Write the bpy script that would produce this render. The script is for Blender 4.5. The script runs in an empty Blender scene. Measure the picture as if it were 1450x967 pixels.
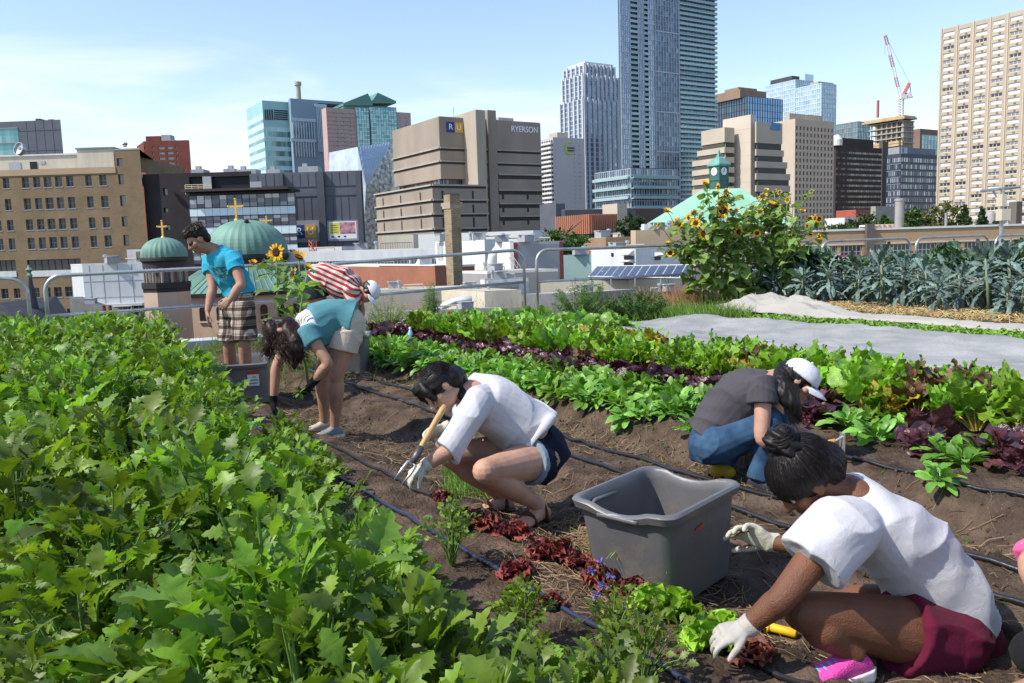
import bpy, bmesh, math, random
import numpy as np
from mathutils import Vector as V, Matrix, noise, Euler
random.seed(7)
rng = np.random.default_rng(7)
S = bpy.context.scene
COL = S.collection
# ------------------------------------------------------------------ camera frame (metres; camera over the origin)
F = 1170.0; H = 1.35; PITCH = math.atan(136/1170); ROLL = .031
cp, sp, cr, sr = math.cos(PITCH), math.sin(PITCH), math.cos(ROLL), math.sin(ROLL)
FW = V((0, cp, -sp)); R0 = V((1, 0, 0)); U0 = V((0, sp, cp))
RT = R0*cr - U0*sr; UP = U0*cr + R0*sr
def ray(x, y): return FW + RT*((x-725)/F) - UP*((y-483.5)/F)
def at(x, y, Y):                       # point seen at photo pixel (x, y), Y metres ahead
    d = ray(x, y); k = Y/d.y
    return V((d.x*k, Y, H+d.z*k))
def gz(x, y, z=0.):                    # point seen at photo pixel on the level z
    d = ray(x, y); k = (z-H)/d.z
    return V((d.x*k, d.y*k, z))
TH = math.radians(32.5)
Rd = V((-math.sin(TH), math.cos(TH), 0)); Pd = V((math.cos(TH), math.sin(TH), 0))   # along the rows / across them
def bed(s, t, z=0.): return Rd*s + Pd*t + V((0, 0, z))
def st(p): return p.x*Rd.x+p.y*Rd.y, p.x*Pd.x+p.y*Pd.y
cam = bpy.data.cameras.new('camera'); co = bpy.data.objects.new('camera', cam); COL.objects.link(co)
M = Matrix((RT, UP, -FW)).transposed().to_4x4(); M.translation = V((0, 0, H)); co.matrix_world = M
cam.sensor_width = 36; cam.lens = 36*F/1450; cam.clip_end = 8000; cam.clip_start = .05
S.camera = co
# ------------------------------------------------------------------ light
EL = math.radians(49); SUNH = V((-.93, -.37, 0)).normalized()
SUN = V((SUNH.x*math.cos(EL), SUNH.y*math.cos(EL), math.sin(EL)))
sl = bpy.data.lights.new('sun', 'SUN'); sl.energy = 4.05; sl.angle = math.radians(.53); sl.color = (1, .95, .86)
so = bpy.data.objects.new('sun', sl); COL.objects.link(so); so.rotation_euler = SUN.to_track_quat('Z', 'Y').to_euler()
w = bpy.data.worlds.new('World'); S.world = w; w.use_nodes = True
nt = w.node_tree; nt.nodes.clear()
def N(tree, t, **kw):
    n = tree.nodes.new(t)
    for k, v in kw.items(): setattr(n, k, v)
    return n
out = N(nt, 'ShaderNodeOutputWorld'); bg = N(nt, 'ShaderNodeBackground'); sky = N(nt, 'ShaderNodeTexSky')
sky.sky_type = 'NISHITA'; sky.sun_disc = False; sky.sun_elevation = EL; sky.sun_rotation = math.atan2(SUNH.x, SUNH.y)
sky.air_density = 1.25; sky.dust_density = .6; sky.ozone_density = 1.6; sky.altitude = 100
bg.inputs['Strength'].default_value = .15
tc = N(nt, 'ShaderNodeTexCoord'); mp = N(nt, 'ShaderNodeMapping'); mp.inputs['Scale'].default_value = (1.3, 1.3, 6.5)
n1 = N(nt, 'ShaderNodeTexNoise'); n1.inputs['Scale'].default_value = 1.9; n1.inputs['Detail'].default_value = 8; n1.inputs['Roughness'].default_value = .56; n1.inputs['Distortion'].default_value = .5
sx = N(nt, 'ShaderNodeSeparateXYZ')
# cloud amount: wispy noise, mostly low over the left part of the town
def math_(tree, op, a, b=None, clamp=False):
    n = N(tree, 'ShaderNodeMath', operation=op); n.use_clamp = clamp
    for i, v in enumerate((a, b)):
        if v is None: continue
        if isinstance(v, (int, float)): n.inputs[i].default_value = v
        else: tree.links.new(v, n.inputs[i])
    return n.outputs[0]
L = nt.links.new
L(tc.outputs['Generated'], mp.inputs['Vector']); L(mp.outputs['Vector'], n1.inputs['Vector']); L(tc.outputs['Generated'], sx.inputs[0])
mr = N(nt, 'ShaderNodeMapRange'); L(sx.outputs['X'], mr.inputs[0]); mr.inputs[1].default_value = .35; mr.inputs[2].default_value = -.55; mr.inputs[3].default_value = .06; mr.inputs[4].default_value = .24
mz = N(nt, 'ShaderNodeMapRange'); L(sx.outputs['Z'], mz.inputs[0]); mz.inputs[1].default_value = .08; mz.inputs[2].default_value = .28; mz.inputs[3].default_value = .08; mz.inputs[4].default_value = -.32
v = math_(nt, 'ADD', n1.outputs['Fac'], mr.outputs[0]); v = math_(nt, 'ADD', v, mz.outputs[0])
cr_ = N(nt, 'ShaderNodeMapRange'); cr_.interpolation_type = 'SMOOTHSTEP'; L(v, cr_.inputs[0]); cr_.inputs[1].default_value = .5; cr_.inputs[2].default_value = .82; cr_.inputs[3].default_value = 0; cr_.inputs[4].default_value = .8
mx = N(nt, 'ShaderNodeMixRGB'); L(cr_.outputs[0], mx.inputs[0]); tn = N(nt, 'ShaderNodeMixRGB', blend_type='MULTIPLY'); tn.inputs[0].default_value = 1; L(sky.outputs[0], tn.inputs[1]); tn.inputs[2].default_value = (.98, .955, 1.03, 1); L(tn.outputs[0], mx.inputs[1]); mx.inputs[2].default_value = (4.9, 5.2, 5.7, 1)
L(mx.outputs[0], bg.inputs['Color']); L(bg.outputs[0], out.inputs['Surface'])
S.view_settings.view_transform = 'Standard'; S.view_settings.look = 'None'; S.view_settings.gamma = 1; S.view_settings.exposure = .56
S.cycles.max_bounces = 8; S.cycles.diffuse_bounces = 3; S.cycles.glossy_bounces = 3; S.cycles.transmission_bounces = 4; S.cycles.transparent_max_bounces = 4
S.cycles.use_denoising = True
S.cycles.sample_clamp_indirect = 6
# ------------------------------------------------------------------ materials
MATS = {}
def mat(name, c, rough=.8, var=.18, scale=3., bump=0., bscale=None, metal=0., spec=.3, c2=None, transl=0., tint=0., coord='Object', stretch=None, sheen=0., tc2=None, detail=5, objvar=0.):
    """base colour c, wandering towards c2 (or darker/lighter) with noise; tint: spread of the per-face 'tint' attribute"""
    if name in MATS: return MATS[name]
    m = bpy.data.materials.new(name); m.use_nodes = True; t = m.node_tree; t.nodes.clear(); L = t.links.new
    o = N(t, 'ShaderNodeOutputMaterial'); b = N(t, 'ShaderNodeBsdfPrincipled')
    b.inputs['Roughness'].default_value = rough; b.inputs['Metallic'].default_value = metal; b.inputs['Specular IOR Level'].default_value = spec
    if sheen: b.inputs['Sheen Weight'].default_value = sheen
    tcn = N(t, 'ShaderNodeTexCoord'); vec = tcn.outputs[coord]
    if stretch:
        mpn = N(t, 'ShaderNodeMapping'); mpn.inputs['Scale'].default_value = stretch; L(vec, mpn.inputs['Vector']); vec = mpn.outputs['Vector']
    nz = N(t, 'ShaderNodeTexNoise'); nz.inputs['Scale'].default_value = scale; nz.inputs['Detail'].default_value = detail; nz.inputs['Roughness'].default_value = .6
    L(vec, nz.inputs['Vector'])
    c = tuple(c)
    lo = tuple(max(0, k*(1-var)) for k in c)+(1,); hi = tuple(min(1, k*(1+var)) for k in (c2 or c))+(1,)
    rp = N(t, 'ShaderNodeValToRGB'); rp.color_ramp.elements[0].position = .3; rp.color_ramp.elements[1].position = .7
    rp.color_ramp.elements[0].color = lo; rp.color_ramp.elements[1].color = hi
    L(nz.outputs['Fac'], rp.inputs['Fac']); col = rp.outputs['Color']
    if tint or tc2:
        a = N(t, 'ShaderNodeAttribute'); a.attribute_name = 'tint'
        if tc2:
            mxx = N(t, 'ShaderNodeMixRGB'); L(a.outputs['Fac'], mxx.inputs[0]); L(col, mxx.inputs[1]); mxx.inputs[2].default_value = tuple(tc2)+(1,); col = mxx.outputs[0]
        if tint:
            f = math_(t, 'MULTIPLY_ADD', a.outputs['Fac'], 2*tint); f.node.inputs[2].default_value = 1-tint
            vm = N(t, 'ShaderNodeMixRGB', blend_type='MULTIPLY'); vm.inputs[0].default_value = 1; L(col, vm.inputs[1]); L(f, vm.inputs[2]); col = vm.outputs[0]
    if objvar:
        oi = N(t, 'ShaderNodeObjectInfo'); hs = N(t, 'ShaderNodeHueSaturation')
        f = math_(t, 'MULTIPLY_ADD', oi.outputs['Random'], 2*objvar); f.node.inputs[2].default_value = 1-objvar; L(f, hs.inputs['Value'])
        f2 = math_(t, 'MULTIPLY_ADD', oi.outputs['Random'], .12*objvar); f2.node.inputs[2].default_value = .5-.06*objvar; L(f2, hs.inputs['Hue'])
        L(col, hs.inputs['Color']); col = hs.outputs[0]
    L(col, b.inputs['Base Color'])
    if bump:
        nb = N(t, 'ShaderNodeTexNoise'); nb.inputs['Scale'].default_value = bscale or scale*4; nb.inputs['Detail'].default_value = 6; L(vec, nb.inputs['Vector'])
        bp = N(t, 'ShaderNodeBump'); bp.inputs['Strength'].default_value = min(1, bump); bp.inputs['Distance'].default_value = .02; L(nb.outputs['Fac'], bp.inputs['Height']); L(bp.outputs[0], b.inputs['Normal'])
    if transl:
        tr = N(t, 'ShaderNodeBsdfTranslucent'); tcol = N(t, 'ShaderNodeMixRGB', blend_type='MULTIPLY'); tcol.inputs[0].default_value = 1; L(col, tcol.inputs[1]); tcol.inputs[2].default_value = (1.5, 1.6, .5, 1) if c[1] > c[0] else (1.4, .8, .7, 1); L(tcol.outputs[0], tr.inputs['Color'])
        ms = N(t, 'ShaderNodeMixShader'); ms.inputs[0].default_value = transl; L(b.outputs[0], ms.inputs[1]); L(tr.outputs[0], ms.inputs[2]); L(ms.outputs[0], o.inputs['Surface'])
    else: L(b.outputs[0], o.inputs['Surface'])
    MATS[name] = m; m['base'] = 1
    return m
def nodes(m): return m.node_tree, next(n for n in m.node_tree.nodes if n.type == 'BSDF_PRINCIPLED')
def brick_mat(name, c, c2, mortar, bw=.24, bh=.075, scale=1., axis='xz', var=.3):
    if name in MATS: return MATS[name]
    m = mat(name, c, .9, var, .35, bump=0)
    t, b = nodes(m); L = t.links.new
    rp = next(n for n in t.nodes if n.type == 'VALTORGB')
    tcn = N(t, 'ShaderNodeTexCoord'); ge = N(t, 'ShaderNodeNewGeometry')
    sxyz = N(t, 'ShaderNodeSeparateXYZ'); L(tcn.outputs['Object'], sxyz.inputs[0])
    s2 = N(t, 'ShaderNodeSeparateXYZ'); L(ge.outputs['True Normal'], s2.inputs[0])
    u = math_(t, 'SUBTRACT', math_(t, 'MULTIPLY', sxyz.outputs['Y'], s2.outputs['X']), math_(t, 'MULTIPLY', sxyz.outputs['X'], s2.outputs['Y']))
    cb = N(t, 'ShaderNodeCombineXYZ'); L(u, cb.inputs[0]); L(sxyz.outputs['Z'], cb.inputs[1])
    br = N(t, 'ShaderNodeTexBrick'); L(cb.outputs[0], br.inputs['Vector']); br.inputs['Scale'].default_value = 1/scale
    br.inputs['Brick Width'].default_value = bw; br.inputs['Row Height'].default_value = bh; br.inputs['Mortar Size'].default_value = .008
    br.inputs['Color1'].default_value = tuple(c)+(1,); br.inputs['Color2'].default_value = tuple(c2)+(1,); br.inputs['Mortar'].default_value = tuple(mortar)+(1,)
    mxx = N(t, 'ShaderNodeMixRGB', blend_type='MIX'); mxx.inputs[0].default_value = .5; L(rp.outputs[0], mxx.inputs[1]); L(br.outputs['Color'], mxx.inputs[2]); L(mxx.outputs[0], b.inputs['Base Color'])
    return m
def glass(name, c, c2=(.5, .55, .58), rough=.12, metal=.35, spec=.6):
    """window glass: dark body, sky reflection; c2 shows drawn blinds or curtains, or a painted reflection ('tint' near 1)"""
    if name in MATS: return MATS[name]
    m = mat(name, c, rough, .1, .2, metal=metal, spec=spec, tc2=c2)
    t, b = nodes(m); L = t.links.new
    nz = N(t, 'ShaderNodeTexNoise'); nz.inputs['Scale'].default_value = .35; bp = N(t, 'ShaderNodeBump'); bp.inputs['Strength'].default_value = .12; bp.inputs['Distance'].default_value = .3
    tcn = N(t, 'ShaderNodeTexCoord'); L(tcn.outputs['Object'], nz.inputs['Vector']); L(nz.outputs['Fac'], bp.inputs['Height']); L(bp.outputs[0], b.inputs['Normal'])
    return m
# ------------------------------------------------------------------ mesh builder
class MB:
    def __init__(s): s.v = []; s.f = []; s.mi = []; s.t = []; s.m = 0; s.tint = .5
    def add(s, vs, fs, tint=None):
        o = len(s.v); s.v.extend([tuple(p) for p in vs]); tt = s.tint if tint is None else tint
        for f in fs: s.f.append(tuple(i+o for i in f)); s.mi.append(s.m); s.t.append(tt)
    def quad(s, a, b, c, d, tint=None): s.add([a, b, c, d], [(0, 1, 2, 3)], tint)
    def obox(s, o, a, b, c, tint=None):          # o corner, edge vectors
        o, a, b, c = V(o), V(a), V(b), V(c)
        if a.cross(b).dot(c) < 0: a, b = b, a
        p = [o, o+a, o+a+b, o+b, o+c, o+a+c, o+a+b+c, o+b+c]
        s.add(p, [(3, 2, 1, 0), (4, 5, 6, 7), (0, 1, 5, 4), (1, 2, 6, 5), (2, 3, 7, 6), (3, 0, 4, 7)], tint)
    def box(s, c, sx, sy, sz, rz=0., tint=None):  # c = centre of the base
        a = V((math.cos(rz), math.sin(rz), 0)); b = V((-a.y, a.x, 0))
        s.obox(V(c)-a*sx/2-b*sy/2, a*sx, b*sy, V((0, 0, sz)), tint)
    def prism(s, pts, z0, z1, tint=None):         # plan polygon
        n = len(pts); a = sum(pts[i][0]*pts[(i+1) % n][1]-pts[(i+1) % n][0]*pts[i][1] for i in range(n))
        if a < 0: pts = pts[::-1]
        vs = [(p[0], p[1], z0) for p in pts]+[(p[0], p[1], z1) for p in pts]
        s.add(vs, [tuple(range(n))[::-1], tuple(range(n, 2*n))]+[(i, (i+1) % n, n+(i+1) % n, n+i) for i in range(n)], tint)
    def loft(s, rings, cap=True, tint=None):
        n = len(rings[0]); vs = [p for r in rings for p in r]; fs = []
        for k in range(len(rings)-1):
            for i in range(n): fs.append((k*n+i, k*n+(i+1) % n, (k+1)*n+(i+1) % n, (k+1)*n+i))
        if cap: fs.append(tuple(range(n))[::-1]); fs.append(tuple((len(rings)-1)*n+i for i in range(n)))
        s.add(vs, fs, tint)
    def tube(s, pts, r, n=8, cap=True, tint=None, flat=1.):
        pts = [V(p) for p in pts]; k = len(pts); rr = r if hasattr(r, '__len__') else [r]*k
        rings = []; up = None
        for i, p in enumerate(pts):
            d = (pts[min(i+1, k-1)]-pts[max(i-1, 0)]).normalized()
            if up is None: up = d.orthogonal().normalized() if abs(d.z) > .9 else V((0, 0, 1))
            a = d.cross(up)
            if a.length < 1e-5: a = d.orthogonal()
            a.normalize(); b = a.cross(d).normalized(); up = b
            rings.append([p+(a*math.cos(q)+b*math.sin(q)*flat)*rr[i] for q in [2*math.pi*j/n for j in range(n)]])
        s.loft([r_[::-1] for r_ in rings], cap, tint)
    def lathe(s, c, prof, n=24, axis=(0, 0, 1), tint=None):
        ax = V(axis).normalized(); a = ax.orthogonal().normalized(); b = ax.cross(a); c = V(c)
        s.loft([[c+ax*z+(a*math.cos(q)+b*math.sin(q))*r for q in [2*math.pi*j/n for j in range(n)]] for r, z in prof], True, tint)
    def ball(s, c, r, n=10, sq=(1, 1, 1), rot=None, tint=None):
        c = V(c); rings = []
        for i in range(1, n//2+2):
            th = math.pi*(1-(i-.5)/(n//2+1)); rings.append([])
            for j in range(n):
                q = 2*math.pi*j/n; p = V((math.sin(th)*math.cos(q)*sq[0], math.sin(th)*math.sin(q)*sq[1], math.cos(th)*sq[2]))*r
                rings[-1].append(c+(rot @ p if rot else p))
        s.loft(rings, True, tint)
    def merge(s, o, mat4=None, tint=None):
        k = len(s.v)
        s.v.extend([tuple(mat4 @ V(p)) for p in o.v] if mat4 else o.v)
        s.f.extend([tuple(i+k for i in f) for f in o.f]); s.mi.extend(o.mi); s.t.extend(o.t if tint is None else [tint]*len(o.f))
    def mesh(s, name, mats, origin=(0, 0, 0), smooth=False):
        me = bpy.data.meshes.new(name); va = np.array(s.v, dtype=np.float64).reshape(-1, 3)-np.array(origin)
        me.from_pydata(va.tolist(), [], s.f)
        for m in (mats if isinstance(mats, (list, tuple)) else [mats]): me.materials.append(m)
        me.polygons.foreach_set('material_index', s.mi)
        at_ = me.attributes.new('tint', 'FLOAT', 'FACE'); at_.data.foreach_set('value', s.t)
        if smooth: me.polygons.foreach_set('use_smooth', [True]*len(s.f))
        me.update()
        return me
    def build(s, name, mats, parent=None, label=None, smooth=False, autosm=None):
        if name in ('window_row', 'glazing', 'spandrel', 'white_panel', 'floor_line', 'window_recess', 'podium_terrace', 'ledge') and not hasattr(s, 'one'):
            iv = sorted((min(s.v[i][2] for i in f), max(s.v[i][2] for i in f), k) for k, f in enumerate(s.f)); gs = []; top = -1e9
            for a, b, k in iv:
                if a > top+.02: gs.append([])
                gs[-1].append(k); top = max(top, b)
            if 1 < len(gs) <= 60:
                for g in gs:
                    q = MB(); q.one = 1
                    for k in g: q.m = s.mi[k]; q.add([s.v[i] for i in s.f[k]], [tuple(range(len(s.f[k])))], s.t[k])
                    o = q.build(name, mats, parent, label, smooth, autosm)
                return o
        org = ORG.get(parent.name, V((0, 0, 0))) if parent else V((0, 0, 0))
        o = bpy.data.objects.new(name, s.mesh(name, mats, org, smooth or autosm is not None)); COL.objects.link(o)
        if autosm is not None: o.data.set_sharp_from_angle(angle=math.radians(autosm))
        if parent: o.parent = parent; ORG[o.name] = org
        if label: o['label'] = label
        return o
    def solo(s, name, mats, label, cat, loc=(0, 0, 0), group=None, smooth=False, kind=None, autosm=None):
        o = bpy.data.objects.new(name, s.mesh(name, mats, loc, smooth or autosm is not None)); o.location = loc; COL.objects.link(o)
        if autosm is not None: o.data.set_sharp_from_angle(angle=math.radians(autosm))
        if label: o['label'] = label
        if cat: o['category'] = cat
        if group: o['group'] = group
        if kind: o['kind'] = kind
        ORG[o.name] = V(loc)
        return o
ORG = {}
def thing(name, label, cat, loc=(0, 0, 0), group=None):
    o = bpy.data.objects.new(name, None); o.empty_display_size = .2; COL.objects.link(o); o.location = loc
    o['label'] = label; o['category'] = cat
    if group: o['group'] = group
    ORG[o.name] = V(loc); return o
def copy_tree(o, parent=None):
    c = o.copy(); COL.objects.link(c)
    if parent: c.parent = parent
    for ch in list(o.children): copy_tree(ch, c)
    return c
def wall_z(): return -16.
ZB = -16.0
class Face:
    def __init__(s, p0, p1):
        s.p0 = V((p0[0], p0[1], 0)); e = V((p1[0]-p0[0], p1[1]-p0[1], 0)); s.w = e.length; s.d = e.normalized(); s.n = V((s.d.y, -s.d.x, 0))
    def P(s, u, z, o=0.): return s.p0+s.d*u+s.n*o+V((0, 0, z))
    def uz(s, x, y, o=0.):
        r = ray(x, y); c = V((0, 0, H)); k = (s.p0+s.n*o-c).dot(s.n)/r.dot(s.n); q = c+r*k
        return (q-s.p0).dot(s.d), q.z
    def rect(s, x0, y0, x1, y1, o=0.):           # pixel box -> rectangle on the face
        xm, ym = (x0+x1)/2, (y0+y1)/2
        u0 = s.uz(x0, ym, o)[0]; u1 = s.uz(x1, ym, o)[0]; z0 = s.uz(xm, y1, o)[1]; z1 = s.uz(xm, y0, o)[1]
        return (u0, u1, z0, z1)
    def box(s, mb, u0, u1, z0, z1, o0, o1, tint=None): mb.obox(s.P(u0, z0, o0), s.d*(u1-u0), s.n*(o1-o0), V((0, 0, z1-z0)), tint)
    def quad(s, mb, u0, u1, z0, z1, o=0., tint=None): mb.quad(s.P(u0, z0, o), s.P(u1, z0, o), s.P(u1, z1, o), s.P(u0, z1, o), tint)
    def wall(s, mb, z0, z1, holes=(), depth=.25, u0=0, u1=None, tint=None):
        u1 = s.w if u1 is None else u1
        hs = [(max(u0, a), min(u1, b), max(z0, c), min(z1, d)) for a, b, c, d in holes]; hs = [h for h in hs if h[1]-h[0] > .02 and h[3]-h[2] > .02]
        us = sorted({round(x, 3) for x in [u0, u1]+[h[0] for h in hs]+[h[1] for h in hs]}); zs = sorted({round(x, 3) for x in [z0, z1]+[h[2] for h in hs]+[h[3] for h in hs]})
        ua = np.array(us); za = np.array(zs); mask = np.zeros((len(us)-1, len(zs)-1), bool)
        um = (ua[1:]+ua[:-1])/2; zm = (za[1:]+za[:-1])/2
        for a, b, c, d in hs: mask |= ((um > a) & (um < b))[:, None] & ((zm > c) & (zm < d))[None, :]
        for i in range(len(us)-1):
            j = 0
            while j < len(zs)-1:
                if mask[i, j]: j += 1; continue
                k = j
                while k < len(zs)-1 and not mask[i, k]: k += 1
                s.quad(mb, us[i], us[i+1], zs[j], zs[k], 0, tint); j = k
        for a, b, c, d in hs:
            q = lambda u, z, o: s.P(u, z, o)
            mb.quad(q(a, c, 0), q(a, c, -depth), q(a, d, -depth), q(a, d, 0), tint); mb.quad(q(b, c, -depth), q(b, c, 0), q(b, d, 0), q(b, d, -depth), tint)
            mb.quad(q(a, d, -depth), q(b, d, -depth), q(b, d, 0), q(a, d, 0), tint); mb.quad(q(a, c, 0), q(b, c, 0), q(b, c, -depth), q(a, c, -depth), tint)
    def windows(s, parent, rects, gm, fm, depth=.25, nx=2, ny=1, fw=.07, name='window', limit=96, tints=(.05, .15, .6), sill=0., seed=1):
        r_ = random.Random(seed); cache = {}; ang = math.atan2(s.d.y, s.d.x); org = ORG[parent.name]
        rects = sorted(rects, key=lambda r: (s.P(r[0], r[2])-V((0, 0, H))).length)
        rest = MB()
        for i, (u0, u1, z0, z1) in enumerate(rects):
            t = r_.choice(tints); key = (round(u1-u0, 1), round(z1-z0, 1), t)
            if key not in cache:
                mb = MB(); W, Hh = u1-u0, z1-z0
                mb.quad((0, .02, 0), (W, .02, 0), (W, .02, Hh), (0, .02, Hh), t); mb.m = 1
                for k in range(nx+1): x = (W-fw)*k/nx; mb.obox((x, -.03, 0), (fw, 0, 0), (0, .045, 0), (0, 0, Hh))
                for k in range(ny+1): z = (Hh-fw)*k/ny; mb.obox((fw, -.026, z), (W-2*fw, 0, 0), (0, .04, 0), (0, 0, fw))
                if sill: mb.obox((-.1, -depth-sill, -.16), (W+.2, 0, 0), (0, depth+sill, 0), (0, 0, .158))
                cache[key] = (mb, mb.mesh(name, [gm, fm]))
            mb, me = cache[key]
            if i < limit:
                o = bpy.data.objects.new(name, me); COL.objects.link(o); o.parent = parent; o.location = s.P(u0, z0, -depth)-org; o.rotation_euler = (0, 0, ang); ORG[o.name] = org
            else: rest.merge(mb, Matrix.Translation(s.P(u0, z0, -depth)) @ Matrix.Rotation(ang, 4, 'Z'))
        if rest.v: o = rest.build(name, [gm, fm], parent); o['kind'] = 'stuff'
def hit(p, d, x, y):                        # where the vertical plane through p along d meets the sight line of pixel x
    r = ray(x, y); a = V((r.x, r.y, 0)); k = (p.y*a.x-p.x*a.y)/(d.x*a.y-d.y*a.x)
    return V((p.x+d.x*k, p.y+d.y*k, 0))
class Blk:                                  # a block with its near corner at pixel xc, its left and right ends at xl, xr
    def __init__(s, xc, yt, Y, xl, xr, dl=None, dr=None, yl=None, yr=None):
        c = at(xc, yt, Y); s.zt = c.z; s.c = V((c.x, c.y, 0)); dl = dl or Rd; dr = dr or Pd
        s.l = hit(s.c, dl, xl, yl or yt); s.r = hit(s.c, dr, xr, yr or yt); s.b = s.l+s.r-s.c
        s.FL = Face(s.l, s.c); s.FR = Face(s.c, s.r); s.base = V(((s.l+s.r)/2).xy.to_3d()); s.base.z = ZB
    def pts(s, g=0.):
        m = (s.l+s.r)/2; return [m+(p-m)*(1-g) for p in (s.l, s.c, s.r, s.b)]
    def backs(s, mb, z0, z1):               # the two hidden sides
        for p, q in ((s.r, s.b), (s.b, s.l)): mb.quad(V((p.x, p.y, z0)), V((q.x, q.y, z0)), V((q.x, q.y, z1)), V((p.x, p.y, z1)))
    def roof(s, mb, z, par=.5, g=.0):
        mb.prism(s.pts(.02), z-.35, z-.05-par*.2)
    def solid(s, mb, z0=None, z1=None, g=0.): mb.prism(s.pts(g), ZB if z0 is None else z0, s.zt if z1 is None else z1)
def front(x0, x1, y, Y, dep=20, slope=0.):  # a block facing the camera squarely
    a = at(x0, y, Y); d = V((1, slope, 0)).normalized(); b = hit(a, d, x1, y); n = V((-d.y, d.x, 0))
    k = Blk.__new__(Blk); k.zt = a.z; k.l = V((a.x, a.y, 0)); k.c = b; k.r = b+V((b.x, b.y, 0)).normalized()*dep; k.b = k.l+V((k.l.x, k.l.y, 0)).normalized()*dep; k.FL = Face(k.l, k.c); k.FR = Face(k.c, k.r)
    k.base = (k.l+k.c)/2; k.base.z = ZB
    return k
def ug(w, n, win, m=0.): # n openings of width win evenly along w
    p = (w-2*m)/n; return [(m+p*(i+.5)-win/2, m+p*(i+.5)+win/2) for i in range(n)]
def grid(us, zs): return [(a, b, c, d) for a, b in us for c, d in zs]
def zs_(z0, z1, n, h, off=.5): p = (z1-z0)/n; return [(z0+p*(i+off)-h/2, z0+p*(i+off)+h/2) for i in range(n)]
# materials
concrete = mat('concrete', (.40, .36, .30), .9, .16, .15, .2, 3)
concrete_dk = mat('brown_concrete', (.30, .25, .20), .9, .14, .12, .25, 2, stretch=(1, 1, .35))
ledge = mat('ledge', (.38, .335, .275), .85, .15, .3)
tan_brick = brick_mat('tan_brick', (.235, .165, .095), (.165, .115, .065), (.24, .19, .12), .5, .17)
red_brick = brick_mat('red_brick', (.19, .055, .04), (.14, .04, .03), (.16, .08, .06), .5, .17)
brick_wall_m = brick_mat('orange_brick', (.30, .12, .07), (.24, .09, .055), (.26, .15, .10))
chim_brick = brick_mat('chimney_brick', (.29, .22, .135), (.12, .09, .055), (.32, .28, .21), .42, .14, var=.5)
charcoal = mat('charcoal_brick', (.032, .026, .027), .85, .25, .4, .1)
graypanel = mat('grey_metal_panel', (.105, .112, .132), .55, .12, .3)
greydark = mat('grey_metal_dark', (.055, .06, .07), .5, .15, .3)
black = mat('black_paint', (.012, .012, .014), .6, .2, 1)
white = mat('white_paint', (.60, .60, .58), .75, .12, .9, c2=(.62, .61, .57), stretch=(1, 1, .12), detail=9)
offwhite = mat('cream_paint', (.53, .475, .365), .8, .13, .9, stretch=(1, 1, .12), detail=9)
greywall = mat('grey_paint', (.34, .35, .36), .75, .12, .8, stretch=(1, 1, .12), detail=9)
roofgrey = mat('roof_membrane', (.34, .33, .31), .9, .2, .35, .2, 4)
roofdark = mat('roof_tar', (.09, .088, .085), .95, .3, .5, .2, 5)
roofbeige = mat('roof_gravel', (.40, .36, .29), .95, .2, .8, .3, 12)
copper = mat('green_copper', (.105, .205, .165), .6, .25, .35, c2=(.14, .26, .205), stretch=(1, 1, .3))
palegreen = mat('pale_green_roof', (.25, .47, .33), .7, .1, .3)
gold = mat('gilded_metal', (.75, .48, .12), .35, .1, 3, metal=.8)
gl_dark = glass('dark_glass', (.02, .025, .03), (.30, .28, .24))
gl_blue = glass('blue_glass', (.16, .22, .285), (.42, .48, .53), metal=.55)
gl_navy = glass('navy_glass', (.03, .045, .085), (.42, .45, .48), metal=.3)
gl_teal = glass('teal_glass', (.10, .26, .27), (.42, .60, .60), metal=.45)
gl_tower = glass('tower_glass', (.085, .12, .155), (.28, .36, .42), metal=.5)
gl_pale = glass('pale_glass', (.33, .46, .55), (.62, .70, .74), metal=.4)
frame_w = mat('white_frame', (.62, .62, .60), .6, .05, 1); frame_d = mat('dark_frame', (.03, .03, .035), .6, .1, 1); frame_g = mat('grey_frame', (.25, .27, .29), .5, .1, 1)
pinkstone = mat('pink_precast', (.42, .30, .27), .85, .08, .2)
beige = mat('beige_precast', (.47, .40, .31), .9, .09, .12, .1, 2)
tanbrk = mat('tan_tower_brick', (.43, .355, .265), .9, .08, .15)
darkbrown = mat('dark_brown_cladding', (.045, .032, .028), .7, .15, .3)
steel = mat('galvanised_steel', (.42, .43, .43), .42, .18, 6, metal=.75, bump=.1, bscale=60)
sidewhite = mat('white_siding', (.56, .575, .575), .65, .10, .8, stretch=(1, 1, .12), detail=9)

# the town floor far below, reaching the horizon
mb = MB(); mb.quad((-6000, -300, ZB), (6000, -300, ZB), (6000, 7500, ZB), (-6000, 7500, ZB))
mb.solo('town_ground', mat('town_ground', (.10, .11, .085), .95, .35, .02), None, None, kind='structure')

# ---- tan brick institute on the left
B = front(-60, 200, 243, 140, 30); r = thing('brick_building', 'tan brick building with rows of dark sash windows at the left edge', 'building', B.base)
fc = B.FL; ztop = B.zt; holes = []; us_px = [(-46, -36), (-30, -20), (-14, -4), (4, 13), (31, 41), (47, 57), (62, 73), (78, 88), (94, 104), (121, 130), (141, 151)]
rows = [(250, 265), (280, 296), (310, 325), (336, 352), (407, 421), (438, 452)]
zr = [(fc.rect(60, a, 70, b)[2:]) for a, b in rows]; ur = [fc.rect(a, 258, b, 259)[:2] for a, b in us_px]
holes = [(u[0], u[1], z[0], z[1]) for u in ur for z in zr]
u168 = fc.rect(168, 258, 176, 259)[:2]; z223 = fc.rect(168, 224, 176, 235)[2:]
nar = [(u168[0], u168[1], z[0]+.1, z[1]) for z in zr[:4]]; narrow_top = [(u168[0], u168[1], z223[0], z223[1])]
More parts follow.
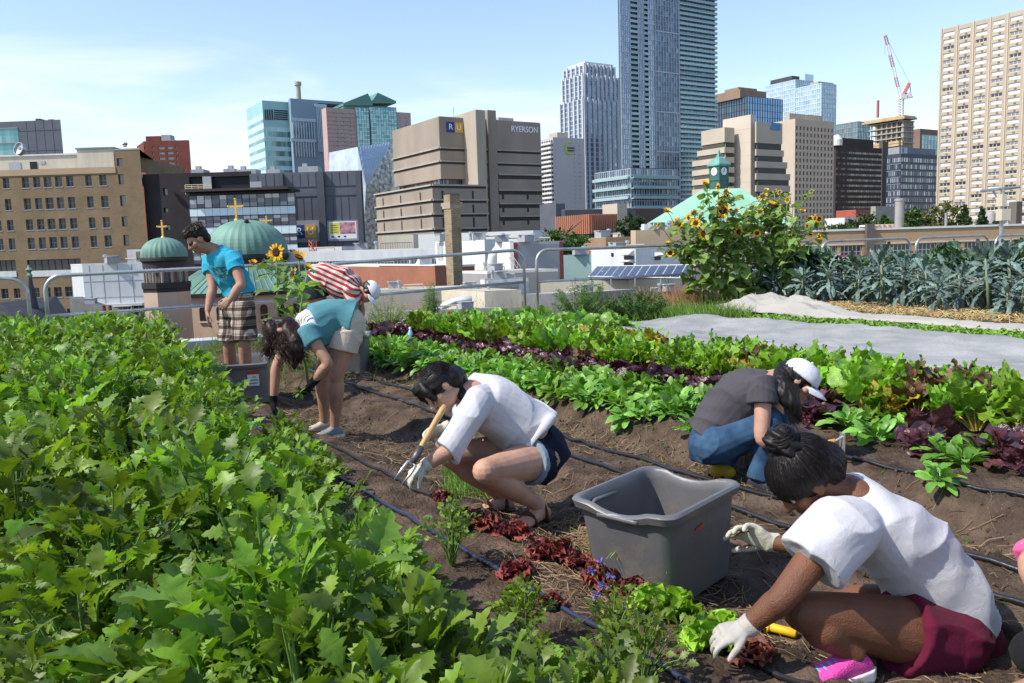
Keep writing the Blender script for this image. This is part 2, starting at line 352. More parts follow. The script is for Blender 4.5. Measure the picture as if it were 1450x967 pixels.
utow = fc.uz(163, 230)[0]; shop = [fc.rect(-40, 369, 23, 393), fc.rect(39, 367, 115, 391)]
mw = MB(); fc.wall(mw, ZB, ztop, holes+nar+shop, .35, 0, utow); fc.wall(mw, ZB, B.zt, nar, .35, utow, fc.w)
zt2 = at(190, 212, 140).z; fc.wall(mw, B.zt, zt2, narrow_top, .35, utow, fc.w); B.FR.wall(mw, ZB, zt2); B.backs(mw, ZB, ztop)
p = fc.P(utow, 0); mw.quad(fc.P(utow, B.zt), fc.P(utow, zt2), fc.P(utow, zt2, -30), fc.P(utow, B.zt, -30))
mw.build('wall', tan_brick, r)
mp_ = MB(); fc.box(mp_, 0, utow-.003, B.zt-1.0, B.zt-.0, .002, .12); mp_.build('parapet', mat('tan_coping', (.42, .30, .19), .8, .08, .3), r)
mrf = MB(); mrf.prism([fc.P(0, 0, -.4), fc.P(utow, 0, -.4), fc.P(utow, 0, -29), fc.P(0, 0, -29)], ztop-1, ztop-.5); mrf.prism([fc.P(utow, 0, .05), fc.P(fc.w+.05, 0, .05), B.r, fc.P(utow-4, 0, -30)], zt2, zt2+.25); mrf.build('roof', roofgrey, r)
fc.windows(r, holes, gl_dark, frame_g, .35, 2, 2, .06, sill=.05, tints=(0, .03, .12))
fc.windows(r, nar+narrow_top, glass('grey_pane', (.12, .12, .12), (.2, .2, .2)), frame_d, .35, 1, 1, .06, tints=(.2, .5))
for q in shop:
    ms = MB(); fc.quad(ms, q[0], q[1], q[2], q[3], -.34, .1); ms.m = 1
    for k in range(9): u = q[0]+(q[1]-q[0])*k/8; fc.box(ms, u-.06, u+.06, q[2], q[3], -.34, -.28)
    fc.box(ms, q[0], q[1], q[3]-.12, q[3], -.34, -.25)
    ms.m = 2; fc.box(ms, q[0], q[1], q[2]-.0, q[2]+1.0, -.33, .1); ms.build('wide_window', [gl_dark, frame_d, white], r)
for (x0, y0, x1, o) in ((-60, 222, 110, -5), (108, 209.5, 160, -4)):
    m_ = MB(); a = fc.uz(x0, y0, o); b = fc.uz(x1, y0, o); fc.box(m_, a[0], b[0], ztop-.6, a[1]-.25, o-9, o); m_.m = 1; fc.box(m_, a[0]-.15, b[0]+.15, a[1]-.25, a[1], o-9.1, o+.2); m_.build('penthouse', [offwhite, copper if x0 > 0 else white], r)
for (x0, y0, x1, y1, m_) in ((13, 230, 30, 243, greywall), (43, 229, 53, 243, black), (57, 228, 64, 232, greywall)):
    k = MB(); q = fc.rect(x0, y0, x1, y1, -5); fc.box(k, q[0], q[1], max(q[2], ztop-.55), q[3], -4.99, -4.9); k.build('door' if m_ is black else 'louver', m_, r)
c = at(28, 211, 133); m_ = MB(); ax = (-.35, -.9, .25); m_.lathe(c, [(.55, -.7), (.95, -.4), (1.0, .3), (.93, .3), (.85, .0), (.02, -.1)], 24, ax); m_.m = 0; m_.tube([c+V((0, .3, 0)), (c.x, c.y+.3, fc.uz(28, 222, -5)[1])], .35, 10)
m_.solo('rooftop_fan', [steel], 'round steel fan duct standing on the cream roof penthouse', 'fan', (c.x, c.y, c.z-1.5), smooth=False, autosm=30)
c = at(177, 208, 138); m_ = MB(); m_.tube([(c.x, c.y, zt2+.25), (c.x, c.y, c.z+.3)], .3, 10); m_.ball((c.x, c.y, c.z+.5), .5, 8, (1, 1, .5)); m_.solo('roof_vent', steel, 'small capped vent on top of the tan brick stair tower', 'vent', (c.x, c.y, zt2+.25))

# ---- grey and teal glass block at the far left
B = front(-60, 86, 175, 260, 40, -.05); r = thing('office_building', 'grey panelled block with a teal glass front, behind the tan brick roof', 'building', B.base)
mw = MB(); B.solid(mw); uu = B.FL.uz(25, 180)[0]
for k in range(6): z = B.zt-3-k*6; B.FL.box(mw, uu, B.FL.w, z, z+.12, 0, .08)
for k in range(1, 5): u = uu+(B.FL.w-uu)*k/5; B.FL.box(mw, u-.05, u+.05, ZB, B.zt, 0, .07)
mw.build('wall', graypanel, r); mg = MB(); n = 14
for i in range(n):
    for j in range(10): u0 = uu*i/n; z1 = B.zt-2-j*2.2; B.FL.quad(mg, u0, uu*(i+1)/n, z1-2.2, z1, .05, random.random()*.5 if j % 2 else random.random()*.2)
mg.build('glazing', gl_teal, r); mk = MB()
for j in range(6): z = B.zt-2-j*4.4; B.FL.box(mk, 0, uu, z-.15, z+.15, .06, .3)
mk.build('floor_band', frame_g, r)
me = MB()
for x0, x1, y in ((18, 50, 172), (50, 56, 168), (57, 66, 171), (68, 75, 169)): q = B.FL.uz(x0, y, -6); q2 = B.FL.uz(x1, y, -6); B.FL.box(me, q[0], q2[0], B.zt-.2, q[1], -9, -6)
me.build('roof_equipment', greydark, r)

# ---- red brick apartment house
B = front(203, 268, 200, 300, 18, .02); r = thing('apartment_building', 'dark red brick apartment block with white balcony strips', 'building', B.base)
fc = B.FL; zz = [(fc.rect(230, y, 240, y+4)[2:]) for y in (207, 214.5, 222, 229.5, 237)]
cols = [fc.rect(a, 220, b, 221)[:2] for a, b in ((204.5, 206), (216, 219), (225, 234), (237, 246), (249.5, 252))]
h = grid(cols, zz); mw = MB(); fc.wall(mw, ZB, B.zt, h, .6); B.FR.wall(mw, ZB, B.zt); B.backs(mw, ZB, B.zt); l2 = Blk(203, 200, 300, 193, 204, Rd, Pd); l2.solid(mw, ZB, B.zt-.1); mw.prism(B.pts(.02), B.zt-.5, B.zt-.2); mw.build('wall', red_brick, r)
fc.windows(r, h, gl_dark, frame_w, .55, 2, 2, .3, tints=(.1, .9))
for (a, y, b) in ((206, 193, 227), (228, 191, 241), (242, 198, 248)): m_ = MB(); q = fc.uz(a, y, -5); q2 = fc.uz(b, y, -5); fc.box(m_, q[0], q2[0], B.zt-.2, q[1], -9, -5); m_.build('roof_hut', red_brick if a < 210 else greywall, r)

# ---- charcoal brick block and the striped glass front before it
B = front(202, 356, 247, 141, 25); r = thing('charcoal_building', 'near black brick block beside the tan brick building', 'building', B.base)
fc = B.FL; h = [fc.rect(231, 266, 237, 277), fc.rect(232, 294, 238, 301), fc.rect(235, 318, 241, 326)]
big = [fc.rect(268, 250, 288, 262), fc.rect(300, 249.5, 354, 268)]
mw = MB(); fc.wall(mw, ZB, B.zt, h+big, .5); B.FR.wall(mw, ZB, B.zt); B.backs(mw, ZB, B.zt); mw.prism(B.pts(.02), B.zt-.8, B.zt-.3); mw.build('wall', charcoal, r)
fc.windows(r, h, gl_navy, frame_d, .4, 1, 1, .1, tints=(.3,))
for q in big: m_ = MB(); fc.quad(m_, *q, -.45, .0); m_.build('recess_panel', black, r)
m_ = MB(); q = fc.rect(288, 250, 300, 268); fc.box(m_, q[0], q[1], q[2], q[3], .0, .3); m_.build('pillar', greywall, r)
m_ = MB(); a = fc.rect(266, 262, 303, 267)
for z in (a[2], (a[2]+a[3])/2, a[3]): m_.tube([fc.P(a[0], z, 1.2), fc.P(a[1], z, 1.2)], .05, 6)
for k in range(5): u = a[0]+(a[1]-a[0])*k/4; m_.tube([fc.P(u, a[2]-1, 1.2), fc.P(u, a[3], 1.2)], .05, 6)
m_.build('roof_railing', mat('yellowed_rail', (.6, .5, .3), .6, .1, 1), r)
G = front(267, 417, 271, 131, 7); r = thing('glass_front_building', 'low building with alternating white and dark glass strips behind the green dome', 'building', G.base)
fc = G.FL; bands = [(271, 275, 'd'), (275, 293, 'g'), (293, 305, 'w'), (305, 320, 'g'), (320, 333, 'w'), (333, 347, 'g'), (347, 356, 'w'), (356, 372, 'g')]
mg = MB(); mwh = MB(); mk = MB(); mk.prism(G.pts(.01), ZB, fc.uz(340, 271.5)[1])
for y0, y1, k in bands:
    q = fc.rect(267, y0, 417, y1); n = 14
    for i in range(n):
        u0, u1 = fc.w*i/n, fc.w*(i+1)/n
        if k == 'g':
            for j in range(3): fc.quad(mg, u0, u1, q[2]+(q[3]-q[2])*j/3, q[2]+(q[3]-q[2])*(j+1)/3, .06, random.choice((.02, .1, .3, .75)))
        elif k == 'w': fc.box(mwh, u0+.02, u1-.02, q[2], q[3], .04, .14)
    fc.box(mk, 0, fc.w, q[2]-.06, q[2]+.06, .05, .2)
for i in range(15): u = fc.w*i/14; fc.box(mk, u-.04, u+.04, ZB, fc.uz(340, 275)[1], .05, .12)
mk.build('frame', frame_d, r); mg.build('glazing', gl_navy, r); mwh.build('white_panel', mat('pale_blue_panel', (.60, .70, .74), .35, .06, .5), r)
m_ = MB(); z = fc.uz(340, 270.5)[1]; fc.box(m_, -.5, fc.w-.6, z, z+.35, -6, 1.8); q = fc.uz(372, 264, 0); fc.box(m_, q[0], fc.w-1.5, z+.35, q[1], -5, 0); m_.build('canopy', mat('brown_canopy', (.05, .04, .04), .6, .1, 1), r)
m_ = MB(); q = fc.rect(354, 257, 370, 267, -1); fc.box(m_, q[0], q[1], z+.35, q[3], -3, -1); m_.build('roof_box', greywall, r)

# ---- grey panel block with the two picture signs
B = front(353, 513, 246, 140, 28); r = thing('metal_clad_building', 'slate grey metal clad block carrying two framed signs', 'building', B.base)
fc = B.FL; mw = MB(); B.solid(mw); mw.build('wall', graypanel, r)
mp_ = MB()
for a, b, y in ((399, 405, 246), (452, 462, 243), (507, 514, 242)): q = fc.rect(a, y, b, 360); fc.box(mp_, q[0], q[1], ZB, q[3], 0, .7)
mp_.build('pilaster', mat('pilaster_metal', (.08, .086, .10), .5, .1, .4), r); ms = MB()
for y in (263.5, 277): q = fc.rect(405, y, 507, y+.7); fc.box(ms, q[0], q[1], q[2], q[3], .002, .09)
for x in (378, 430, 483, 420, 441, 472, 494): u = fc.uz(x, 290)[0]; fc.box(ms, u-.03, u+.03, ZB, fc.uz(430, 277)[1], .002, .05)
for x in (365, 376, 388, 414, 425, 436, 447, 470, 481, 492): u = fc.uz(x, 255)[0]; fc.box(ms, u-.03, u+.03, fc.uz(430, 263)[1], B.zt-.2, .002, .05)
ms.build('panel_seams', greydark, r)
for (a, y, b, t) in ((270, 240, 288, 1.5), (316, 239, 332, 3), (334, 240, 362, 2), (376, 240, 396, 1.8), (422, 236, 450, 5)):
    m_ = MB(); q = fc.uz(a, y, -t*2); q2 = fc.uz(b, y, -t*2); fc.box(m_, q[0], q2[0], B.zt-.1, q[1], -t*2-3, -t*2); m_.box(fc.P(q[0]+1, q[1], -t*2-1), .8, .8, .6); m_.build('roof_unit', greywall, r)
def text(body, size, loc, face, m, name, parent=None, align='CENTER', ext=.03, font_bold=False):
    cu = bpy.data.curves.new(name, 'FONT'); cu.body = body; cu.size = size; cu.align_x = align; cu.align_y = 'CENTER'; cu.extrude = ext; cu.materials.append(m)
    if font_bold: cu.offset = size*.012
    oc = bpy.data.objects.new(name, cu); COL.objects.link(oc); bpy.context.view_layer.update()
    me = bpy.data.meshes.new_from_object(oc.evaluated_get(bpy.context.evaluated_depsgraph_get())); bpy.data.objects.remove(oc); bpy.data.curves.remove(cu)
    o = bpy.data.objects.new(name, me); COL.objects.link(o)
    R = Matrix((face.d, V((0, 0, 1)), face.n)).transposed().to_4x4(); R.translation = V(loc)-(ORG[parent.name] if parent else V((0, 0, 0))); o.matrix_local = R
    if parent: o.parent = parent; o.matrix_local = R
    return o
signblue = mat('sign_blue', (.02, .06, .22), .5, .03, 1); signgold = mat('sign_gold', (.62, .36, .05), .5, .03, 1); signwhite = mat('sign_white', (.8, .8, .8), .5, .03, 1)
def ru_sign(fc, q, rim, o, label):
    cpt = fc.P((q[0]+q[1])/2, q[2], o); s = thing('letter_sign', label, 'sign', cpt); um = (q[0]+q[1])/2
    if rim: m_ = MB(); fc.box(m_, rim[0], rim[1], rim[2], rim[3], o, o+.1); m_.build('backing', mat('sign_grey', (.28, .30, .33), .6, .05, 1), s); o += .102
    m_ = MB(); fc.box(m_, q[0], um, q[2], q[3], o, o+.12); m_.build('blue_panel', signblue, s)
    m_ = MB(); fc.box(m_, um+.001, q[1], q[2], q[3], o, o+.12); m_.build('gold_panel', signgold, s)
    h_ = (q[3]-q[2])
    for ch, u in (('R', (q[0]+um)/2), ('U', (um+q[1])/2)): text(ch, h_*.8, fc.P(u, (q[2]+q[3])/2, o+.15), fc, signwhite, 'letter', s)
    return s
q = fc.rect(417, 318.5, 448, 337); rim = fc.rect(414, 312, 453, 343); ru_sign(fc, q, rim, .1, 'blue and gold sign with the letters R and U on the slate grey wall')
q = fc.rect(464, 312, 508, 341); s = thing('picture_sign', 'framed poster with a yellow block on the slate grey wall', 'poster', fc.P((q[0]+q[1])/2, q[2], .1))
m_ = MB(); fc.box(m_, q[0], q[1], q[2], q[3], .1, .25); m_.build('frame', mat('sign_grey'), s) if False else m_.build('frame', MATS['sign_grey'], s)
W, Hh = q[1]-q[0], q[3]-q[2]; m_ = MB(); fc.box(m_, q[0]+.06*W, q[1]-.06*W, q[2]+.1*Hh, q[3]-.06*Hh, .252, .27); m_.build('sheet', signwhite, s)
m_ = MB(); fc.box(m_, q[0]+.09*W, q[0]+.38*W, q[2]+.34*Hh, q[3]-.12*Hh, .272, .28); m_.build('yellow_block', mat('poster_yellow', (.65, .62, .05), .6, .05, 1), s)
m_ = MB(); fc.box(m_, q[0]+.40*W, q[1]-.10*W, q[2]+.34*Hh, q[3]-.10*Hh, .272, .28); m_.build('photo_block', mat('poster_photo', (.12, .10, .10), .6, .9, 1.2, c2=(.45, .22, .25)), s)
m_ = MB()
for k in range(3): fc.box(m_, q[0]+(.12+.2*k)*W, q[0]+(.2+.2*k)*W, q[2]+.17*Hh, q[2]+.25*Hh, .272, .28)
for k in range(4): fc.box(m_, q[0]+.11*W, q[0]+(.33-.03*(k % 2))*W, q[2]+(.42+.11*k)*Hh, q[2]+(.45+.11*k)*Hh, .281, .285)
m_.build('printed_bars', signblue, s)

# ---- teal glass hospital with its chimney
B = Blk(371, 142, 400, 348, 416); r = thing('hospital_building', 'pale teal glass slab with louvred top and dark window rows', 'building', B.base)
def stripes(fc, z0, z1, n, gm_a, gm_b, mg, ma, ncol, frac=.55, o=.03):
    p = (z1-z0)/n
    for j in range(n):
        for i in range(ncol):
            u0, u1 = fc.w*i/ncol, fc.w*(i+1)/ncol
            fc.quad(mg, u0, u1, z0+j*p, z0+(j+frac)*p, o, random.random()*.5); fc.quad(ma, u0, u1, z0+(j+frac)*p, z0+(j+1)*p, o, .3+.5*random.random())
mw = MB(); B.solid(mw); mw.build('wall', mat('teal_panel', (.30, .50, .50), .5, .08, .1), r); mg = MB(); ma = MB()
zt = B.FR.uz(390, 180)[1]; stripes(B.FR, ZB, zt, 17, 0, 0, mg, ma, 22); stripes(B.FL, ZB, B.zt-6, 19, 0, 0, mg, ma, 8, .4)
mg.build('window_row', gl_teal, r); ma.build('spandrel', mat('pale_teal_spandrel', (.42, .62, .63), .35, .1, .1, tint=.12), r)
m_ = MB(); fcr = B.FR
for k in range(4): q = fcr.rect(375+k*3.2, 155, 376.6+k*3.2, 170); fcr.box(m_, *q, .04, .3)
for k in range(5): q = fcr.rect(388, 156+k*3, 407, 157.6+k*3); fcr.box(m_, *q, .04, .3)
m_.build('louver', frame_d, r)
B2 = Blk(411, 139, 402, 408, 486); r = thing('clinic_building', 'blue grey slab with vertical fins joined behind the teal slab', 'building', B2.base)
mw = MB(); B2.solid(mw); mw.build('wall', mat('blue_grey_panel', (.22, .30, .36), .5, .06, .1), r); fc = B2.FR; mg = MB(); mk = MB()
for (a, y0, b, y1, nx, ny) in ((415, 172, 445, 196, 8, 5), (415, 201, 445, 222, 8, 5), (450, 152, 461, 215, 5, 14), (463, 170, 480, 215, 5, 10)):
    q = fc.rect(a, y0, b, y1)
    for i in range(nx):
        for j in range(ny):
            du, dz = (q[1]-q[0])/nx, (q[3]-q[2])/ny; fc.quad(mg, q[0]+i*du, q[0]+(i+1)*du, q[2]+j*dz, q[2]+(j+1)*dz, .05, random.random()*.6)
    for i in range(nx+1): u = q[0]+(q[1]-q[0])*i/nx; fc.box(mk, u-.25, u+.25, q[2], q[3], .06, .5)
    fc.box(mk, q[0]-1, q[1]+1, q[3], q[3]+1.4, .06, .6)
q = fc.rect(450, 147, 480, 152); m2 = MB(); fc.box(m2, q[0], q[1], q[2], q[3], .05, .2); m2.build('louver', frame_d, r)
mg.build('glazing', gl_blue, r); mk.build('fins', mat('pale_fin', (.45, .55, .60), .5, .05, 1), r)
c = at(423, 140, 425); c2 = at(423, 116, 425); m_ = MB(); m_.lathe((c.x, c.y, c.z-3), [(1.25, 0), (1.25, c2.z-c.z+1.2), (1.7, c2.z-c.z+1.3), (1.7, c2.z-c.z+3), (.9, c2.z-c.z+3)], 20); m_.solo('chimney', concrete, 'tall round concrete chimney rising over the teal glass slab', 'chimney', (c.x, c.y, c.z-3), autosm=30)

# ---- pink precast tower with green gables
B = Blk(461.5, 152, 375, 455, 581); r = thing('hotel_tower', 'pinkish tower with teal window bays under green gable roofs', 'building', B.base)
fc = B.FR; mw = MB(); n = 15; zlo = ZB; ph = (B.zt-2-fc.uz(500, 212)[1])/9; zrow = [(B.zt-2-ph*(k+1)+.5*ph, B.zt-2-ph*k-.1*ph) for k in range(16)]
cu = [fc.rect(a, 180, b, 181)[:2] for a, b in ((475, 478), (483, 487), (493, 497), (563, 567), (572, 576))]
h = grid(cu, zrow[:9]); fc.wall(mw, ZB, B.zt, h, .3); B.FL.wall(mw, ZB, B.zt); B.backs(mw, ZB, B.zt); mw.prism(B.pts(.02), B.zt-.8, B.zt-.2)
for k in range(9): z = B.zt-2-ph*k; fc.box(mw, 0, fc.uz(503, 180)[0], z-.05, z+.25, .002, .25)
mw.build('wall', pinkstone, r); fc.windows(r, h, gl_teal, frame_g, .28, 1, 1, .15, tints=(.1, .3))
mg = MB(); mk = MB()
for a, b, o in ((504, 522, .6), (523, 541, 1.6), (542, 561, .6)):
    q = fc.rect(a, 165, b, 166); z1 = fc.uz((a+b)/2, 153)[1]
    fc.box(mk, q[0], q[1], ZB, z1, 0, o-.05)
    for k in range(16):
        for i in range(5):
            u = q[0]+(q[1]-q[0])*i/5; z = z1-ph*(k+1); fc.quad(mg, u, u+(q[1]-q[0])/5-.2, z+.3*ph, z+ph, o, .6*random.random()); fc.quad(mg, u, u+(q[1]-q[0])/5-.2, z+.04*ph, z+.26*ph, o, .9)
mk.build('bay', mat('bay_frame', (.16, .2, .21), .6, .1, .3), r); mg.build('glazing', gl_teal, r)
m_ = MB()
def gable(m_, fc, x0, x1, ye, yr, o, dep, xa):
    a = fc.uz(x0, ye, o); b = fc.uz(x1, ye, o); u, zr_ = fc.uz(xa, yr, o)
    m_.add([fc.P(a[0], a[1]-1, o), fc.P(b[0], b[1]-1, o), fc.P(b[0], b[1], o), fc.P(u, zr_, o), fc.P(a[0], a[1], o)]+[fc.P(a[0], a[1]-1, o-dep), fc.P(b[0], b[1]-1, o-dep), fc.P(b[0], b[1], o-dep), fc.P(u, zr_, o-dep), fc.P(a[0], a[1], o-dep)],
           [(0, 1, 2, 3, 4), (9, 8, 7, 6, 5), (4, 3, 8, 9), (3, 2, 7, 8), (0, 4, 9, 5), (1, 6, 7, 2), (0, 5, 6, 1)])
gable(m_, fc, 486, 528, 146, 132, -1, 16, 521); gable(m_, fc, 527, 561, 143, 131, -2, 16, 535)
a = fc.uz(486, 147, -2); fc.box(m_, a[0], fc.uz(561, 147, -2)[0], B.zt-1, a[1], -15, -2)
m_.build('roof', mat('green_metal_roof', (.10, .24, .20), .5, .1, .2), r)

# ---- white faceted glass block
a0 = at(466, 214, 272); r = thing('faceted_building', 'white fritted glass building with slanting triangular facets', 'building', V((a0.x+8, a0.y, ZB)))
P0 = lambda x, y, Y: at(x, y, Y*1.36)
frit = mat('fritted_glass', (.55, .62, .66), .3, .25, .35, metal=.2, spec=.5, detail=12); frit2 = mat('speckled_glass', (.26, .28, .27), .3, .75, .9, c2=(.5, .48, .42), detail=14, metal=.2); frit3 = mat('clear_facet', (.36, .48, .58), .15, .12, .3, metal=.45)
A, Bq, Cq, D, E_, Fq = P0(466, 216, 206), P0(506, 208, 199), P0(555, 201, 204), P0(518, 265, 198.5), P0(466, 375, 206), P0(512, 375, 198)
Gq, Hq, Iq = P0(557, 375, 203), P0(517, 375, 198.2), P0(556, 265, 203)
m_ = MB(); m_.add([A, Bq, D, Fq, E_], [(4, 3, 2, 1, 0)]); m_.add([A, E_, A+V((-4, 26, 0)), E_+V((-4, 26, 0))], [(0, 1, 3, 2)]); m_.build('white_facet', frit, r)
m_ = MB(); m_.add([Bq, Cq, D], [(2, 1, 0)]); m_.build('triangle_facet', frit3, r)
m_ = MB(); m_.add([Cq, Iq, Gq, Hq, Fq, D], [(0, 1, 2, 3, 4, 5)][::-1]); bk = V((4, 30, 0)); m_.add([Cq, Iq, Gq, Cq+bk, Iq+bk, Gq+bk], [(0, 3, 4, 1), (1, 4, 5, 2)]); m_.build('speckled_facet', frit2, r)
m_ = MB(); m_.add([A, Bq, Cq, Cq+bk, A+V((-4, 26, 0))], [(0, 1, 2, 3, 4)]); m_.build('roof', greywall, r)
m_ = MB()
for k in range(1, 12): # joints of the triangle
    t = k/12; m_.tube([Bq.lerp(Cq, t)+V((0, -.08, 0)), D+V((0, -.08, 0))], .05, 4)
for k in range(1, 6): t = k/6; m_.tube([Bq.lerp(D, t)+V((0, -.08, 0)), Cq.lerp(D, t)+V((0, -.08, 0))], .05, 4)
m_.build('mullions', frame_w, r)

# ---- stepped brown concrete library
B = Blk(621, 165, 220, 555, 765, yl=182, yr=172); r = thing('library_building', 'stepped brown concrete block with deep ledges and lettered signs', 'building', B.base)
zmid = at(621, 253, 220).z; mw = MB(); B.solid(mw, zmid, B.zt)
ez = zmid; mw.prism([p for p in B.pts(.12)], ZB, zmid)
def ledges(B, ys, mb, mk, FLx=None, t=.34, out=.42, frs=True):
    for y in ys:
        z = at(B[0], y, B[1]).z
        for fc in B[2]: fc.box(mb, -(out if fc is B[2][0] else 0), fc.w+(out if fc is B[2][-1] else 0), z, z+t, .002, out); fc.box(mk, 0, fc.w, z-.55, z-.003, .001, .06)  # raised dark strip below each ledge puts its shade into the colour
ml = MB(); mk = MB(); ledges((621, 220, (B.FL, B.FR)), (210, 229), ml, mk)
mb2 = MB(); 
x690 = B.FR.uz(690, 200)[0]; x657 = B.FR.uz(657, 200)[0]; x703 = B.FR.uz(704, 200)[0]
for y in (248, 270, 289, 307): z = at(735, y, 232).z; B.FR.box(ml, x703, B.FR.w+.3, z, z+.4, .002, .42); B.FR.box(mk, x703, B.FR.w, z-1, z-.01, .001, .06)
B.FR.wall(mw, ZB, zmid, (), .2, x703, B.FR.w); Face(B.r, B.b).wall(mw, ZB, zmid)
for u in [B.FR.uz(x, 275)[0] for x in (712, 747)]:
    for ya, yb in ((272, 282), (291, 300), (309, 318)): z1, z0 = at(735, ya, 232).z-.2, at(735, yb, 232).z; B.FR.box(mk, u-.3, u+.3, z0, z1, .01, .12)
mw.build('wall', concrete_dk, r)
mg = MB()
for fc, n in ((B.FL, 20), (B.FR, 14)):
    u_end = fc.w if fc is B.FL else x657; ins = -.055*fc.w if fc is B.FL else -.6
    for i in range(n): fc.quad(mg, u_end*i/n, u_end*(i+1)/n-.15, at(621, 263, 220).z, zmid, -1.6, random.choice((.05, .2, .7)))
mg.build('glazing', gl_navy, r)
def px_of(p): v = p-V((0, 0, H)); return 725+F*v.dot(RT)/v.dot(FW)
for (a, af, b, yt, m_) in ((657, 674.5, 688, 155, 0), (689.5, 691.5, 703.5, 156, 1)):
    k = MB(); q = B.FR.uz(a, 200, 0)[0]; o = .2
    while px_of(B.FR.P(q, 30, o)) < af and o < 14: o += .05
    q2 = B.FR.uz(b, 200, o)[0]; zt = B.FR.uz((a+b)/2, yt, o)[1]; B.FR.box(k, q, q2, ZB, zt, -9, o); k.build('stair_tower', concrete_dk if m_ else mat('tower_concrete', (.36, .31, .25), .9, .14, .12, .2, 2, stretch=(1, 1, .3)), r)
D2 = Blk(612, 263, 206, 532, 688, yl=275); mp_ = MB(); D2.solid(mp_, ZB, D2.zt-.3); mp_.build('podium', concrete_dk, r)
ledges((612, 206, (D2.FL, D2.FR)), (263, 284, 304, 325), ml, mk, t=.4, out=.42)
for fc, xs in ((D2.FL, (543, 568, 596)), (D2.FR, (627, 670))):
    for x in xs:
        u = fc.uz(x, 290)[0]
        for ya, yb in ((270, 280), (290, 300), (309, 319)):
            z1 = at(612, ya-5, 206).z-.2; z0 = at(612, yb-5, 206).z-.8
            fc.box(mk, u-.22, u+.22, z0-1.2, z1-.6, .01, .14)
ml.build('ledge', ledge, r); mk.build('ledge_shade_and_slots', mat('shade_and_slot_dark', (.05, .045, .04), .8, .1, 1), r)  # painted shade strips under the ledges, plus upright dark slots
m_ = MB(); B.roof(m_, B.zt+.3); m_.tube([at(642, 165, 232), at(642, 152, 232)], .07, 5); a = B.FR.uz(706, 166, -8); fcx = B.FR; fcx.box(m_, a[0], a[0]+5, B.zt-.3, a[1], -13, -8); m_.build('roof', roofgrey, r)
q = B.FR.rect(632, 173, 655, 187.5); ru_sign(B.FR, q, None, .05, 'blue and gold sign with the letters R and U high on the brown concrete block')
q = B.FR.rect(724, 178.5, 761, 189); s = thing('lettering_sign', 'white capital lettering high on the brown concrete block', 'sign', B.FR.P((q[0]+q[1])/2, q[2], .1))
t = text('RYERSON', (q[3]-q[2])*1.12, B.FR.P((q[0]+q[1])/2, (q[2]+q[3])/2, .1), B.FR, signwhite, 'letters', s, ext=.06, font_bold=True); t.scale = (.98, 1, 1)
bpy.context.view_layer.update(); wd = t.dimensions.x; t.scale = (t.scale.x*(q[1]-q[0])/max(wd, .1), 1, 1)

# ---- white residence slab
B = Blk(783, 194, 350, 763, 827, yl=196); r = thing('residence_tower', 'pale grey slab with white balcony strips and a crescent sign', 'building', B.base)
mw = MB(); B.solid(mw); mw.build('wall', mat('pale_concrete', (.42, .41, .41), .9, .05, .1), r); mwd = MB()
fc = B.FL; nf = 16; pz = (B.zt-at(783, 290, 350).z)/15
for k in range(nf+3):
    z = B.zt-1-pz*(k+1); m_ = MB(); fc.box(m_, 0, fc.w, z, z+pz*.42, .1, 1.4); m_.build('balcony', white, r)
    for i in range(6): fc.quad(mwd, fc.w*i/6+.3, fc.w*(i+1)/6-.3, z+pz*.45, z+pz*.95, .06, random.choice((.05, .2, .7)))
mwd.build('glazing', gl_dark, r)
fc = B.FR; h = grid([fc.rect(a, 240, a+2.4, 241)[:2] for a in (812.5, 820)], [(B.zt-2-pz*(k+1)+.6, B.zt-2-pz*k-.7) for k in range(14)]); m2 = MB()
fc.windows(r, h, gl_dark, frame_w, -.1, 1, 1, .1, tints=(.1, .4)); m_ = MB(); q = fc.uz(800, 189, -6); fc.box(m_, fc.uz(797, 189)[0], fc.uz(812, 189)[0], B.zt, q[1], -10, -4); m_.build('roof_hut', concrete, r)
cx = fc.uz(806.5, 210); Rr = (fc.uz(812, 210)[0]-fc.uz(801, 210)[0])/2*1.3; s = thing('crescent_sign', 'yellow green crescent sign on the pale grey slab', 'sign', fc.P(cx[0], cx[1]-Rr, .1)); m_ = MB()
oc = [(Rr*math.cos(a), Rr*math.sin(a)) for a in np.linspace(math.pi*.42, math.pi*1.58, 20)]; ic = [(Rr*.22+Rr*.82*math.cos(a), Rr*.82*math.sin(a)) for a in np.linspace(math.pi*1.58, math.pi*.42, 20)]
for i in range(19):
    A_, B_ = oc[i], oc[i+1]; C_, D_ = ic[19-i-1], ic[19-i]
    m_.add([fc.P(cx[0]+p[0], cx[1]+p[1], o) for o in (.3, .1) for p in (A_, B_, C_, D_)], [(0, 1, 2, 3), (7, 6, 5, 4), (0, 4, 5, 1), (2, 6, 7, 3)])
m_.build('crescent', mat('sign_lime', (.42, .48, .05), .5, .05, 1), s); m_ = MB()
for k in range(2): fc.box(m_, cx[0]-Rr*.45, cx[0]+Rr*(1.0-.2*k), cx[1]-Rr*(.05+.42*k), cx[1]-Rr*(-.15+.42*k), .1, .3)
m_.build('lettering_bars', greydark, s)

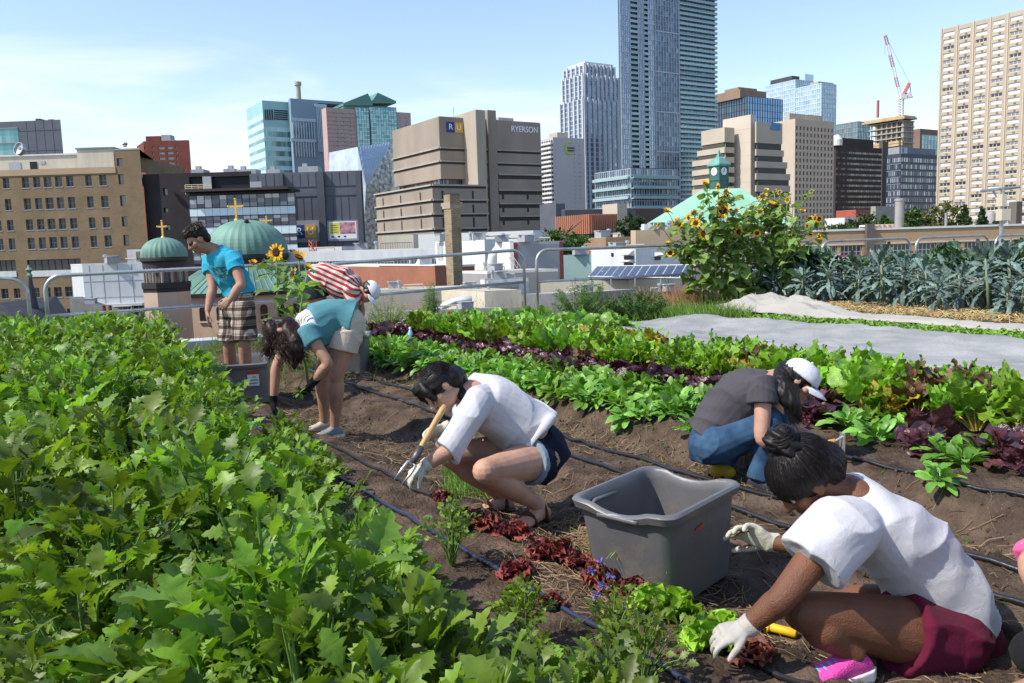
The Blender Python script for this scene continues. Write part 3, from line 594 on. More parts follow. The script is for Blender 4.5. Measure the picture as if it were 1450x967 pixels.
# ---- stepped condominium tower
r0 = Blk(826, 140, 560, 793, 881); r = thing('condominium_tower', 'blue grey condominium tower with a stepped crown', 'building', r0.base)
mg = MB(); mk = MB(); mc = MB()
def curtain(fc, z0, z1, nx, nz, mg, mk, o=.04, mw_=.35, mh=.25, tf=None, u0=0, u1=None, vert=True):
    u1 = fc.w if u1 is None else u1; du = (u1-u0)/nx; dz = (z1-z0)/nz
    for i in range(nx):
        for j in range(nz): fc.quad(mg, u0+i*du, u0+(i+1)*du, z0+j*dz, z0+(j+1)*dz, o, (tf or random.random)())
    if vert and mw_:
        for i in range(nx+1): u = u0+i*du; fc.box(mk, u-mw_/2, u+mw_/2, z0, z1, o+.002, o+.25)
    if mh:
        for j in range(nz+1): z = z0+j*dz; fc.box(mk, u0, u1, z-mh/2, z+mh/2, o+.001, o+.2)
def tw(): return min(1, max(0, random.gauss(.22, .2)))
segs = [(826, 140, 561, 793, 881, -1), (826, 106, 564, 796, 876, 0), (828, 92, 568, 798, 870, 0)]
zprev = ZB
for i, (xc, yt, Y, xl, xr, _) in enumerate(segs):
    b = Blk(xc, yt, Y, xl, xr); m_ = MB(); b.solid(m_, ZB if i == 0 else zprev-2, b.zt-.5); m_.build('core', mat('condo_core', (.30, .33, .38), .7, .05, .1), r)
    nz = max(3, int((b.zt-max(ZB, zprev))/3.1)); curtain(b.FL, zprev if i else ZB, b.zt, 8, nz, mg, mk, mw_=0, mh=.5, tf=tw); curtain(b.FR, zprev if i else ZB, b.zt, 12, nz, mg, mk, mw_=0, mh=.5, tf=tw)
    for fc, us in ((b.FL, (.02, .2, .4, .62, .8, .98)), (b.FR, (.02, .12, .25, .38, .5, .62, .74, .87, .98))):
        for k, u in enumerate(us): fc.box(mc, u*fc.w-.7, u*fc.w+.7, ZB if i == 0 else zprev-1, b.zt+(1.4 if k % 2 else .4), .05, .9)
    zprev = b.zt
b = Blk(828, 88, 570, 804, 868); m_ = MB(); b.solid(m_, zprev-1, b.zt+.5); m_.prism(b.pts(-.1), zprev+.2, zprev+1); m_.build('crown', mat('crown_white', (.6, .62, .64), .6, .05, .3), r)
mg.build('glazing', gl_blue, r); mk.build('floor_bands', mat('band_blue', (.42, .46, .52), .6, .05, .3), r); mc.build('piers', mat('pier_grey', (.48, .50, .53), .7, .06, .2), r)

# ---- the tall glass tower in the middle
T = Blk(878, -45, 450, 874.2, 1012); r = thing('glass_tower', 'tallest dark glass tower with stacked balconies on its right side', 'building', T.base)
fc = T.FR; m_ = MB(); T.solid(m_); m_.build('core', mat('tower_core', (.06, .07, .085), .7, .1, .2), r)
U = lambda x: fc.uz(x, 120)[0]; fl = (at(878, 0, 450).z-at(878, 234, 450).z)/32.0; nfl = int((T.zt-ZB)/fl); mg = MB(); mg2 = MB(); mk = MB(); z0 = ZB
curtain(fc, z0, z0+nfl*fl, 5, nfl, mg, mk, .8, .25, .3, tf=lambda: random.uniform(.3, 1), u0=U(877.5), u1=U(891))
curtain(fc, z0, z0+nfl*fl, 4, nfl, mg, mk, .8, .2, .25, tf=lambda: random.uniform(.2, .8), u0=U(902.5), u1=U(911))
curtain(fc, z0, z0+nfl*fl, 3, nfl, mg, mk, .8, .25, .3, tf=lambda: random.uniform(.3, 1), u0=U(917), u1=U(926))
curtain(fc, z0, z0+nfl*fl, 9, nfl, mg2, mk, 1.2, .3, .14, tf=lambda: max(0, random.gauss(.15, .25)), u0=U(926.3), u1=U(959))
curtain(fc, z0, z0+nfl*fl, 12, nfl, mg2, mk, .05, .2, 0, tf=lambda: random.choice((0, .05, .1, .2, .5)), u0=U(960), u1=U(1011))
for k in range(0, nfl, 8): fc.box(mk, U(926.3), U(959.5), z0+k*fl+2, z0+k*fl+2.7, 1.2, 1.6)
fc.box(mk, U(959), U(960), ZB, T.zt, 0, 1.6); fc.box(mk, U(891), U(891.8), ZB, T.zt, 0, 1.2)
mg.build('pale_glazing', gl_blue, r); mg2.build('dark_glazing', gl_tower, r); mk.build('mullions', mat('tower_mullion', (.40, .45, .50), .5, .05, .2), r)
bal = mat('balcony_slab', (.42, .52, .53), .6, .06, .3); balg = glass('balcony_glass', (.12, .24, .26), (.3, .45, .45), metal=.3)
for (xa, xb, o, n0) in ((960.3, 1013, 1.7, 60), (892, 902.4, 1.0, 50), (911.3, 917, 1.0, 0)):
    rest = MB()
    for k in range(nfl):
        z = z0+k*fl; m_ = MB(); fc.box(m_, U(xa), U(xb), z-.15, z+.2, .06, o); m_.m = 1; fc.box(m_, U(xa), U(xb), z+.2, z+1.15, o-.08, o-.03, random.random())
        if xa > 960: fc.box(m_, U(xb)-.05, U(xb), z+.2, z+1.15, .06, o-.1, .4)
        y_ok = nfl-k <= n0
        if y_ok: m_.build('balcony', [bal, balg], r)
        else: rest.merge(m_)
    if rest.v: o_ = rest.build('balcony', [bal, balg], r); o_['kind'] = 'stuff'
# its podium
for i, (xc, yt, Y, xl, xr) in enumerate(((893, 237, 420, 843, 958), (872, 246, 414, 842, 900))):
    b = Blk(xc, yt, Y, xl, xr)
    if i == 0:
        m_ = MB(); b.solid(m_); m_.build('podium', mat('podium_dark', (.05, .055, .065), .6, .1, .2), r); mg = MB(); mk = MB(); mb_ = MB()
        for fcx, n in ((b.FL, 16), (b.FR, 18)):
            zt, z_ = b.zt-.5, b.zt-.5-6*3.6; curtain(fcx, z_-7, zt, n, 9, mg, mk, .05, .3, .3, tf=lambda: random.choice((0, .05, .1, .2, .6, .8)))
            for k in range(4): z = zt-5-k*5; fcx.box(mb_, -.0, fcx.w, z, z+.5, .3, 2.2); fcx.box(mb_, 0, fcx.w, z+.5, z+1.5, 2.05, 2.2)
        mg.build('podium_glazing', gl_tower, r); mk.build('podium_frame', MATS['tower_mullion'], r); mb_.build('podium_terrace', [mat('terrace_band', (.30, .42, .42), .5, .06, .2)], r)

# ---- mirror glass block with brown top
B = Blk(1058, 136, 500, 1008, 1108); r = thing('mirror_glass_building', 'blue mirror glass block under a brown stepped roof', 'building', B.base)
mg = MB(); mk = MB(); curtain(B.FL, ZB, B.zt, 14, 26, mg, mk, .05, .12, .12, tf=lambda: max(0, random.gauss(.0, .08))); m2 = MB(); curtain(B.FR, ZB, B.zt, 14, 26, m2, mk, .05, .12, .12, tf=lambda: random.uniform(.1, .4))
m_ = MB(); B.solid(m_, ZB, B.zt-.5); m_.build('core', greydark, r); mg.build('dark_glazing', gl_tower, r); m2.build('blue_glazing', glass('mirror_blue', (.14, .24, .38), (.3, .45, .6), metal=.6), r); mk.build('mullions', frame_d, r)
m_ = MB(); b = Blk(1048, 126, 502, 1012, 1085); b.solid(m_, B.zt-.5, b.zt); b = Blk(1046, 123, 512, 1026, 1072); b.solid(m_, B.zt-.5, b.zt); m_.build('roof_storey', mat('brown_stone', (.26, .18, .13), .8, .1, .2), r)

# ---- pair of glass towers
for lab, (xc, yt, Y, xl, xr), cap in (('light blue glass tower with a black cap, behind the beige blocks', (1126, 113, 640, 1085, 1152), 1), ('front one of two light blue glass towers, with pale spandrel rows', (1163, 118, 600, 1127, 1184), 0)):
    B = Blk(xc, yt, Y, xl, xr); r = thing('glass_tower', lab, 'building', B.base); mg = MB(); mk = MB(); nz = int((B.zt-ZB)/3.2)
    curtain(B.FL, ZB, B.zt, 14, nz, mg, mk, .05, .15, .5, tf=lambda: random.uniform(0, .6)); curtain(B.FR, ZB, B.zt, 9, nz, mg, mk, .05, .3, 1.0, tf=lambda: random.uniform(0, .6))
    m_ = MB(); B.solid(m_, ZB, B.zt-.5); m_.build('core', greydark, r); mg.build('glazing', gl_pale, r); mk.build('mullions', mat('spandrel_pale', (.55, .62, .66), .5, .05, .2), r)
    m_ = MB(); b = Blk(xc-4, yt-6 if cap else yt-3, Y+4, xl+6 if cap else xl+20, xr-20 if cap else xr-4); b.solid(m_, B.zt-.6, b.zt); m_.build('roof_storey', greydark if cap else greywall, r)
    if cap: m_ = MB(); b = Blk(1140, 104.5, 655, 1126, 1152); b.solid(m_, B.zt-5, b.zt); m_.build('glass_block', gl_pale, r)

# ---- stepped beige concrete hall
B = Blk(1063, 162, 230, 1023.5, 1070, yl=166); r = thing('stepped_building', 'beige concrete hall with a windowless shaft and stepped floors', 'building', B.base)
m_ = MB(); B.solid(m_)
for k in range(1, 9): z = B.zt-k*3.6; B.FL.box(m_, 0, B.FL.w, z-.04, z+.04, .002, .03)
m_.build('shaft', mat('shaft_concrete', (.52, .45, .36), .9, .08, .12, .15, 2), r); m_ = MB(); m_.tube([at(1051, 160, 232), at(1051, 152, 232)], .05, 5); m_.build('mast', greydark, r)
fl_px = [(178, 199), (206, 214), (220, 228), (234, 242), (248, 256), (262, 270), (276, 286), (290, 300)]
xls = [(993, 1025), (987, 1025), (980, 1025), (980, 1025), (980, 1025), (980, 1025), (979, 1025), (979, 1025)]
mw = MB(); mg = MB()
for (ya, yb), (xa, xb) in zip(fl_px, xls):
    b = Blk(1026, ya+2, 231, xa, 1040); z1 = b.zt; z0 = at(1026, yb+2, 231).z; m_ = MB(); b.solid(m_, z0, z1); m_.build('storey', beige, r)
    zb2 = z0-1.6
    for i in range(12): b.FL.quad(mg, b.FL.w*i/12, b.FL.w*(i+1)/12-.1, zb2, z0, -.5, random.choice((.05, .5, .9)))
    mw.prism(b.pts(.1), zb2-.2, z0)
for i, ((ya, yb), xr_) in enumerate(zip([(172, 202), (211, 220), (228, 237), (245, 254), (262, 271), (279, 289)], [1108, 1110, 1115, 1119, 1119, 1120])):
    b = Blk(1071, ya, 229+.0*i, 1069, xr_); z1 = b.zt; z0 = at(1071, yb, 229).z; m_ = MB(); b.solid(m_, z0, z1); m_.build('storey', mat('beige_painted_shade', (.43, .36, .28), .9, .08, .12), r)  # darker copy of the beige: the shaded side painted into the colour
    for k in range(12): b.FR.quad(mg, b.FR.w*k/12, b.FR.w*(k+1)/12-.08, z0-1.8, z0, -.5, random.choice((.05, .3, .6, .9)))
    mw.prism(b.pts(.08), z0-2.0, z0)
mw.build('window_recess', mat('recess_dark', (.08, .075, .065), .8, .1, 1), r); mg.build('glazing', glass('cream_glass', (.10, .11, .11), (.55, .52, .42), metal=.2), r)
q = Face(B.c, B.r); b = Blk(1071, 172, 229, 1069, 1108); q = b.FR.rect(1091, 174, 1104.5, 184); m_ = MB(); b.FR.box(m_, q[0], q[1], q[2], q[3], .05, .2); m_.solo('blue_sign', mat('banner_blue', (.08, .22, .42), .5, .2, .3), 'small blue panel sign on the beige stepped hall', 'sign', b.FR.P((q[0]+q[1])/2, q[2], .05))

# ---- beige office slab
B = Blk(1126, 168, 300, 1078, 1181, yl=163); r = thing('office_building', 'beige slab with a blank left side and rows of small dark windows', 'building', B.base)
fc = B.FR; nf = 16; pz = (B.zt-at(1126, 304, 300).z)/15; h = grid(ug(fc.w, 11, fc.w/11*.42), [(B.zt-2.2-pz*(k+1)+.25*pz, B.zt-2.2-pz*k-.15*pz) for k in range(17)])
mw = MB(); fc.wall(mw, ZB, B.zt, h, .5); B.FL.wall(mw, ZB, B.zt); B.backs(mw, ZB, B.zt); mw.prism(B.pts(.02), B.zt-.8, B.zt-.3); mw.build('wall', mat('office_beige', (.48, .395, .31), .9, .06, .15), r)
fc.windows(r, h, gl_dark, frame_d, .45, 1, 1, .08, tints=(.0, .1, .25)); m_ = MB(); b = Blk(1118, 160, 306, 1112, 1165); b.solid(m_, B.zt-.5, b.zt); m_.build('roof_storey', concrete, r)

# ---- dark brown slab
B = Blk(1184, 206, 340, 1181, 1249); r = thing('office_building', 'dark brown slab with pale window ribbons', 'building', B.base); fc = B.FR
m_ = MB(); B.solid(m_); m_.build('wall', darkbrown, r); mg = MB(); mk = MB(); nf = 15; pz = (B.zt-at(1184, 300, 340).z)/12
for k in range(17):
    z = B.zt-2-pz*(k+1)
    for i in range(26): fc.quad(mg, fc.w*i/26+.1, fc.w*(i+1)/26-.1, z+.55*pz, z+.92*pz, .04, random.choice((.0, .05, .2, .5, .8)))
mg.build('window_row', glass('brown_glass', (.03, .025, .025), (.28, .25, .24), metal=.1), r)
m_ = MB(); b = Blk(1190, 195, 343, 1186, 1237); b.solid(m_, B.zt-.3, b.zt); m_.build('roof_storey', darkbrown, r); c = at(1189, 206, 338); m_ = MB(); m_.lathe((c.x, c.y+3, B.zt), [(2.2, 0), (2.2, 2.4), (1.2, 4), (.2, 4.4)], 14); m_.build('roof_tank', white, r)

# ---- concrete tower going up, and its crane
B = Blk(1280, 170, 430, 1230, 1296, yl=171); r = thing('unfinished_tower', 'bare concrete tower under construction with open floors', 'building', B.base); pz = (at(1280, 170, 430).z-at(1280, 285, 430).z)/15
m_ = MB(); m_.prism(B.pts(.3), ZB, B.zt); m_.build('core', mat('raw_core', (.18, .165, .15), .9, .15, .2), r)
for k in range(22):
    z = B.zt-k*pz; m_ = MB(); m_.prism(B.pts(0), z-.4, z); m_.build('floor_slab', concrete, r)
m_ = MB(); random.seed(3)
for k in range(22):
    z = B.zt-k*pz
    for fc in (B.FL, B.FR):
        for i in range(7): p = fc.P(fc.w*(i+.5)/7, z-pz, -.8); m_.box(p, .6, .6, pz-.4)
        if k > 6:
            for i in range(14):
                if random.random() < .55: fc.box(m_, fc.w*i/14, fc.w*(i+.9)/14, z-pz, z-pz*.55, -.3, -.2)
m_.build('columns', concrete, r); m_ = MB()
for k, y in enumerate((200, 204)): z = at(1280, y, 430).z; B.FL.box(m_, 0, B.FL.w, z-.6, z+.6, .1, 1.0)
b = Blk(1281, 163, 428, 1221, 1299, yl=167); m_.prism(b.pts(0), B.zt+.6, B.zt+1.6); m_.prism(b.pts(.06), B.zt+1.6, B.zt+2.4); m_.build('formwork', mat('plywood', (.48, .36, .2), .8, .2, .3), r)
m_ = MB(); q = at(1240, 214, 425); B.FL.box(m_, 0, B.FL.w*.98, at(1250, 222, 425).z, at(1250, 206, 425).z, .3, .5); m_.build('safety_screen', mat('screen_grey', (.30, .31, .34), .8, .1, .2), r)
c0 = at(1276, 158, 432); base = V((c0.x, c0.y, B.zt)); r = thing('tower_crane', 'red and white luffing crane on the unfinished tower', 'crane', base); red = mat('crane_red', (.45, .12, .11), .5, .1, 1); cw = mat('crane_white', (.70, .66, .64), .5, .1, 1)
def lattice(mb, a, b, wdt, n, th, m0=0, m1=1):
    a, b = V(a), V(b); d = (b-a).normalized(); x = d.orthogonal().normalized(); y = d.cross(x)
    cs = [(x+y)*wdt/2, (x-y)*wdt/2, -(x+y)*wdt/2, (y-x)*wdt/2]
    for k in range(n):
        mb.m = m0 if (k*6//n) % 2 else m1; p, q = a.lerp(b, k/n), a.lerp(b, (k+1)/n)
        for i in range(4): mb.tube([p+cs[i], q+cs[i]], th, 4); mb.tube([p+cs[i], q+cs[(i+1) % 4]], th*.7, 4)
top = at(1276, 141, 432); tip = at(1253.5, 50, 440); aT = at(1288, 117, 432)
m_ = MB(); lattice(m_, base, top, 1.8, 8, .22, 1, 1); m_.build('mast', [red, cw], r); m_ = MB(); lattice(m_, top, tip, 1.2, 26, .11); m_.build('jib', [red, cw], r)
m_ = MB(); lattice(m_, top, aT, 1.0, 6, .2, 0, 0); m_.tube([aT, at(1290, 135, 432)], .2, 5); m_.build('a_frame', [red, cw], r)
m_ = MB(); c = at(1276, 139, 432); q = at(1289, 133, 432); m_.box((c.x+1, c.y, c.z-.5), 3, 2.4, 2.2); m_.box(((c.x+q.x)/2+1, c.y, c.z), q.x-c.x, 1.6, .8); m_.m = 1; m_.box((q.x-.7, q.y, q.z-2), 2, 2.2, 2.6); m_.build('slewing_deck', [cw, cw], r)
m_ = MB(); m_.tube([tip, aT], .06, 4); m_.tube([tip, tip+V((0, 0, -10))], .05, 4); m_.build('cable', frame_d, r)
c = at(1243, 158, 425); m_ = MB(); m_.tube([(c.x, c.y, B.zt+1), (c.x, c.y, at(1244, 142, 425).z)], .7, 6); m_.solo('red_hoist', red, 'short red hoist post on the unfinished tower roof', 'hoist', (c.x, c.y, B.zt+1))
# behind it
B = Blk(1214, 172, 560, 1184, 1232, yl=174); r = thing('glass_block', 'pale green glass block half hidden by the unfinished tower', 'building', B.base); mg = MB(); mk = MB(); curtain(B.FL, ZB, B.zt, 10, 28, mg, mk, .05, .2, .4, tf=lambda: random.uniform(0, .6)); curtain(B.FR, ZB, B.zt, 8, 28, mg, mk, .05, .2, .4, tf=lambda: random.uniform(0, .6)); m_ = MB(); B.solid(m_, ZB, B.zt-.5); m_.build('core', greydark, r); mg.build('glazing', glass('greenish_glass', (.20, .32, .34), (.42, .52, .52), metal=.4), r); mk.build('mullions', frame_g, r)
# brown brick and glass block at the right of the crane
B = Blk(1303, 182, 480, 1292, 1332, yl=183); r = thing('brick_block', 'brown brick block with a square glass front beside the tan tower', 'building', B.base); m_ = MB(); B.solid(m_); m_.build('wall', mat('brown_brick_far', (.22, .14, .11), .9, .1, .2), r); mg = MB(); mk = MB(); q = B.FR.rect(1305, 192, 1332, 222); curtain(B.FR, q[2]-8, q[3], 6, 8, mg, mk, .05, .3, .3, tf=lambda: random.uniform(0, .5), u0=q[0], u1=B.FR.w); mg.build('glazing', gl_teal, r); mk.build('mullions', frame_w, r)
# ---- navy block with white window panes
B = Blk(1276, 217, 380, 1256, 1331, yl=224); r = thing('apartment_building', 'navy block with scattered white windows left of the tan tower', 'building', B.base); m_ = MB(); B.solid(m_); m_.build('wall', mat('navy_cladding', (.045, .055, .085), .5, .15, .3), r); mg = MB(); mk = MB()
for fc, n in ((B.FL, 8), (B.FR, 17)):
    pz = 3.0; nz = int((B.zt-ZB-2)/pz)
    for j in range(nz):
        for i in range(n):
            z = ZB+j*pz+1; u = fc.w*i/n; w_ = fc.w/n
            fc.quad(mg, u+.15*w_, u+.8*w_, z+.5, z+2.4, .04, random.choice((.0, .1, .2, .5, .8, 1)))
        fc.box(mk, 0, fc.w, ZB+j*pz+.55, ZB+j*pz+.75, .05, .15)
mg.build('window_row', gl_navy, r); mk.build('floor_line', frame_g, r); m_ = MB(); b = Blk(1285, 209, 386, 1280, 1325); b.solid(m_, B.zt-.3, b.zt); m_.build('roof_storey', mat('navy_roof_glass', (.09, .13, .18), .4, .2, .2), r)

# ---- tan apartment tower at the right edge
c = at(1332, 42, 330); c = V((c.x, c.y, 0)); e = hit(c, -Rd, 1500, 42); fc = Face(c, e); zt = at(1332, 42, 330).z
r = thing('apartment_tower', 'tan apartment tower filling the right edge, with paired window bays', 'building', V(((c+e)/2).xy.to_3d())+V((0, 0, ZB)))
nb = round(fc.w/(fc.uz(1354.5, 100)[0]-fc.uz(1332, 100)[0]))
bays = []; x = 1334.5
pb = fc.uz(1356, 100)[0]-fc.uz(1333.8, 100)[0]
pz = (zt-fc.uz(1345, 281)[1])/25.0
zrows = [(zt-1.0-pz*(k+1)+.25*pz, zt-1.0-pz*k-.22*pz) for k in range(30)]
ubs = []
k = 0
while .5+k*pb+pb < fc.w: ubs.append((.5+k*pb+pb*.12, .5+k*pb+pb*.80)); k += 1
h = grid(ubs, zrows); mw = MB(); fc.wall(mw, ZB, zt, h, .3); n = -fc.n*22
mw.quad(c+V((0, 0, ZB)), c+V((0, 0, zt)), c+n+V((0, 0, zt)), c+n+V((0, 0, ZB))); mw.quad(e+V((0, 0, ZB)), e+n+V((0, 0, ZB)), e+n+V((0, 0, zt)), e+V((0, 0, zt))); mw.quad(c+n+V((0, 0, ZB)), c+n+V((0, 0, zt)), e+n+V((0, 0, zt)), e+n+V((0, 0, ZB)))
mw.quad(c+V((0, 0, zt)), e+V((0, 0, zt)), e+n+V((0, 0, zt)), c+n+V((0, 0, zt))); mw.build('wall', tanbrk, r)
m_ = MB(); k = 0
while .5+k*pb < fc.w: fc.box(m_, .5+k*pb-.22, .5+k*pb+.22, ZB, zt+.3, .002, .3); k += 1
m_.build('pier', mat('tan_pier', (.50, .425, .325), .9, .05, .2), r)
m_ = MB()
for (a, b) in ubs:
    for (z0_, z1_) in zrows: fc.box(m_, a+(b-a)*.52, a+(b-a)*.70, z0_-.85, z0_-.35, .002, .18)
o = m_.build('air_conditioner', mat('ac_grille', (.20, .15, .11), .7, .2, 1), r); o['kind'] = 'stuff'
fc.windows(r, h, glass('painted_reflection_pane', (.05, .055, .06), (.72, .75, .76), metal=.15), frame_w, .28, 3, 1, .16, tints=(.0, .25, .8, 1.0, 1.0), limit=96)  # pale tints put bright reflections into the pane colour
MATS['dark_glass']
random.seed(11)
def blk(name, label, cat, xc, yt, Y, xl, xr, m, zb=ZB, yl=None, yr=None, coping=None, roofm=None, dl=None, dr=None, extra=None):
    B = Blk(xc, yt, Y, xl, xr, dl, dr, yl, yr); base = V(B.base); base.z = zb; r = thing(name, label, cat, base)
    m_ = MB(); B.solid(m_, zb, B.zt-.04); m_.build('wall', m, r)
    m_ = MB()
    if coping:
        m_.prism(B.pts(-.004), B.zt-.04, B.zt+.12); m_.build('coping', coping, r); m_ = MB(); m_.prism(B.pts(.05), B.zt+.12, B.zt+.124)
    else: m_.prism(B.pts(.004), B.zt-.04, B.zt)
    m_.build('roof', roofm or roofgrey, r); B.root = r; rk = random.Random(label)
    for k in range(3 if B.zt < 3 else 0):
        p = B.pts(.2); q = p[0].lerp(p[1], rk.random()).lerp(p[3].lerp(p[2], rk.random()), rk.uniform(.1, .7)); z = B.zt+(.12 if coping else 0); m_ = MB(); s_ = Y/70
        if k == 0: m_.box((q.x, q.y, z), 1.1*s_, .8*s_, .55*s_, rk.random()); m_.box((q.x, q.y, z+.55*s_), 1.2*s_, .9*s_, .06*s_, rk.random())
        elif k == 1: m_.lathe((q.x, q.y, z), [(.14*s_, 0), (.12*s_, .5*s_), (.22*s_, .52*s_), (.2*s_, .7*s_), (.02, .75*s_)], 10)
        else: m_.tube([V((q.x, q.y, z)), V((q.x, q.y, z+.3*s_)), V((q.x+1.6*s_, q.y+.3, z+.3*s_)), V((q.x+1.6*s_, q.y+.3, z))], .07*s_, 6)
        m_.build(('roof_unit', 'roof_vent', 'roof_pipe')[k], (greywall, steel, offwhite)[k], r)
    return B
# ---- church with two copper domes
pinkwall = mat('pink_stucco', (.50, .37, .27), .9, .08, .5, .15, 8)
Yt = 82; c = at(233, 366, Yt); bz = -14; r = thing('church_tower', 'small pink church tower under a ribbed green dome with gold cross', 'tower', (c.x, c.y, bz))
px = Yt/F; Rm = 30*px; zt = at(232, 336, Yt).z; zd = at(232, 364, Yt).z
def dome(mb, cx, cy, z0, z1, Rr, n=36, pinch=1.0, rib=.02):
    rings = []
    for i in range(15):
        a = i/14*math.pi/2; rr = Rr*math.cos(a)**.92*(1+.05*math.sin(a*2)); z = z0+(z1-z0)*math.sin(a)
        rings.append([(cx+max(rr, .01)*(1+(rib if j % 2 else 0))*math.cos(2*math.pi*j/(2*n)), cy+max(rr, .01)*(1+(rib if j % 2 else 0))*math.sin(2*math.pi*j/(2*n)), z) for j in range(2*n)])
    mb.loft(rings)
m_ = MB(); dome(m_, c.x, c.y, zd, zt, Rm, 26, rib=.03); m_.build('dome', copper, r)
m_ = MB(); m_.lathe((c.x, c.y, 0), [(Rm*.98, zd-.02), (Rm*1.07, zd-.1), (Rm*1.07, zd-.35), (Rm*.98, zd-.5), (Rm*.98, zd-1.0), (.1, zd-1.0)], 32); m_.build('drum', mat('dark_cornice', (.035, .03, .028), .7, .2, 1), r)
zc = at(232, 400, Yt).z; m_ = MB()
for k in range(14):
    a = 2*math.pi*k/14; m_.tube([(c.x+Rm*.92*math.cos(a), c.y+Rm*.92*math.sin(a), zc), (c.x+Rm*.92*math.cos(a), c.y+Rm*.92*math.sin(a), zd-1.0)], .13, 8)
m_.build('colonnade', mat('stone_column', (.30, .25, .2), .9, .1, 1), r); m_ = MB(); m_.lathe((c.x, c.y, 0), [(Rm*.75, zc), (Rm*.75, zd-.9)], 24); m_.build('lantern', gl_dark, r)
m_ = MB(); m_.lathe((c.x, c.y, 0), [(Rm*.5, bz), (Rm*1.12, zc-.5), (Rm*1.16, zc-.5), (Rm*1.16, zc+.05), (.1, zc+.05)], 8, tint=.5); m_.build('cornice', MATS['dark_cornice'], r)
m_ = MB(); m_.lathe((c.x, c.y, 0), [(Rm*1.1, bz), (Rm*1.1, zc-.52)], 8); m_.build('shaft', pinkwall, r)
def cross(parent, p, h, w, th=.09, name='cross'):
    m_ = MB(); p = V(p); m_.box(p, th*1.6, th, h); m_.box(p+V((0, 0, h*.62)), w, th*.9, th*1.6)
    for q in ((w/2, h*.62+th*.8), (-w/2, h*.62+th*.8), (0, h)): m_.ball(p+V((q[0], 0, q[1])), th*1.1, 8)
    m_.ball(p, th*2.2, 10); return m_.build(name, gold, parent) if parent else m_
cross(r, (c.x, c.y, zt-.05), (at(229, 312, Yt).z-zt), 13*px, .1)
Yn = 96; px = Yn/F; c = at(350, 359, Yn); Rm = 54.5*px; zd = at(350, 360, Yn).z; zt = at(350, 311, Yn).z; r = thing('church', 'pink church with an octagonal green roof and a large ribbed dome', 'church', (c.x, c.y, bz))
m_ = MB(); dome(m_, c.x, c.y, zd, zt, Rm, 32, rib=.018); m_.build('dome', copper, r); cross(r, (c.x-.8, c.y-.5, zt-.1), at(340, 281, Yn).z-zt, 20*px, .14)
m_ = MB(); m_.ball(at(349, 314, Yn-2), .3, 8); m_.build('dome_hatch', black, r)
m_ = MB(); zq = at(350, 374, Yn).z; m_.lathe((c.x, c.y, 0), [(Rm*.97, zq), (Rm*1.0, zd-.5), (Rm*1.04, zd-.45), (Rm*1.04, zd-.02), (.1, zd)], 40); m_.build('drum', MATS['dark_cornice'], r)
ze = at(241, 420, 84).z; Ro = Rm*2.02
def octa(rad, z, ph=.30): return [(c.x+rad*math.cos(2*math.pi*j/8+ph), c.y+rad*math.sin(2*math.pi*j/8+ph), z) for j in range(8)]
m_ = MB()
A_, B_ = octa(Ro, ze), octa(Rm*.98, zq)
nst = 9; random.seed(5)
for j in range(8):
    for k in range(nst):
        a0, a1 = V(A_[j]).lerp(V(A_[(j+1) % 8]), k/nst), V(A_[j]).lerp(V(A_[(j+1) % 8]), (k+1)/nst); b0, b1 = V(B_[j]).lerp(V(B_[(j+1) % 8]), k/nst), V(B_[j]).lerp(V(B_[(j+1) % 8]), (k+1)/nst)
        m_.quad(a0, a1, b1, b0); m_.tube([a0+V((0, 0, .03)), b0+V((0, 0, .03))], .06, 4)
m_.build('roof', copper, r)
m_ = MB(); m_.loft([octa(Ro*1.015, ze-.35), octa(Ro*1.02, ze-.02)]); m_.build('eave', MATS['dark_cornice'], r)
m_ = MB(); m_.loft([octa(Ro*.97, bz), octa(Ro*.97, ze-.35)]); m_.build('wall', pinkwall, r)
W_ = octa(Ro*.972, 0)
def arch_win(parent, fc, uc, z0, z1, w, m_g, arch=True):
    m_ = MB(); n = 8; pts = [(uc-w/2, z0), (uc+w/2, z0), (uc+w/2, z1-w/2)]
    if arch: pts += [(uc+w/2*math.cos(a), z1-w/2+w/2*math.sin(a)) for a in np.linspace(.2, math.pi-.2, n)]
    pts += [(uc-w/2, z1-w/2)]; k = len(pts)
    m_.add([fc.P(u, z, .05) for u, z in pts]+[fc.P(u, z, -.05) for u, z in pts], [tuple(range(k))]+[(i, k+i, k+(i+1) % k, (i+1) % k) for i in range(k)], .05)
    m_.m = 1; fc.box(m_, uc-w*.62, uc+w*.62, z0-.22, z0-.04, .0, .16); m_.build('window', [m_g, offwhite], parent)
for j in range(8):
    p, q = V(W_[j]), V(W_[(j+1) % 8]); fc = Face(p, q)
    if fc.n.dot(-p) < 0 : continue
    vis = fc.n.dot(V((0, 0, 0))-(p+q)/2) > 0
    if not vis: continue
    if fc.n.x < -.3:
        for k in (-1, 0, 1): arch_win(r, fc, fc.w*.5+k*.55, ze-2.9+(0 if k else .0), ze-1.2+(0 if k else .4), .34, gl_dark)
    else:
        for k in (.22, .5, .78): arch_win(r, fc, fc.w*k, ze-2.9, ze-1.35, .8, gl_dark)
m_ = cross(None, at(378, 324, 118), 1.7, 1.5, .13); p = at(378, 324, 118); m_.tube([(p.x, p.y, -10), (p.x, p.y, p.z)], .12, 6); m_.solo('small_cross', gold, 'small gold cross standing behind the large green dome', 'cross', (p.x, p.y, -10))
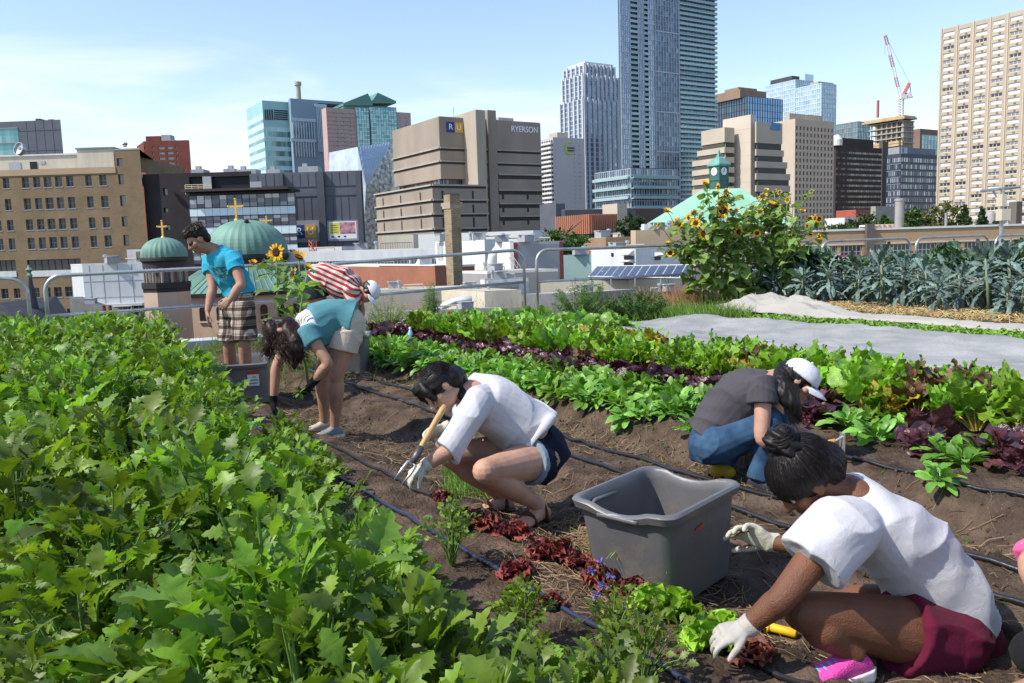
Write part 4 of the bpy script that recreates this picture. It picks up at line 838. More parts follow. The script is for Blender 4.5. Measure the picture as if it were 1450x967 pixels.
# spire turret
Y = 66; c = at(47, 460, Y); px = Y/F; z1 = at(43, 388, Y).z; r = thing('spire', 'slim dark slate spire with a green finial', 'spire', (c.x-.1, c.y, ZB)); x, y = at(46, 430, Y).xy
m_ = MB(); z0 = at(47, 455, Y).z; m_.lathe((x, y, 0), [(14*px, ZB), (14*px, z0-.6), (12*px, z0), (9*px, z0+.6), (1.5*px, z1)], 8); m_.build('slate_roof', mat('slate_dark', (.045, .045, .05), .7, .3, 2), r)
m_ = MB(); z2 = at(43, 375, Y).z; m_.lathe((x, y, 0), [(.08, z1-.4), (.22, z1-.1), (.1, z1+.1), (.3, z1+.35), (.14, z1+.5), (.05, z2)], 10); m_.build('finial', copper, r)
Y = 60; B = Blk(22, 455, Y, -60, 40, yl=425); r = thing('dark_roof_house', 'dark slate roofed house at the lower left, below the railing', 'house', B.base)
m_ = MB(); a, b_, cc = at(-60, 440, Y), at(28, 462, Y), at(0, 428, Y+4); m_.add([a, b_, cc, a+V((0, 8, -2)), b_+V((0, 8, -1)), cc+V((0, 8, 0))], [(0, 1, 2), (0, 2, 5, 3), (1, 4, 5, 2), (3, 5, 4)]); m_.build('roof', MATS['slate_dark'], r); m_ = MB(); m_.prism([(a.x+.3, a.y+.3), (b_.x-.3, b_.y+.3), (b_.x-.3, b_.y+7), (a.x+.3, a.y+7)], ZB, min(a.z, b_.z)-.05); m_.build('wall', greywall, r)
# white walled hall left of the church
B = blk('white_hall', 'blank white rendered hall left of the church tower', 'building', 116, 375, 100, 100, 210, sidewhite, coping=white, dr=V((1, .12, 0)), dl=V((-.9, .5, 0)))
m_ = MB(); fc = B.FR
for x in (128, 147, 168, 188): u = fc.uz(x, 400)[0]; fc.box(m_, u-.03, u+.03, ZB, B.zt-.1, .002, .03)
for y in (398, 421): z = fc.uz(150, y)[1]; fc.box(m_, 0, fc.w, z-.03, z+.03, .002, .03)
m_.build('joints', greywall, B.root); q = fc.rect(136, 433, 205, 441); m_ = MB(); n = 9
for i in range(n): fc.quad(m_, q[0]+(q[1]-q[0])*i/n, q[0]+(q[1]-q[0])*(i+.85)/n, q[2]-1, q[3], .04, random.random()*.5)
m_.m = 1; fc.box(m_, q[0]-.3, q[1], q[3], q[3]+.3, .03, .8); m_.build('window_row', [gl_dark, white], B.root)
m_ = MB(); q = fc.rect(180, 353, 208, 372, -3); fc.box(m_, q[0], q[1], B.zt+.1, q[3], -7, -3); m_.m = 1; q2 = fc.rect(193, 356, 203, 368, -3); fc.box(m_, *q2, -2.99, -2.9); m_.build('roof_hut', [white, gl_dark], B.root)
c = at(152, 443, 60); r = thing('twin_chimney', 'dark roof chimney with two red pots, before the white hall', 'chimney', (c.x, c.y, ZB)); m_ = MB(); m_.box((c.x, c.y, ZB), .8, .8, c.z-ZB); m_.build('stack', black, r)
for dx in (-.22, .22): m_ = MB(); m_.lathe((c.x+dx, c.y, c.z), [(.12, 0), (.15, .1), (.12, .5), (.16, .55), (.05, .56)], 10); m_.build('pot', red_brick, r)
blk('flat_roof_block', 'low dark flat roof between the white hall and the church', 'building', 170, 449, 58, 100, 200, roofdark, dr=V((1, .05, 0)), roofm=roofdark)
# ---- low roofs between the church and the brown library
B = blk('long_roof', 'long white flat roofed building with a dark window strip', 'building', 620, 352, 92, 404, 640, sidewhite, coping=white, dl=V((-1, .28, 0)), yl=356)
fc = B.FL; m_ = MB(); n = 44; u0 = fc.uz(418, 370)[0]
z1 = B.zt-1.05; fc.box(m_, u0, fc.w, z1-1.0, z1, .0, .06); m_.m = 1
for i in range(n+1): u = u0+(fc.w-u0)*i/n; fc.box(m_, u-.05, u+.05, z1-1.0, z1, .061, .12)
m_.build('window_strip', [gl_dark, frame_g], B.root)
for (x0, y0, x1, y1) in ((418, 350, 484, 358),): m_ = MB(); q = fc.rect(x0, y0, x1, y1, -3); fc.box(m_, q[0], q[1], B.zt+.12, q[3], -9, -3); m_.build('roof_box', white, B.root)
c = at(443, 352, 97); m_ = MB(); c.z = B.zt+.12; lattice(m_, c, c+V((0, 0, 1.3)), .6, 3, .05, 0, 0); m_.solo('lattice_mast', mat('red_lattice', (.5, .12, .08), .6, .1, 1), 'short red lattice mast on the white flat roof', 'mast', c)
B = blk('white_wall_block', 'long white wall along the foot of the brown concrete block', 'building', 755, 326, 120, 584, 780, mat('white_render', (.62, .63, .62), .8, .06, .3), dl=V((-1, .22, 0)), yl=334)
B = blk('roof_cabin', 'cream box shaped roof cabin with a railing in front', 'building', 585, 332, 100, 541, 592, offwhite, zb=at(585, 352, 100).z-.3, dl=V((-1, .12, 0)))
m_ = MB(); p = B.FL
for k in range(14): u = p.w*k/13; m_.tube([p.P(u, at(585, 352, 100).z, .8), p.P(u, at(585, 343, 100).z, .8)], .025, 4)
m_.tube([p.P(0, at(585, 343, 100).z, .8), p.P(p.w, at(585, 343, 100).z, .8)], .03, 4); m_.build('railing', greydark, B.root)
B = blk('brick_block', 'low orange brick block with a white coping, left of the brick chimney', 'building', 631, 378, 62, 440, 672, brick_wall_m, coping=white, yl=377, roofm=mat('white_roof', (.6, .6, .58), .9, .1, .4))
fc = B.FL; q = fc.rect(553, 379, 575, 408); m_ = MB(); fc.box(m_, q[0]-.2, fc.w, ZB, B.zt+.1, .002, .9); m_.m = 1; fc.box(m_, q[0]-.25, fc.w+.02, B.zt+.1, B.zt+.16, .0, .95); m_.build('bay', [brick_wall_m, white], B.root)
for x in (549, 590): c = fc.P(fc.uz(x, 375)[0], B.zt+.12, -3); m_ = MB(); m_.lathe(c, [(.35, 0), (.12, .35), (.1, .6), (.02, .65)], 10); m_.build('roof_cone', white, B.root)
B = blk('concrete_parapet_block', 'low grey concrete block with a pale gravel roof below the brick block', 'building', 640, 411, 42, 470, 735, mat('grey_block', (.30, .275, .24), .9, .1, .6, .2, 8), coping=mat('stone_coping', (.45, .42, .36), .9, .1, 1), dl=V((-1, .1, 0)), yl=418, roofm=roofbeige)
# chimney
Y = 54; cc = at(638, 275, Y); px = Y/F; r = thing('brick_chimney', 'tall square yellow brick chimney with a corbelled top', 'chimney', (cc.x, cc.y, ZB))
def chim(xc, xl, xr, ya, yb, m_):
    b = Blk(xc, ya, Y, xl, xr); z0 = b.zt; z1 = at(xc, yb, Y).z; m_.prism(b.pts(0), z1, z0); return b
m_ = MB(); b = chim(638.5, 628.5, 652, 294, 470, m_); m_.build('shaft', chim_brick, r)
m_ = MB(); chim(637, 628, 651, 275, 290, m_); m_.build('top', chim_brick, r)
m_ = MB(); chim(637, 624, 655, 286, 291, m_); chim(637, 626, 653, 290.5, 295, m_); m_.build('corbel', mat('corbel_stone', (.34, .28, .19), .9, .2, 2), r)
m_ = MB(); chim(637, 628.6, 650.4, 274.2, 275.2, m_); m_.build('cap', black, r)
# white and grey plant rooms right of the chimney
B = blk('plant_room', 'narrow white plant room with a grey louvre left of the chimney', 'building', 630, 341, 66, 616, 640, white, zb=at(630, 378, 66).z-1); m_ = MB(); q = B.FL.rect(620, 344, 627, 368); B.FL.box(m_, *q, .01, .06); m_.build('louver', greywall, B.root)
B = blk('plant_room', 'wide white plant room just right of the chimney', 'building', 686, 339, 74, 650, 704, white, zb=at(686, 380, 74).z-1)
c = at(697, 372, 66); m_ = MB(); m_.tube([V((c.x, c.y, c.z-1.0)), c, c+V((.1, 0, .5)), c+V((.5, 0, 1.0)), c+V((1.2, .2, 1.1))], .42, 14); m_.solo('roof_duct', mat('duct_white', (.6, .6, .6), .5, .05, 1), 'curved white air duct between the white plant rooms', 'duct', (c.x, c.y, c.z-1), smooth=True)
B = blk('plant_room', 'white stair head with steel steps, left of the grey siding block', 'building', 722, 342, 64, 701, 727, white, zb=at(722, 384, 64).z-1)
B = blk('siding_block', 'grey ribbed siding block with brick red corner strips', 'building', 727, 343, 62, 722, 797, mat('grey_siding', (.33, .335, .345), .6, .06, .3), dr=V((1, .22, 0)), yr=340)
m_ = MB(); fc = B.FR
for k in range(26): z = B.zt-.2-k*.12; fc.box(m_, .3, fc.w-.3, z-.015, z+.015, .002, .025)
m_.build('siding_ribs', greywall, B.root); m_ = MB()
for u in (0, fc.w-.28): fc.box(m_, u, u+.28, ZB, B.zt-.05, .003, .06)
m_.build('corner_strip', red_brick, B.root)
a = at(722, 372, 60); r = thing('steel_stair', 'slim steel roof stair before the white stair head', 'stair', a)
for dy in (0, .8):
    m_ = MB(); p, q = at(721, 364, 60+dy), at(737, 386, 60+dy)
    for dz in (0, .45): m_.tube([p+V((0, 0, dz)), q+V((0, 0, dz))], .03, 5)
    for k in range(5): t = k/4; m_.tube([p.lerp(q, t), p.lerp(q, t)+V((0, 0, .45))], .02, 4)
    m_.build('handrail', white, r)
m_ = MB(); p, q = at(721, 366, 60), at(737, 388, 60)
for k in range(8): t = k/7; s_ = p.lerp(q, t); m_.obox(s_, V((.22, 0, 0)), V((0, .8, 0)), V((0, 0, .04)))
m_.build('step', steel, r)
blk('flat_roof_block', 'pale gravel roof with white coping right of the chimney', 'building', 690, 387, 50, 655, 790, mat('grey_block2', (.28, .27, .26), .9, .1, .6), coping=white, dr=V((1, .18, 0)), yr=387, roofm=roofbeige)
B = blk('skylight_house', 'white framed roof light box right of the chimney', 'building', 686, 395, 45, 680, 748, white, zb=at(686, 416, 45).z-.5, dr=V((1, .2, 0)), yr=392); m_ = MB(); fc = B.FR
for k in range(3): u = .15+k*fc.w/3; fc.quad(m_, u, u+fc.w/3-.2, B.zt-.85, B.zt-.2, .02, .7)
m_.build('window', gl_pale, B.root)
B = blk('beige_block', 'beige block with a shaded grey side below the railing post', 'building', 686, 412, 38, 625, 738, offwhite, dr=V((1, .15, 0)), yr=408, roofm=roofbeige)
c = at(650, 432, 34); m_ = MB()
for k in range(1):
    pts = [at(612, 446, 34), at(628, 434, 34), at(645, 426, 34), at(668, 424, 34)]; m_.tube(pts, .28, 10, flat=.5)
m_.solo('curved_duct', mat('duct_pale', (.58, .60, .64), .5, .06, 1), 'curved pale duct lying on the roof behind the green bed', 'duct', tuple(pts[1]), smooth=True)
# orange slatted box, tan walls
B = Blk(836, 303, 130, 787, 874, yl=307, yr=305); zb = at(836, 331, 130).z; r = thing('slatted_box', 'orange slatted roof enclosure above a green tree', 'enclosure', V((B.c.x, B.c.y, ZB))); org = mat('orange_slat', (.36, .145, .085), .7, .12, .5); m_ = MB(); m_.prism(B.pts(.03), zb+.2, B.zt-.2); m_.build('backing', mat('slat_back', (.12, .05, .03), .8, .1, 1), r); m_ = MB()
for fc, n in ((B.FL, 17), (B.FR, 15)):
    for i in range(n): fc.box(m_, fc.w*i/n+.03, fc.w*(i+.72)/n, zb, B.zt, .0, .14)
m_.build('slats', org, r); m_ = MB(); m_.prism(B.pts(.15), ZB, zb+.19); m_.build('base', roofdark, r)
blk('flat_roof_block', 'brown brick block under the orange slatted box', 'building', 858, 336, 110, 812, 905, mat('brown_wall', (.28, .18, .11), .9, .1, .4), yl=336, dr=V((1, .1, 0)))
blk('flat_roof_block', 'tan brick block beside the pale green pyramid roof', 'building', 900, 326, 105, 893, 985, mat('tan_wall', (.45, .34, .23), .9, .08, .4), dr=V((1, .05, 0)), yr=326)
blk('dark_annex', 'dark grey annex at the right foot of the brown library', 'building', 787, 288, 200, 764, 800, graypanel)
blk('dark_annex', 'low dark roofed hall behind the orange slatted box', 'building', 800, 297, 190, 795, 900, greydark, dr=V((1, .1, 0)))
blk('tan_cabin', 'pale tan roof cabin below the dark podium', 'building', 874, 288, 180, 853, 888, beige); blk('dark_annex', 'long dark brown hall under the dark glass podium', 'building', 893, 295, 210, 880, 1010, mat('annex_brown', (.10, .075, .06), .8, .1, .2))
B = blk('grey_sliver_block', 'small white walled block next to the round green tree', 'building', 912, 317, 118, 908, 960, white, dr=V((1, .05, 0)))
# white roof plant with louvre hoods
B = blk('roof_plant', 'white metal roof plant room with louvre hoods and a grey side', 'building', 900, 352, 58, 837, 962, sidewhite, yl=353, yr=347, coping=None, zb=at(900, 382, 58).z-1.5)
for fc, q in ((B.FL, (884, 353, 898, 362)), (B.FL, (884, 367, 897, 372)), (B.FR, (926, 357, 935, 363))):
    m_ = MB(); a = fc.rect(*q); m_.add([fc.P(a[0], a[3], .0), fc.P(a[1], a[3], .0), fc.P(a[1], a[2]+.1, .55), fc.P(a[0], a[2]+.1, .55), fc.P(a[0], a[2], .0), fc.P(a[1], a[2], 0)], [(3, 2, 1, 0), (0, 4, 3), (1, 2, 5), (2, 3, 4, 5)]); m_.m = 1; fc.box(m_, a[0]+.05, a[1]-.05, a[2]-.25, a[2]-.02, .01, .1); m_.build('hood', [white, greydark], B.root)
m_ = MB(); q = B.FL.rect(866, 358, 869, 363); B.FL.box(m_, *q, .01, .05); m_.build('access_panel', black, B.root)
blk('green_glass_walkway', 'pale green glass screen walkway left of the white plant room', 'building', 838, 360, 70, 797, 842, mat('green_screen', (.30, .42, .38), .4, .1, .3), zb=at(838, 384, 70).z-1, dl=V((-1, .15, 0)))
# solar array
r0 = at(835, 393, 47); r = thing('solar_array', 'row of tilted dark solar panels on a steel rack', 'solar array', r0); pvm = mat('solar_cell', (.025, .03, .055), .25, .15, 1, spec=.6, metal=.2)
a0, a1 = at(833, 391.5, 47), at(975, 394, 41); b0, b1 = at(846, 377, 50), at(985, 375, 43.5); n = 12
for i in range(n):
    p, q = a0.lerp(a1, i/n), a0.lerp(a1, (i+.985)/n); s_, t_ = b0.lerp(b1, i/n), b0.lerp(b1, (i+.985)/n); m_ = MB(); nn = (q-p).cross(s_-p).normalized()*.05
    m_.add([p, q, t_, s_, p-nn, q-nn, t_-nn, s_-nn], [(0, 1, 2, 3), (7, 6, 5, 4), (0, 4, 5, 1), (1, 5, 6, 2), (2, 6, 7, 3), (3, 7, 4, 0)]); m_.m = 1; e = nn*.12
    for (x, y) in ((p, q), (q, t_), (t_, s_), (s_, p)): m_.tube([x+e, y+e], .025, 4)
    m_.build('panel', [pvm, frame_w], r)
m_ = MB()
for i in range(5):
    p, q = a0.lerp(a1, i/4), b0.lerp(b1, i/4); m_.tube([p-V((0, 0, .05)), p-V((0, 0, .5))], .04, 5); m_.tube([q-V((0, 0, .05)), q-V((0, 0, 1.6))], .04, 5)
m_.build('rack', steel, r)
B = blk('cream_wall_block', 'cream walled roof block with the solar panels on top', 'building', 891, 396, 46, 765, 990, offwhite, dl=V((-1, .12, 0)), yl=393, yr=398, roofm=roofgrey)
B = blk('flat_roof_block', 'low grey roof below the cream wall, behind the railing', 'building', 830, 414, 36, 742, 900, mat('grey_block3', (.25, .25, .25), .9, .1, .5), dl=V((-1, .1, 0)), yl=412)
blk('flat_roof_block', 'low dark roof right of the cream wall, behind the dry grass', 'building', 965, 412, 34, 890, 1010, roofdark, dl=V((-1, .05, 0)), dr=V((1, .1, 0)), roofm=roofdark)
blk('white_roof_block', 'pale flat roof along the foot of the tall chimney', 'building', 590, 440, 30, 500, 760, roofgrey, dl=V((-1, .05, 0)), dr=V((1, .1, 0)))
# ---- green roofed hall and clock tower
Y = 150; B = Blk(1049, 268, Y, 1018, 1072); r = thing('green_roof_hall', 'hall under a large pale green pyramid roof', 'building', at(990, 345, 140)+V((0, 0, 0)))
e0, e1 = at(932, 318, 138), at(1120, 318, 140); zr_ = at(1020, 267, 150).z; t0, t1 = at(997, 268, 152), at(1050, 268, 150); t0.z = t1.z = zr_; ze = min(e0.z, e1.z); e0.z = e1.z = ze; bk = V((0, 26, 0))
m_ = MB(); t0b, t1b = t0+V((0, 3, 0)), t1+V((0, 3, 0)); m_.add([e0, e1, e1+bk, e0+bk, t0, t1, t1b, t0b], [(0, 1, 5, 4), (1, 2, 6, 5), (2, 3, 7, 6), (3, 0, 4, 7), (4, 5, 6, 7)]); m_.build('roof', palegreen, r)
m_ = MB(); m_.prism([(e0.x+.4, e0.y+.4), (e1.x-.4, e1.y+.4), (e1.x-.4, e1.y+25), (e0.x+.4, e0.y+25)], ZB, ze-.02); m_.build('wall', mat('hall_brick', (.36, .27, .19), .9, .1, .4), r)
Y = 165; c = at(1018, 262, Y); px = Y/F; r = thing('clock_tower', 'small green copper clock tower with two white dials', 'clock tower', (c.x, c.y, ZB)); gm = mat('dark_green_copper', (.05, .13, .11), .6, .2, .6)
hw = 11*px/1.25; a = math.atan2(Pd.y, Pd.x); zt, zl = at(1017, 236, Y).z, at(1018, 280, Y).z
m_ = MB(); m_.box((c.x, c.y, ZB), hw*2, hw*2, zt-ZB, a); m_.build('shaft', gm, r); m_ = MB()
def sq(hw_, z): return [(c.x+hw_*1.414*math.cos(a+math.pi/4+k*math.pi/2), c.y+hw_*1.414*math.sin(a+math.pi/4+k*math.pi/2), z) for k in range(4)]
m_.loft([sq(hw*1.12, zt-.05), sq(hw*1.32, zt+.15), sq(hw*1.3, zt+.45), sq(hw*.62, zt+1.6), sq(hw*.28, at(1016, 222, Y).z), sq(hw*.05, at(1016, 212, Y).z)]); m_.build('roof', mat('mid_green_copper', (.13, .30, .25), .6, .2, .5), r)
m_ = MB(); zq = at(1018, 254, Y).z; m_.loft([sq(hw*1.08, zq-.3), sq(hw*1.12, zq-.1), sq(hw*1.02, zq)]); m_.loft([sq(hw*1.06, zt-.6), sq(hw*1.1, zt-.3), sq(hw*1.02, zt-.06)]); m_.build('cornice', gm, r)
for n in (-Pd, -Rd):
    p = V((c.x, c.y, at(1018, 243, Y).z))+n*(hw+.02); m_ = MB(); m_.lathe(p, [(hw*.62, 0), (hw*.62, .1), (.01, .1)], 24, n); o = m_.build('clock_face', signwhite, r)
    sx_ = n.cross(V((0, 0, 1))); m_ = MB(); m_.tube([p+n*.14, p+n*.14+V((0, 0, hw*.5))], .05, 4); m_.tube([p+n*.14, p+n*.14+sx_*hw*.3-V((0, 0, hw*.15))], .06, 4); h_ = m_.build('hand', black, o)
for d_ in ((1, 1), (1, -1), (-1, 1), (-1, -1)): m_ = MB(); q = sq(hw*1.02, 0)[0]; m_.tube([(c.x+(Pd.x*d_[0]+Rd.x*d_[1])*hw, c.y+(Pd.y*d_[0]+Rd.y*d_[1])*hw, ZB), (c.x+(Pd.x*d_[0]+Rd.x*d_[1])*hw, c.y+(Pd.y*d_[0]+Rd.y*d_[1])*hw, zt)], .12, 4); m_.build('corner_post', gm, r)
# ---- long tan school block on the right
B = front(1085, 1560, 330.5, 78, 14, .0); r = thing('school_building', 'long low tan fronted block with a white framed window band', 'building', B.base); fc = B.FL
zw0, zw1 = fc.uz(1300, 363)[1], fc.uz(1300, 344)[1]; n = 14; bw = (fc.uz(1362, 350)[0]-fc.uz(1327, 350)[0]); u0 = fc.uz(1327, 350)[0]; us = [(u0+bw*k+.25, u0+bw*(k+1)-.1) for k in range(-8, 12)]
h = grid(us, [(zw0, zw1)]); mw = MB(); fc.wall(mw, ZB, zw0-.003, (), .2); fc.wall(mw, zw0, B.zt, h, .3); B.FR.wall(mw, ZB, B.zt); mw.prism(B.pts(.02), B.zt-.5, B.zt-.1); mw.build('wall', brick_mat('tan_brick_fascia', (.40, .27, .15), (.34, .22, .12), (.40, .32, .22), .4, .12, var=.1), r)
fc.windows(r, h, gl_dark, frame_w, .28, 5, 2, .07, tints=(.05, .2, .35)); m_ = MB(); fc.box(m_, 0, fc.w, B.zt-.0, B.zt+.18, -.4, .1); m_.build('coping', white, r)
m_ = MB(); fc.box(m_, 0, fc.w, zw0-.3, zw0-.006, .0, .08); fc.box(m_, 0, fc.w, zw1, zw1+.14, .002, .07); m_.build('sill_band', offwhite, r); m_ = MB(); u = fc.uz(1229, 340)[0]; fc.box(m_, u-.35, u+.35, ZB, B.zt+.6, .09, .6); m_.build('downpipe', mat('pipe_brown', (.12, .10, .09), .7, .1, 1), r)
for x0, x1, y, l in ((1222, 1246, 324, 4), (1284, 1292, 324, 5), (1310, 1317, 322, 5), (1327, 1342, 322, 4), (1358, 1370, 322, 4), (1371, 1383, 322, 5), (1392, 1403, 323, 4)):
    q, q2 = fc.uz(x0, y, -l), fc.uz(x1, y, -l); m_ = MB(); fc.box(m_, q[0], q2[0], B.zt-.1, q[1]+.1, -l-1.2, -l); m_.m = 1; fc.box(m_, q[0]+.1, q2[0]-.1, q[1]+.1, q[1]+.2, -l-1, -l-.2); m_.build('roof_unit', [greywall if x0 < 1320 else white, greydark], r)
q, q2 = fc.uz(1234, 318, -8), fc.uz(1270, 318, -8); r2 = thing('roof_shed', 'white ribbed roof shed beside the grey flue', 'shed', fc.P(q[0], B.zt-.1, -8)); m_ = MB(); fc.box(m_, q[0], q2[0], B.zt-.1, q[1], -11, -8); m_.build('wall', white, r2); m_ = MB()
for k in range(5): u = q[0]+(q2[0]-q[0])*(k+.5)/5; fc.box(m_, u-.12, u+.12, B.zt, q[1]-.05, -7.99, -7.9)
m_.build('rust_strips', mat('rust_strip', (.45, .25, .15), .8, .1, 1), r2)
Y = 84; p, q = at(1273, 330, Y), at(1271.5, 281, Y); rr = 6*Y/F; m_ = MB(); zz0 = B.zt-.2; m_.lathe((p.x, p.y, 0), [(rr, zz0), (rr, q.z-.3), (rr*1.12, q.z-.25), (rr*1.12, q.z), (rr*.9, q.z), (rr*.85, q.z-.4), (.02, q.z-.5)], 20); m_.solo('steel_flue', mat('flue_grey', (.30, .29, .28), .6, .1, 1), 'stout grey steel flue on the long tan roof', 'flue', (p.x, p.y, zz0), autosm=30)
p = at(1339, 322, 82); m_ = MB(); m_.lathe((p.x, p.y, 0), [(.12, zz0), (.12, at(1339, 303, 82).z), (.16, at(1339, 303, 82).z), (.1, at(1339, 302, 82).z)], 10); m_.solo('vent_pipe', steel, 'thin vent pipe on the long tan roof, right of the flue', 'pipe', (p.x, p.y, zz0))
blk('dark_stack', 'square dark brown stack near the right edge', 'chimney', 1440, 285, 84, 1429, 1448, mat('stack_brown', (.13, .115, .10), .85, .1, .5)); p = at(1402, 315, 120); m_ = MB(); m_.lathe((p.x, p.y, 0), [(7.5*120/F, ZB), (7.5*120/F, at(1402, 302, 120).z), (.1, at(1402, 301, 120).z)], 20); m_.solo('water_tank', mat('tank_pink', (.48, .42, .42), .7, .05, 1), 'pale round tank behind the dark green trees at right', 'tank', (p.x, p.y, ZB), autosm=30)
# pole with box aerials
Y = 24; p0, p1 = at(1417, 345, Y), at(1412, 268, Y); r = thing('antenna_pole', 'grey mast with a cross arm and two pale aerial boxes', 'mast', (p0.x, p0.y, -1.0)); m_ = MB(); m_.tube([(p0.x, p0.y, -1), (p0.x, p0.y, p1.z)], .055, 8); m_.build('pole', steel, r)
m_ = MB(); a, b_ = at(1389, 270.5, Y), at(1444, 264.5, Y); m_.tube([a, b_], .05, 6); m_.tube([V((p0.x-.3, p0.y, (a.z+b_.z)/2)), V((p0.x, p0.y, p1.z-.5))], .03, 5); m_.build('cross_arm', steel, r)
for (x0, y0, x1, y1) in ((1416.5, 275, 1422.5, 292), (1416, 296, 1428, 312)): a, b_ = at(x0, y0, Y-.2), at(x1, y1, Y-.2); m_ = MB(); m_.obox((a.x, a.y-.1, b_.z), (b_.x-a.x, 0, 0), (0, .3, 0), (0, 0, a.z-b_.z)); m_.build('aerial_box', offwhite, r)
for (x, y) in ((1437, 239), (1444, 240)): pass
# dark gabled roofs in the middle right
for lab, (x0, y0, x1, y1, xr_, yr_) in (('grey tiled roof with a maroon ridge below the school block', (1128, 382, 1222, 386, 1215, 363)), ('steep dark tiled gable roof below the school block', (1213, 377, 1262, 380, 1272, 360)), ('dark tiled roof seen between the railing posts', (1275, 380, 1345, 376, 1320, 362))):
    Y = 46; a, b_ = at(x0, y0, Y), at(x1, y1, Y); rz = at(xr_, yr_, Y+5).z; r = thing('tiled_roof_house', lab, 'house', V(((a.x+b_.x)/2, Y, ZB))); m_ = MB(); top = [at(x0+12, y0, Y+5), at(x1-4, y1, Y+5)]
    for t in top: t.z = rz
    a.z = b_.z = min(a.z, b_.z); m_.add([a, b_, top[1], top[0], a+V((0, 10, 0)), b_+V((0, 10, 0))], [(0, 1, 2, 3), (1, 5, 2), (5, 4, 3, 2), (4, 0, 3)]); m_.build('roof', mat('tile_grey', (.21, .21, .22), .8, .15, 2, stretch=(1, 1, 8)) if x0 < 1200 else MATS['slate_dark'], r); m_ = MB(); m_.prism([(a.x+.2, a.y+.3), (b_.x-.2, a.y+.3), (b_.x-.2, a.y+9.8), (a.x+.2, a.y+9.8)], ZB, a.z-.02); m_.build('wall', greywall, r)
    m_ = MB(); m_.tube([top[0], top[1]], .12, 5); m_.build('ridge', mat('ridge_maroon', (.16, .05, .05), .8, .1, 1), r)
blk('beige_parapet', 'low beige parapet below the school windows', 'wall', 1312, 366, 60, 1310, 1410, offwhite, dr=V((1, .02, 0)), yr=364)
# houses far right behind trees
blk('red_brick_house', 'small red brick block behind the trees at right', 'building', 1212, 297, 200, 1184, 1232, mat('far_red', (.36, .09, .06), .9, .1, .3)); blk('white_house', 'low white block with a window strip, left of the red brick block', 'building', 1196, 308, 180, 1168, 1215, white); blk('tan_house', 'two tone tan and grey block behind the grey flue', 'building', 1240, 292, 190, 1233, 1270, mat('tan_far', (.30, .28, .24), .9, .1, .3))
blk('dark_link', 'dark brown link between the brown slab and the navy block', 'building', 1250, 200, 420, 1245, 1258, mat('link_brown', (.10, .085, .075), .8, .1, .3))
# ---- trees
leaf_mats = [mat('tree_leaf_dark', (.028, .062, .018), .6, .3, 2, transl=.25, tint=.45), mat('tree_leaf_mid', (.055, .11, .025), .6, .3, 2, transl=.25, tint=.45), mat('tree_leaf_olive', (.10, .12, .03), .6, .3, 2, transl=.25, tint=.45)]
bark = mat('bark', (.10, .075, .055), .9, .25, 6, .4, 20)
def tree(label, x, yt, yb, wpx, Y, kind=1, shape='round', n=700, group='trees among the town roofs', seed=1):
    rd = random.Random(seed); top = at(x, yt, Y); px = Y/F; rw = wpx*px/2; zt = top.z; zbm = at(x, yb, Y).z; cx, cy = top.x, top.y
    r = thing('tree', label, 'tree', (cx, cy, ZB), group); m_ = MB(); m_.tube([(cx, cy, ZB), (cx+.2, cy, (ZB+zbm)/2), (cx, cy, zbm+(zt-zbm)*.5), (cx, cy, zt-.3)], [.35, .28, .18, .03], 8)
    for k in range(7): a = rd.random()*6.28; z = zbm+(zt-zbm)*(.1+.6*rd.random()); m_.tube([(cx, cy, z), (cx+rw*.7*math.cos(a), cy+rw*.7*math.sin(a), z+rw*.5)], [.12, .03], 5)
    m_.build('trunk', bark, r); m_ = MB(); hh = (zt-zbm)/2; zc = (zt+zbm)/2; cl = []
    for k in range(26):
        while True:
            p = V((rd.uniform(-1, 1), rd.uniform(-1, 1), rd.uniform(-1, 1)))
            if p.length < 1: break
        if shape == 'cone': f = max(.06, (1-p.z)/2); p = V((p.x*f*1.15, p.y*f*1.15, p.z))
        else: p = p*(.75/max(.35, p.length))**.5
        cl.append((p, rd.uniform(.2, .4)))
    ls = max(.2, 2.3*px)
    for k in range(n):
        p, s_ = rd.choice(cl); q = V((rd.gauss(0, 1), rd.gauss(0, 1), rd.gauss(0, 1)))*s_*.42; w_ = p+q
        if w_.z > 1.05: continue
        c_ = V((cx+w_.x*rw, cy+w_.y*rw, zc+w_.z*hh)); n_ = V((rd.gauss(0, 1), rd.gauss(0, 1), rd.gauss(.6, 1))).normalized(); a = n_.orthogonal().normalized(); b_ = n_.cross(a); an = rd.random()*6.28; a, b_ = a*math.cos(an)+b_*math.sin(an), b_*math.cos(an)-a*math.sin(an); s2 = ls*rd.uniform(.7, 1.5)
        m_.add([c_-a*s2, c_+b_*s2*.55, c_+a*s2, c_-b_*s2*.55], [(0, 1, 2, 3)], rd.random())
    m_.build('crown', leaf_mats[kind], r)
tree('broad flat topped green tree below the orange slatted box', 794, 323, 362, 88, 85, 1, n=1500, seed=2); tree('round green tree between the slatted box and the pyramid roof', 890, 303, 336, 42, 122, 0, n=900, seed=3)
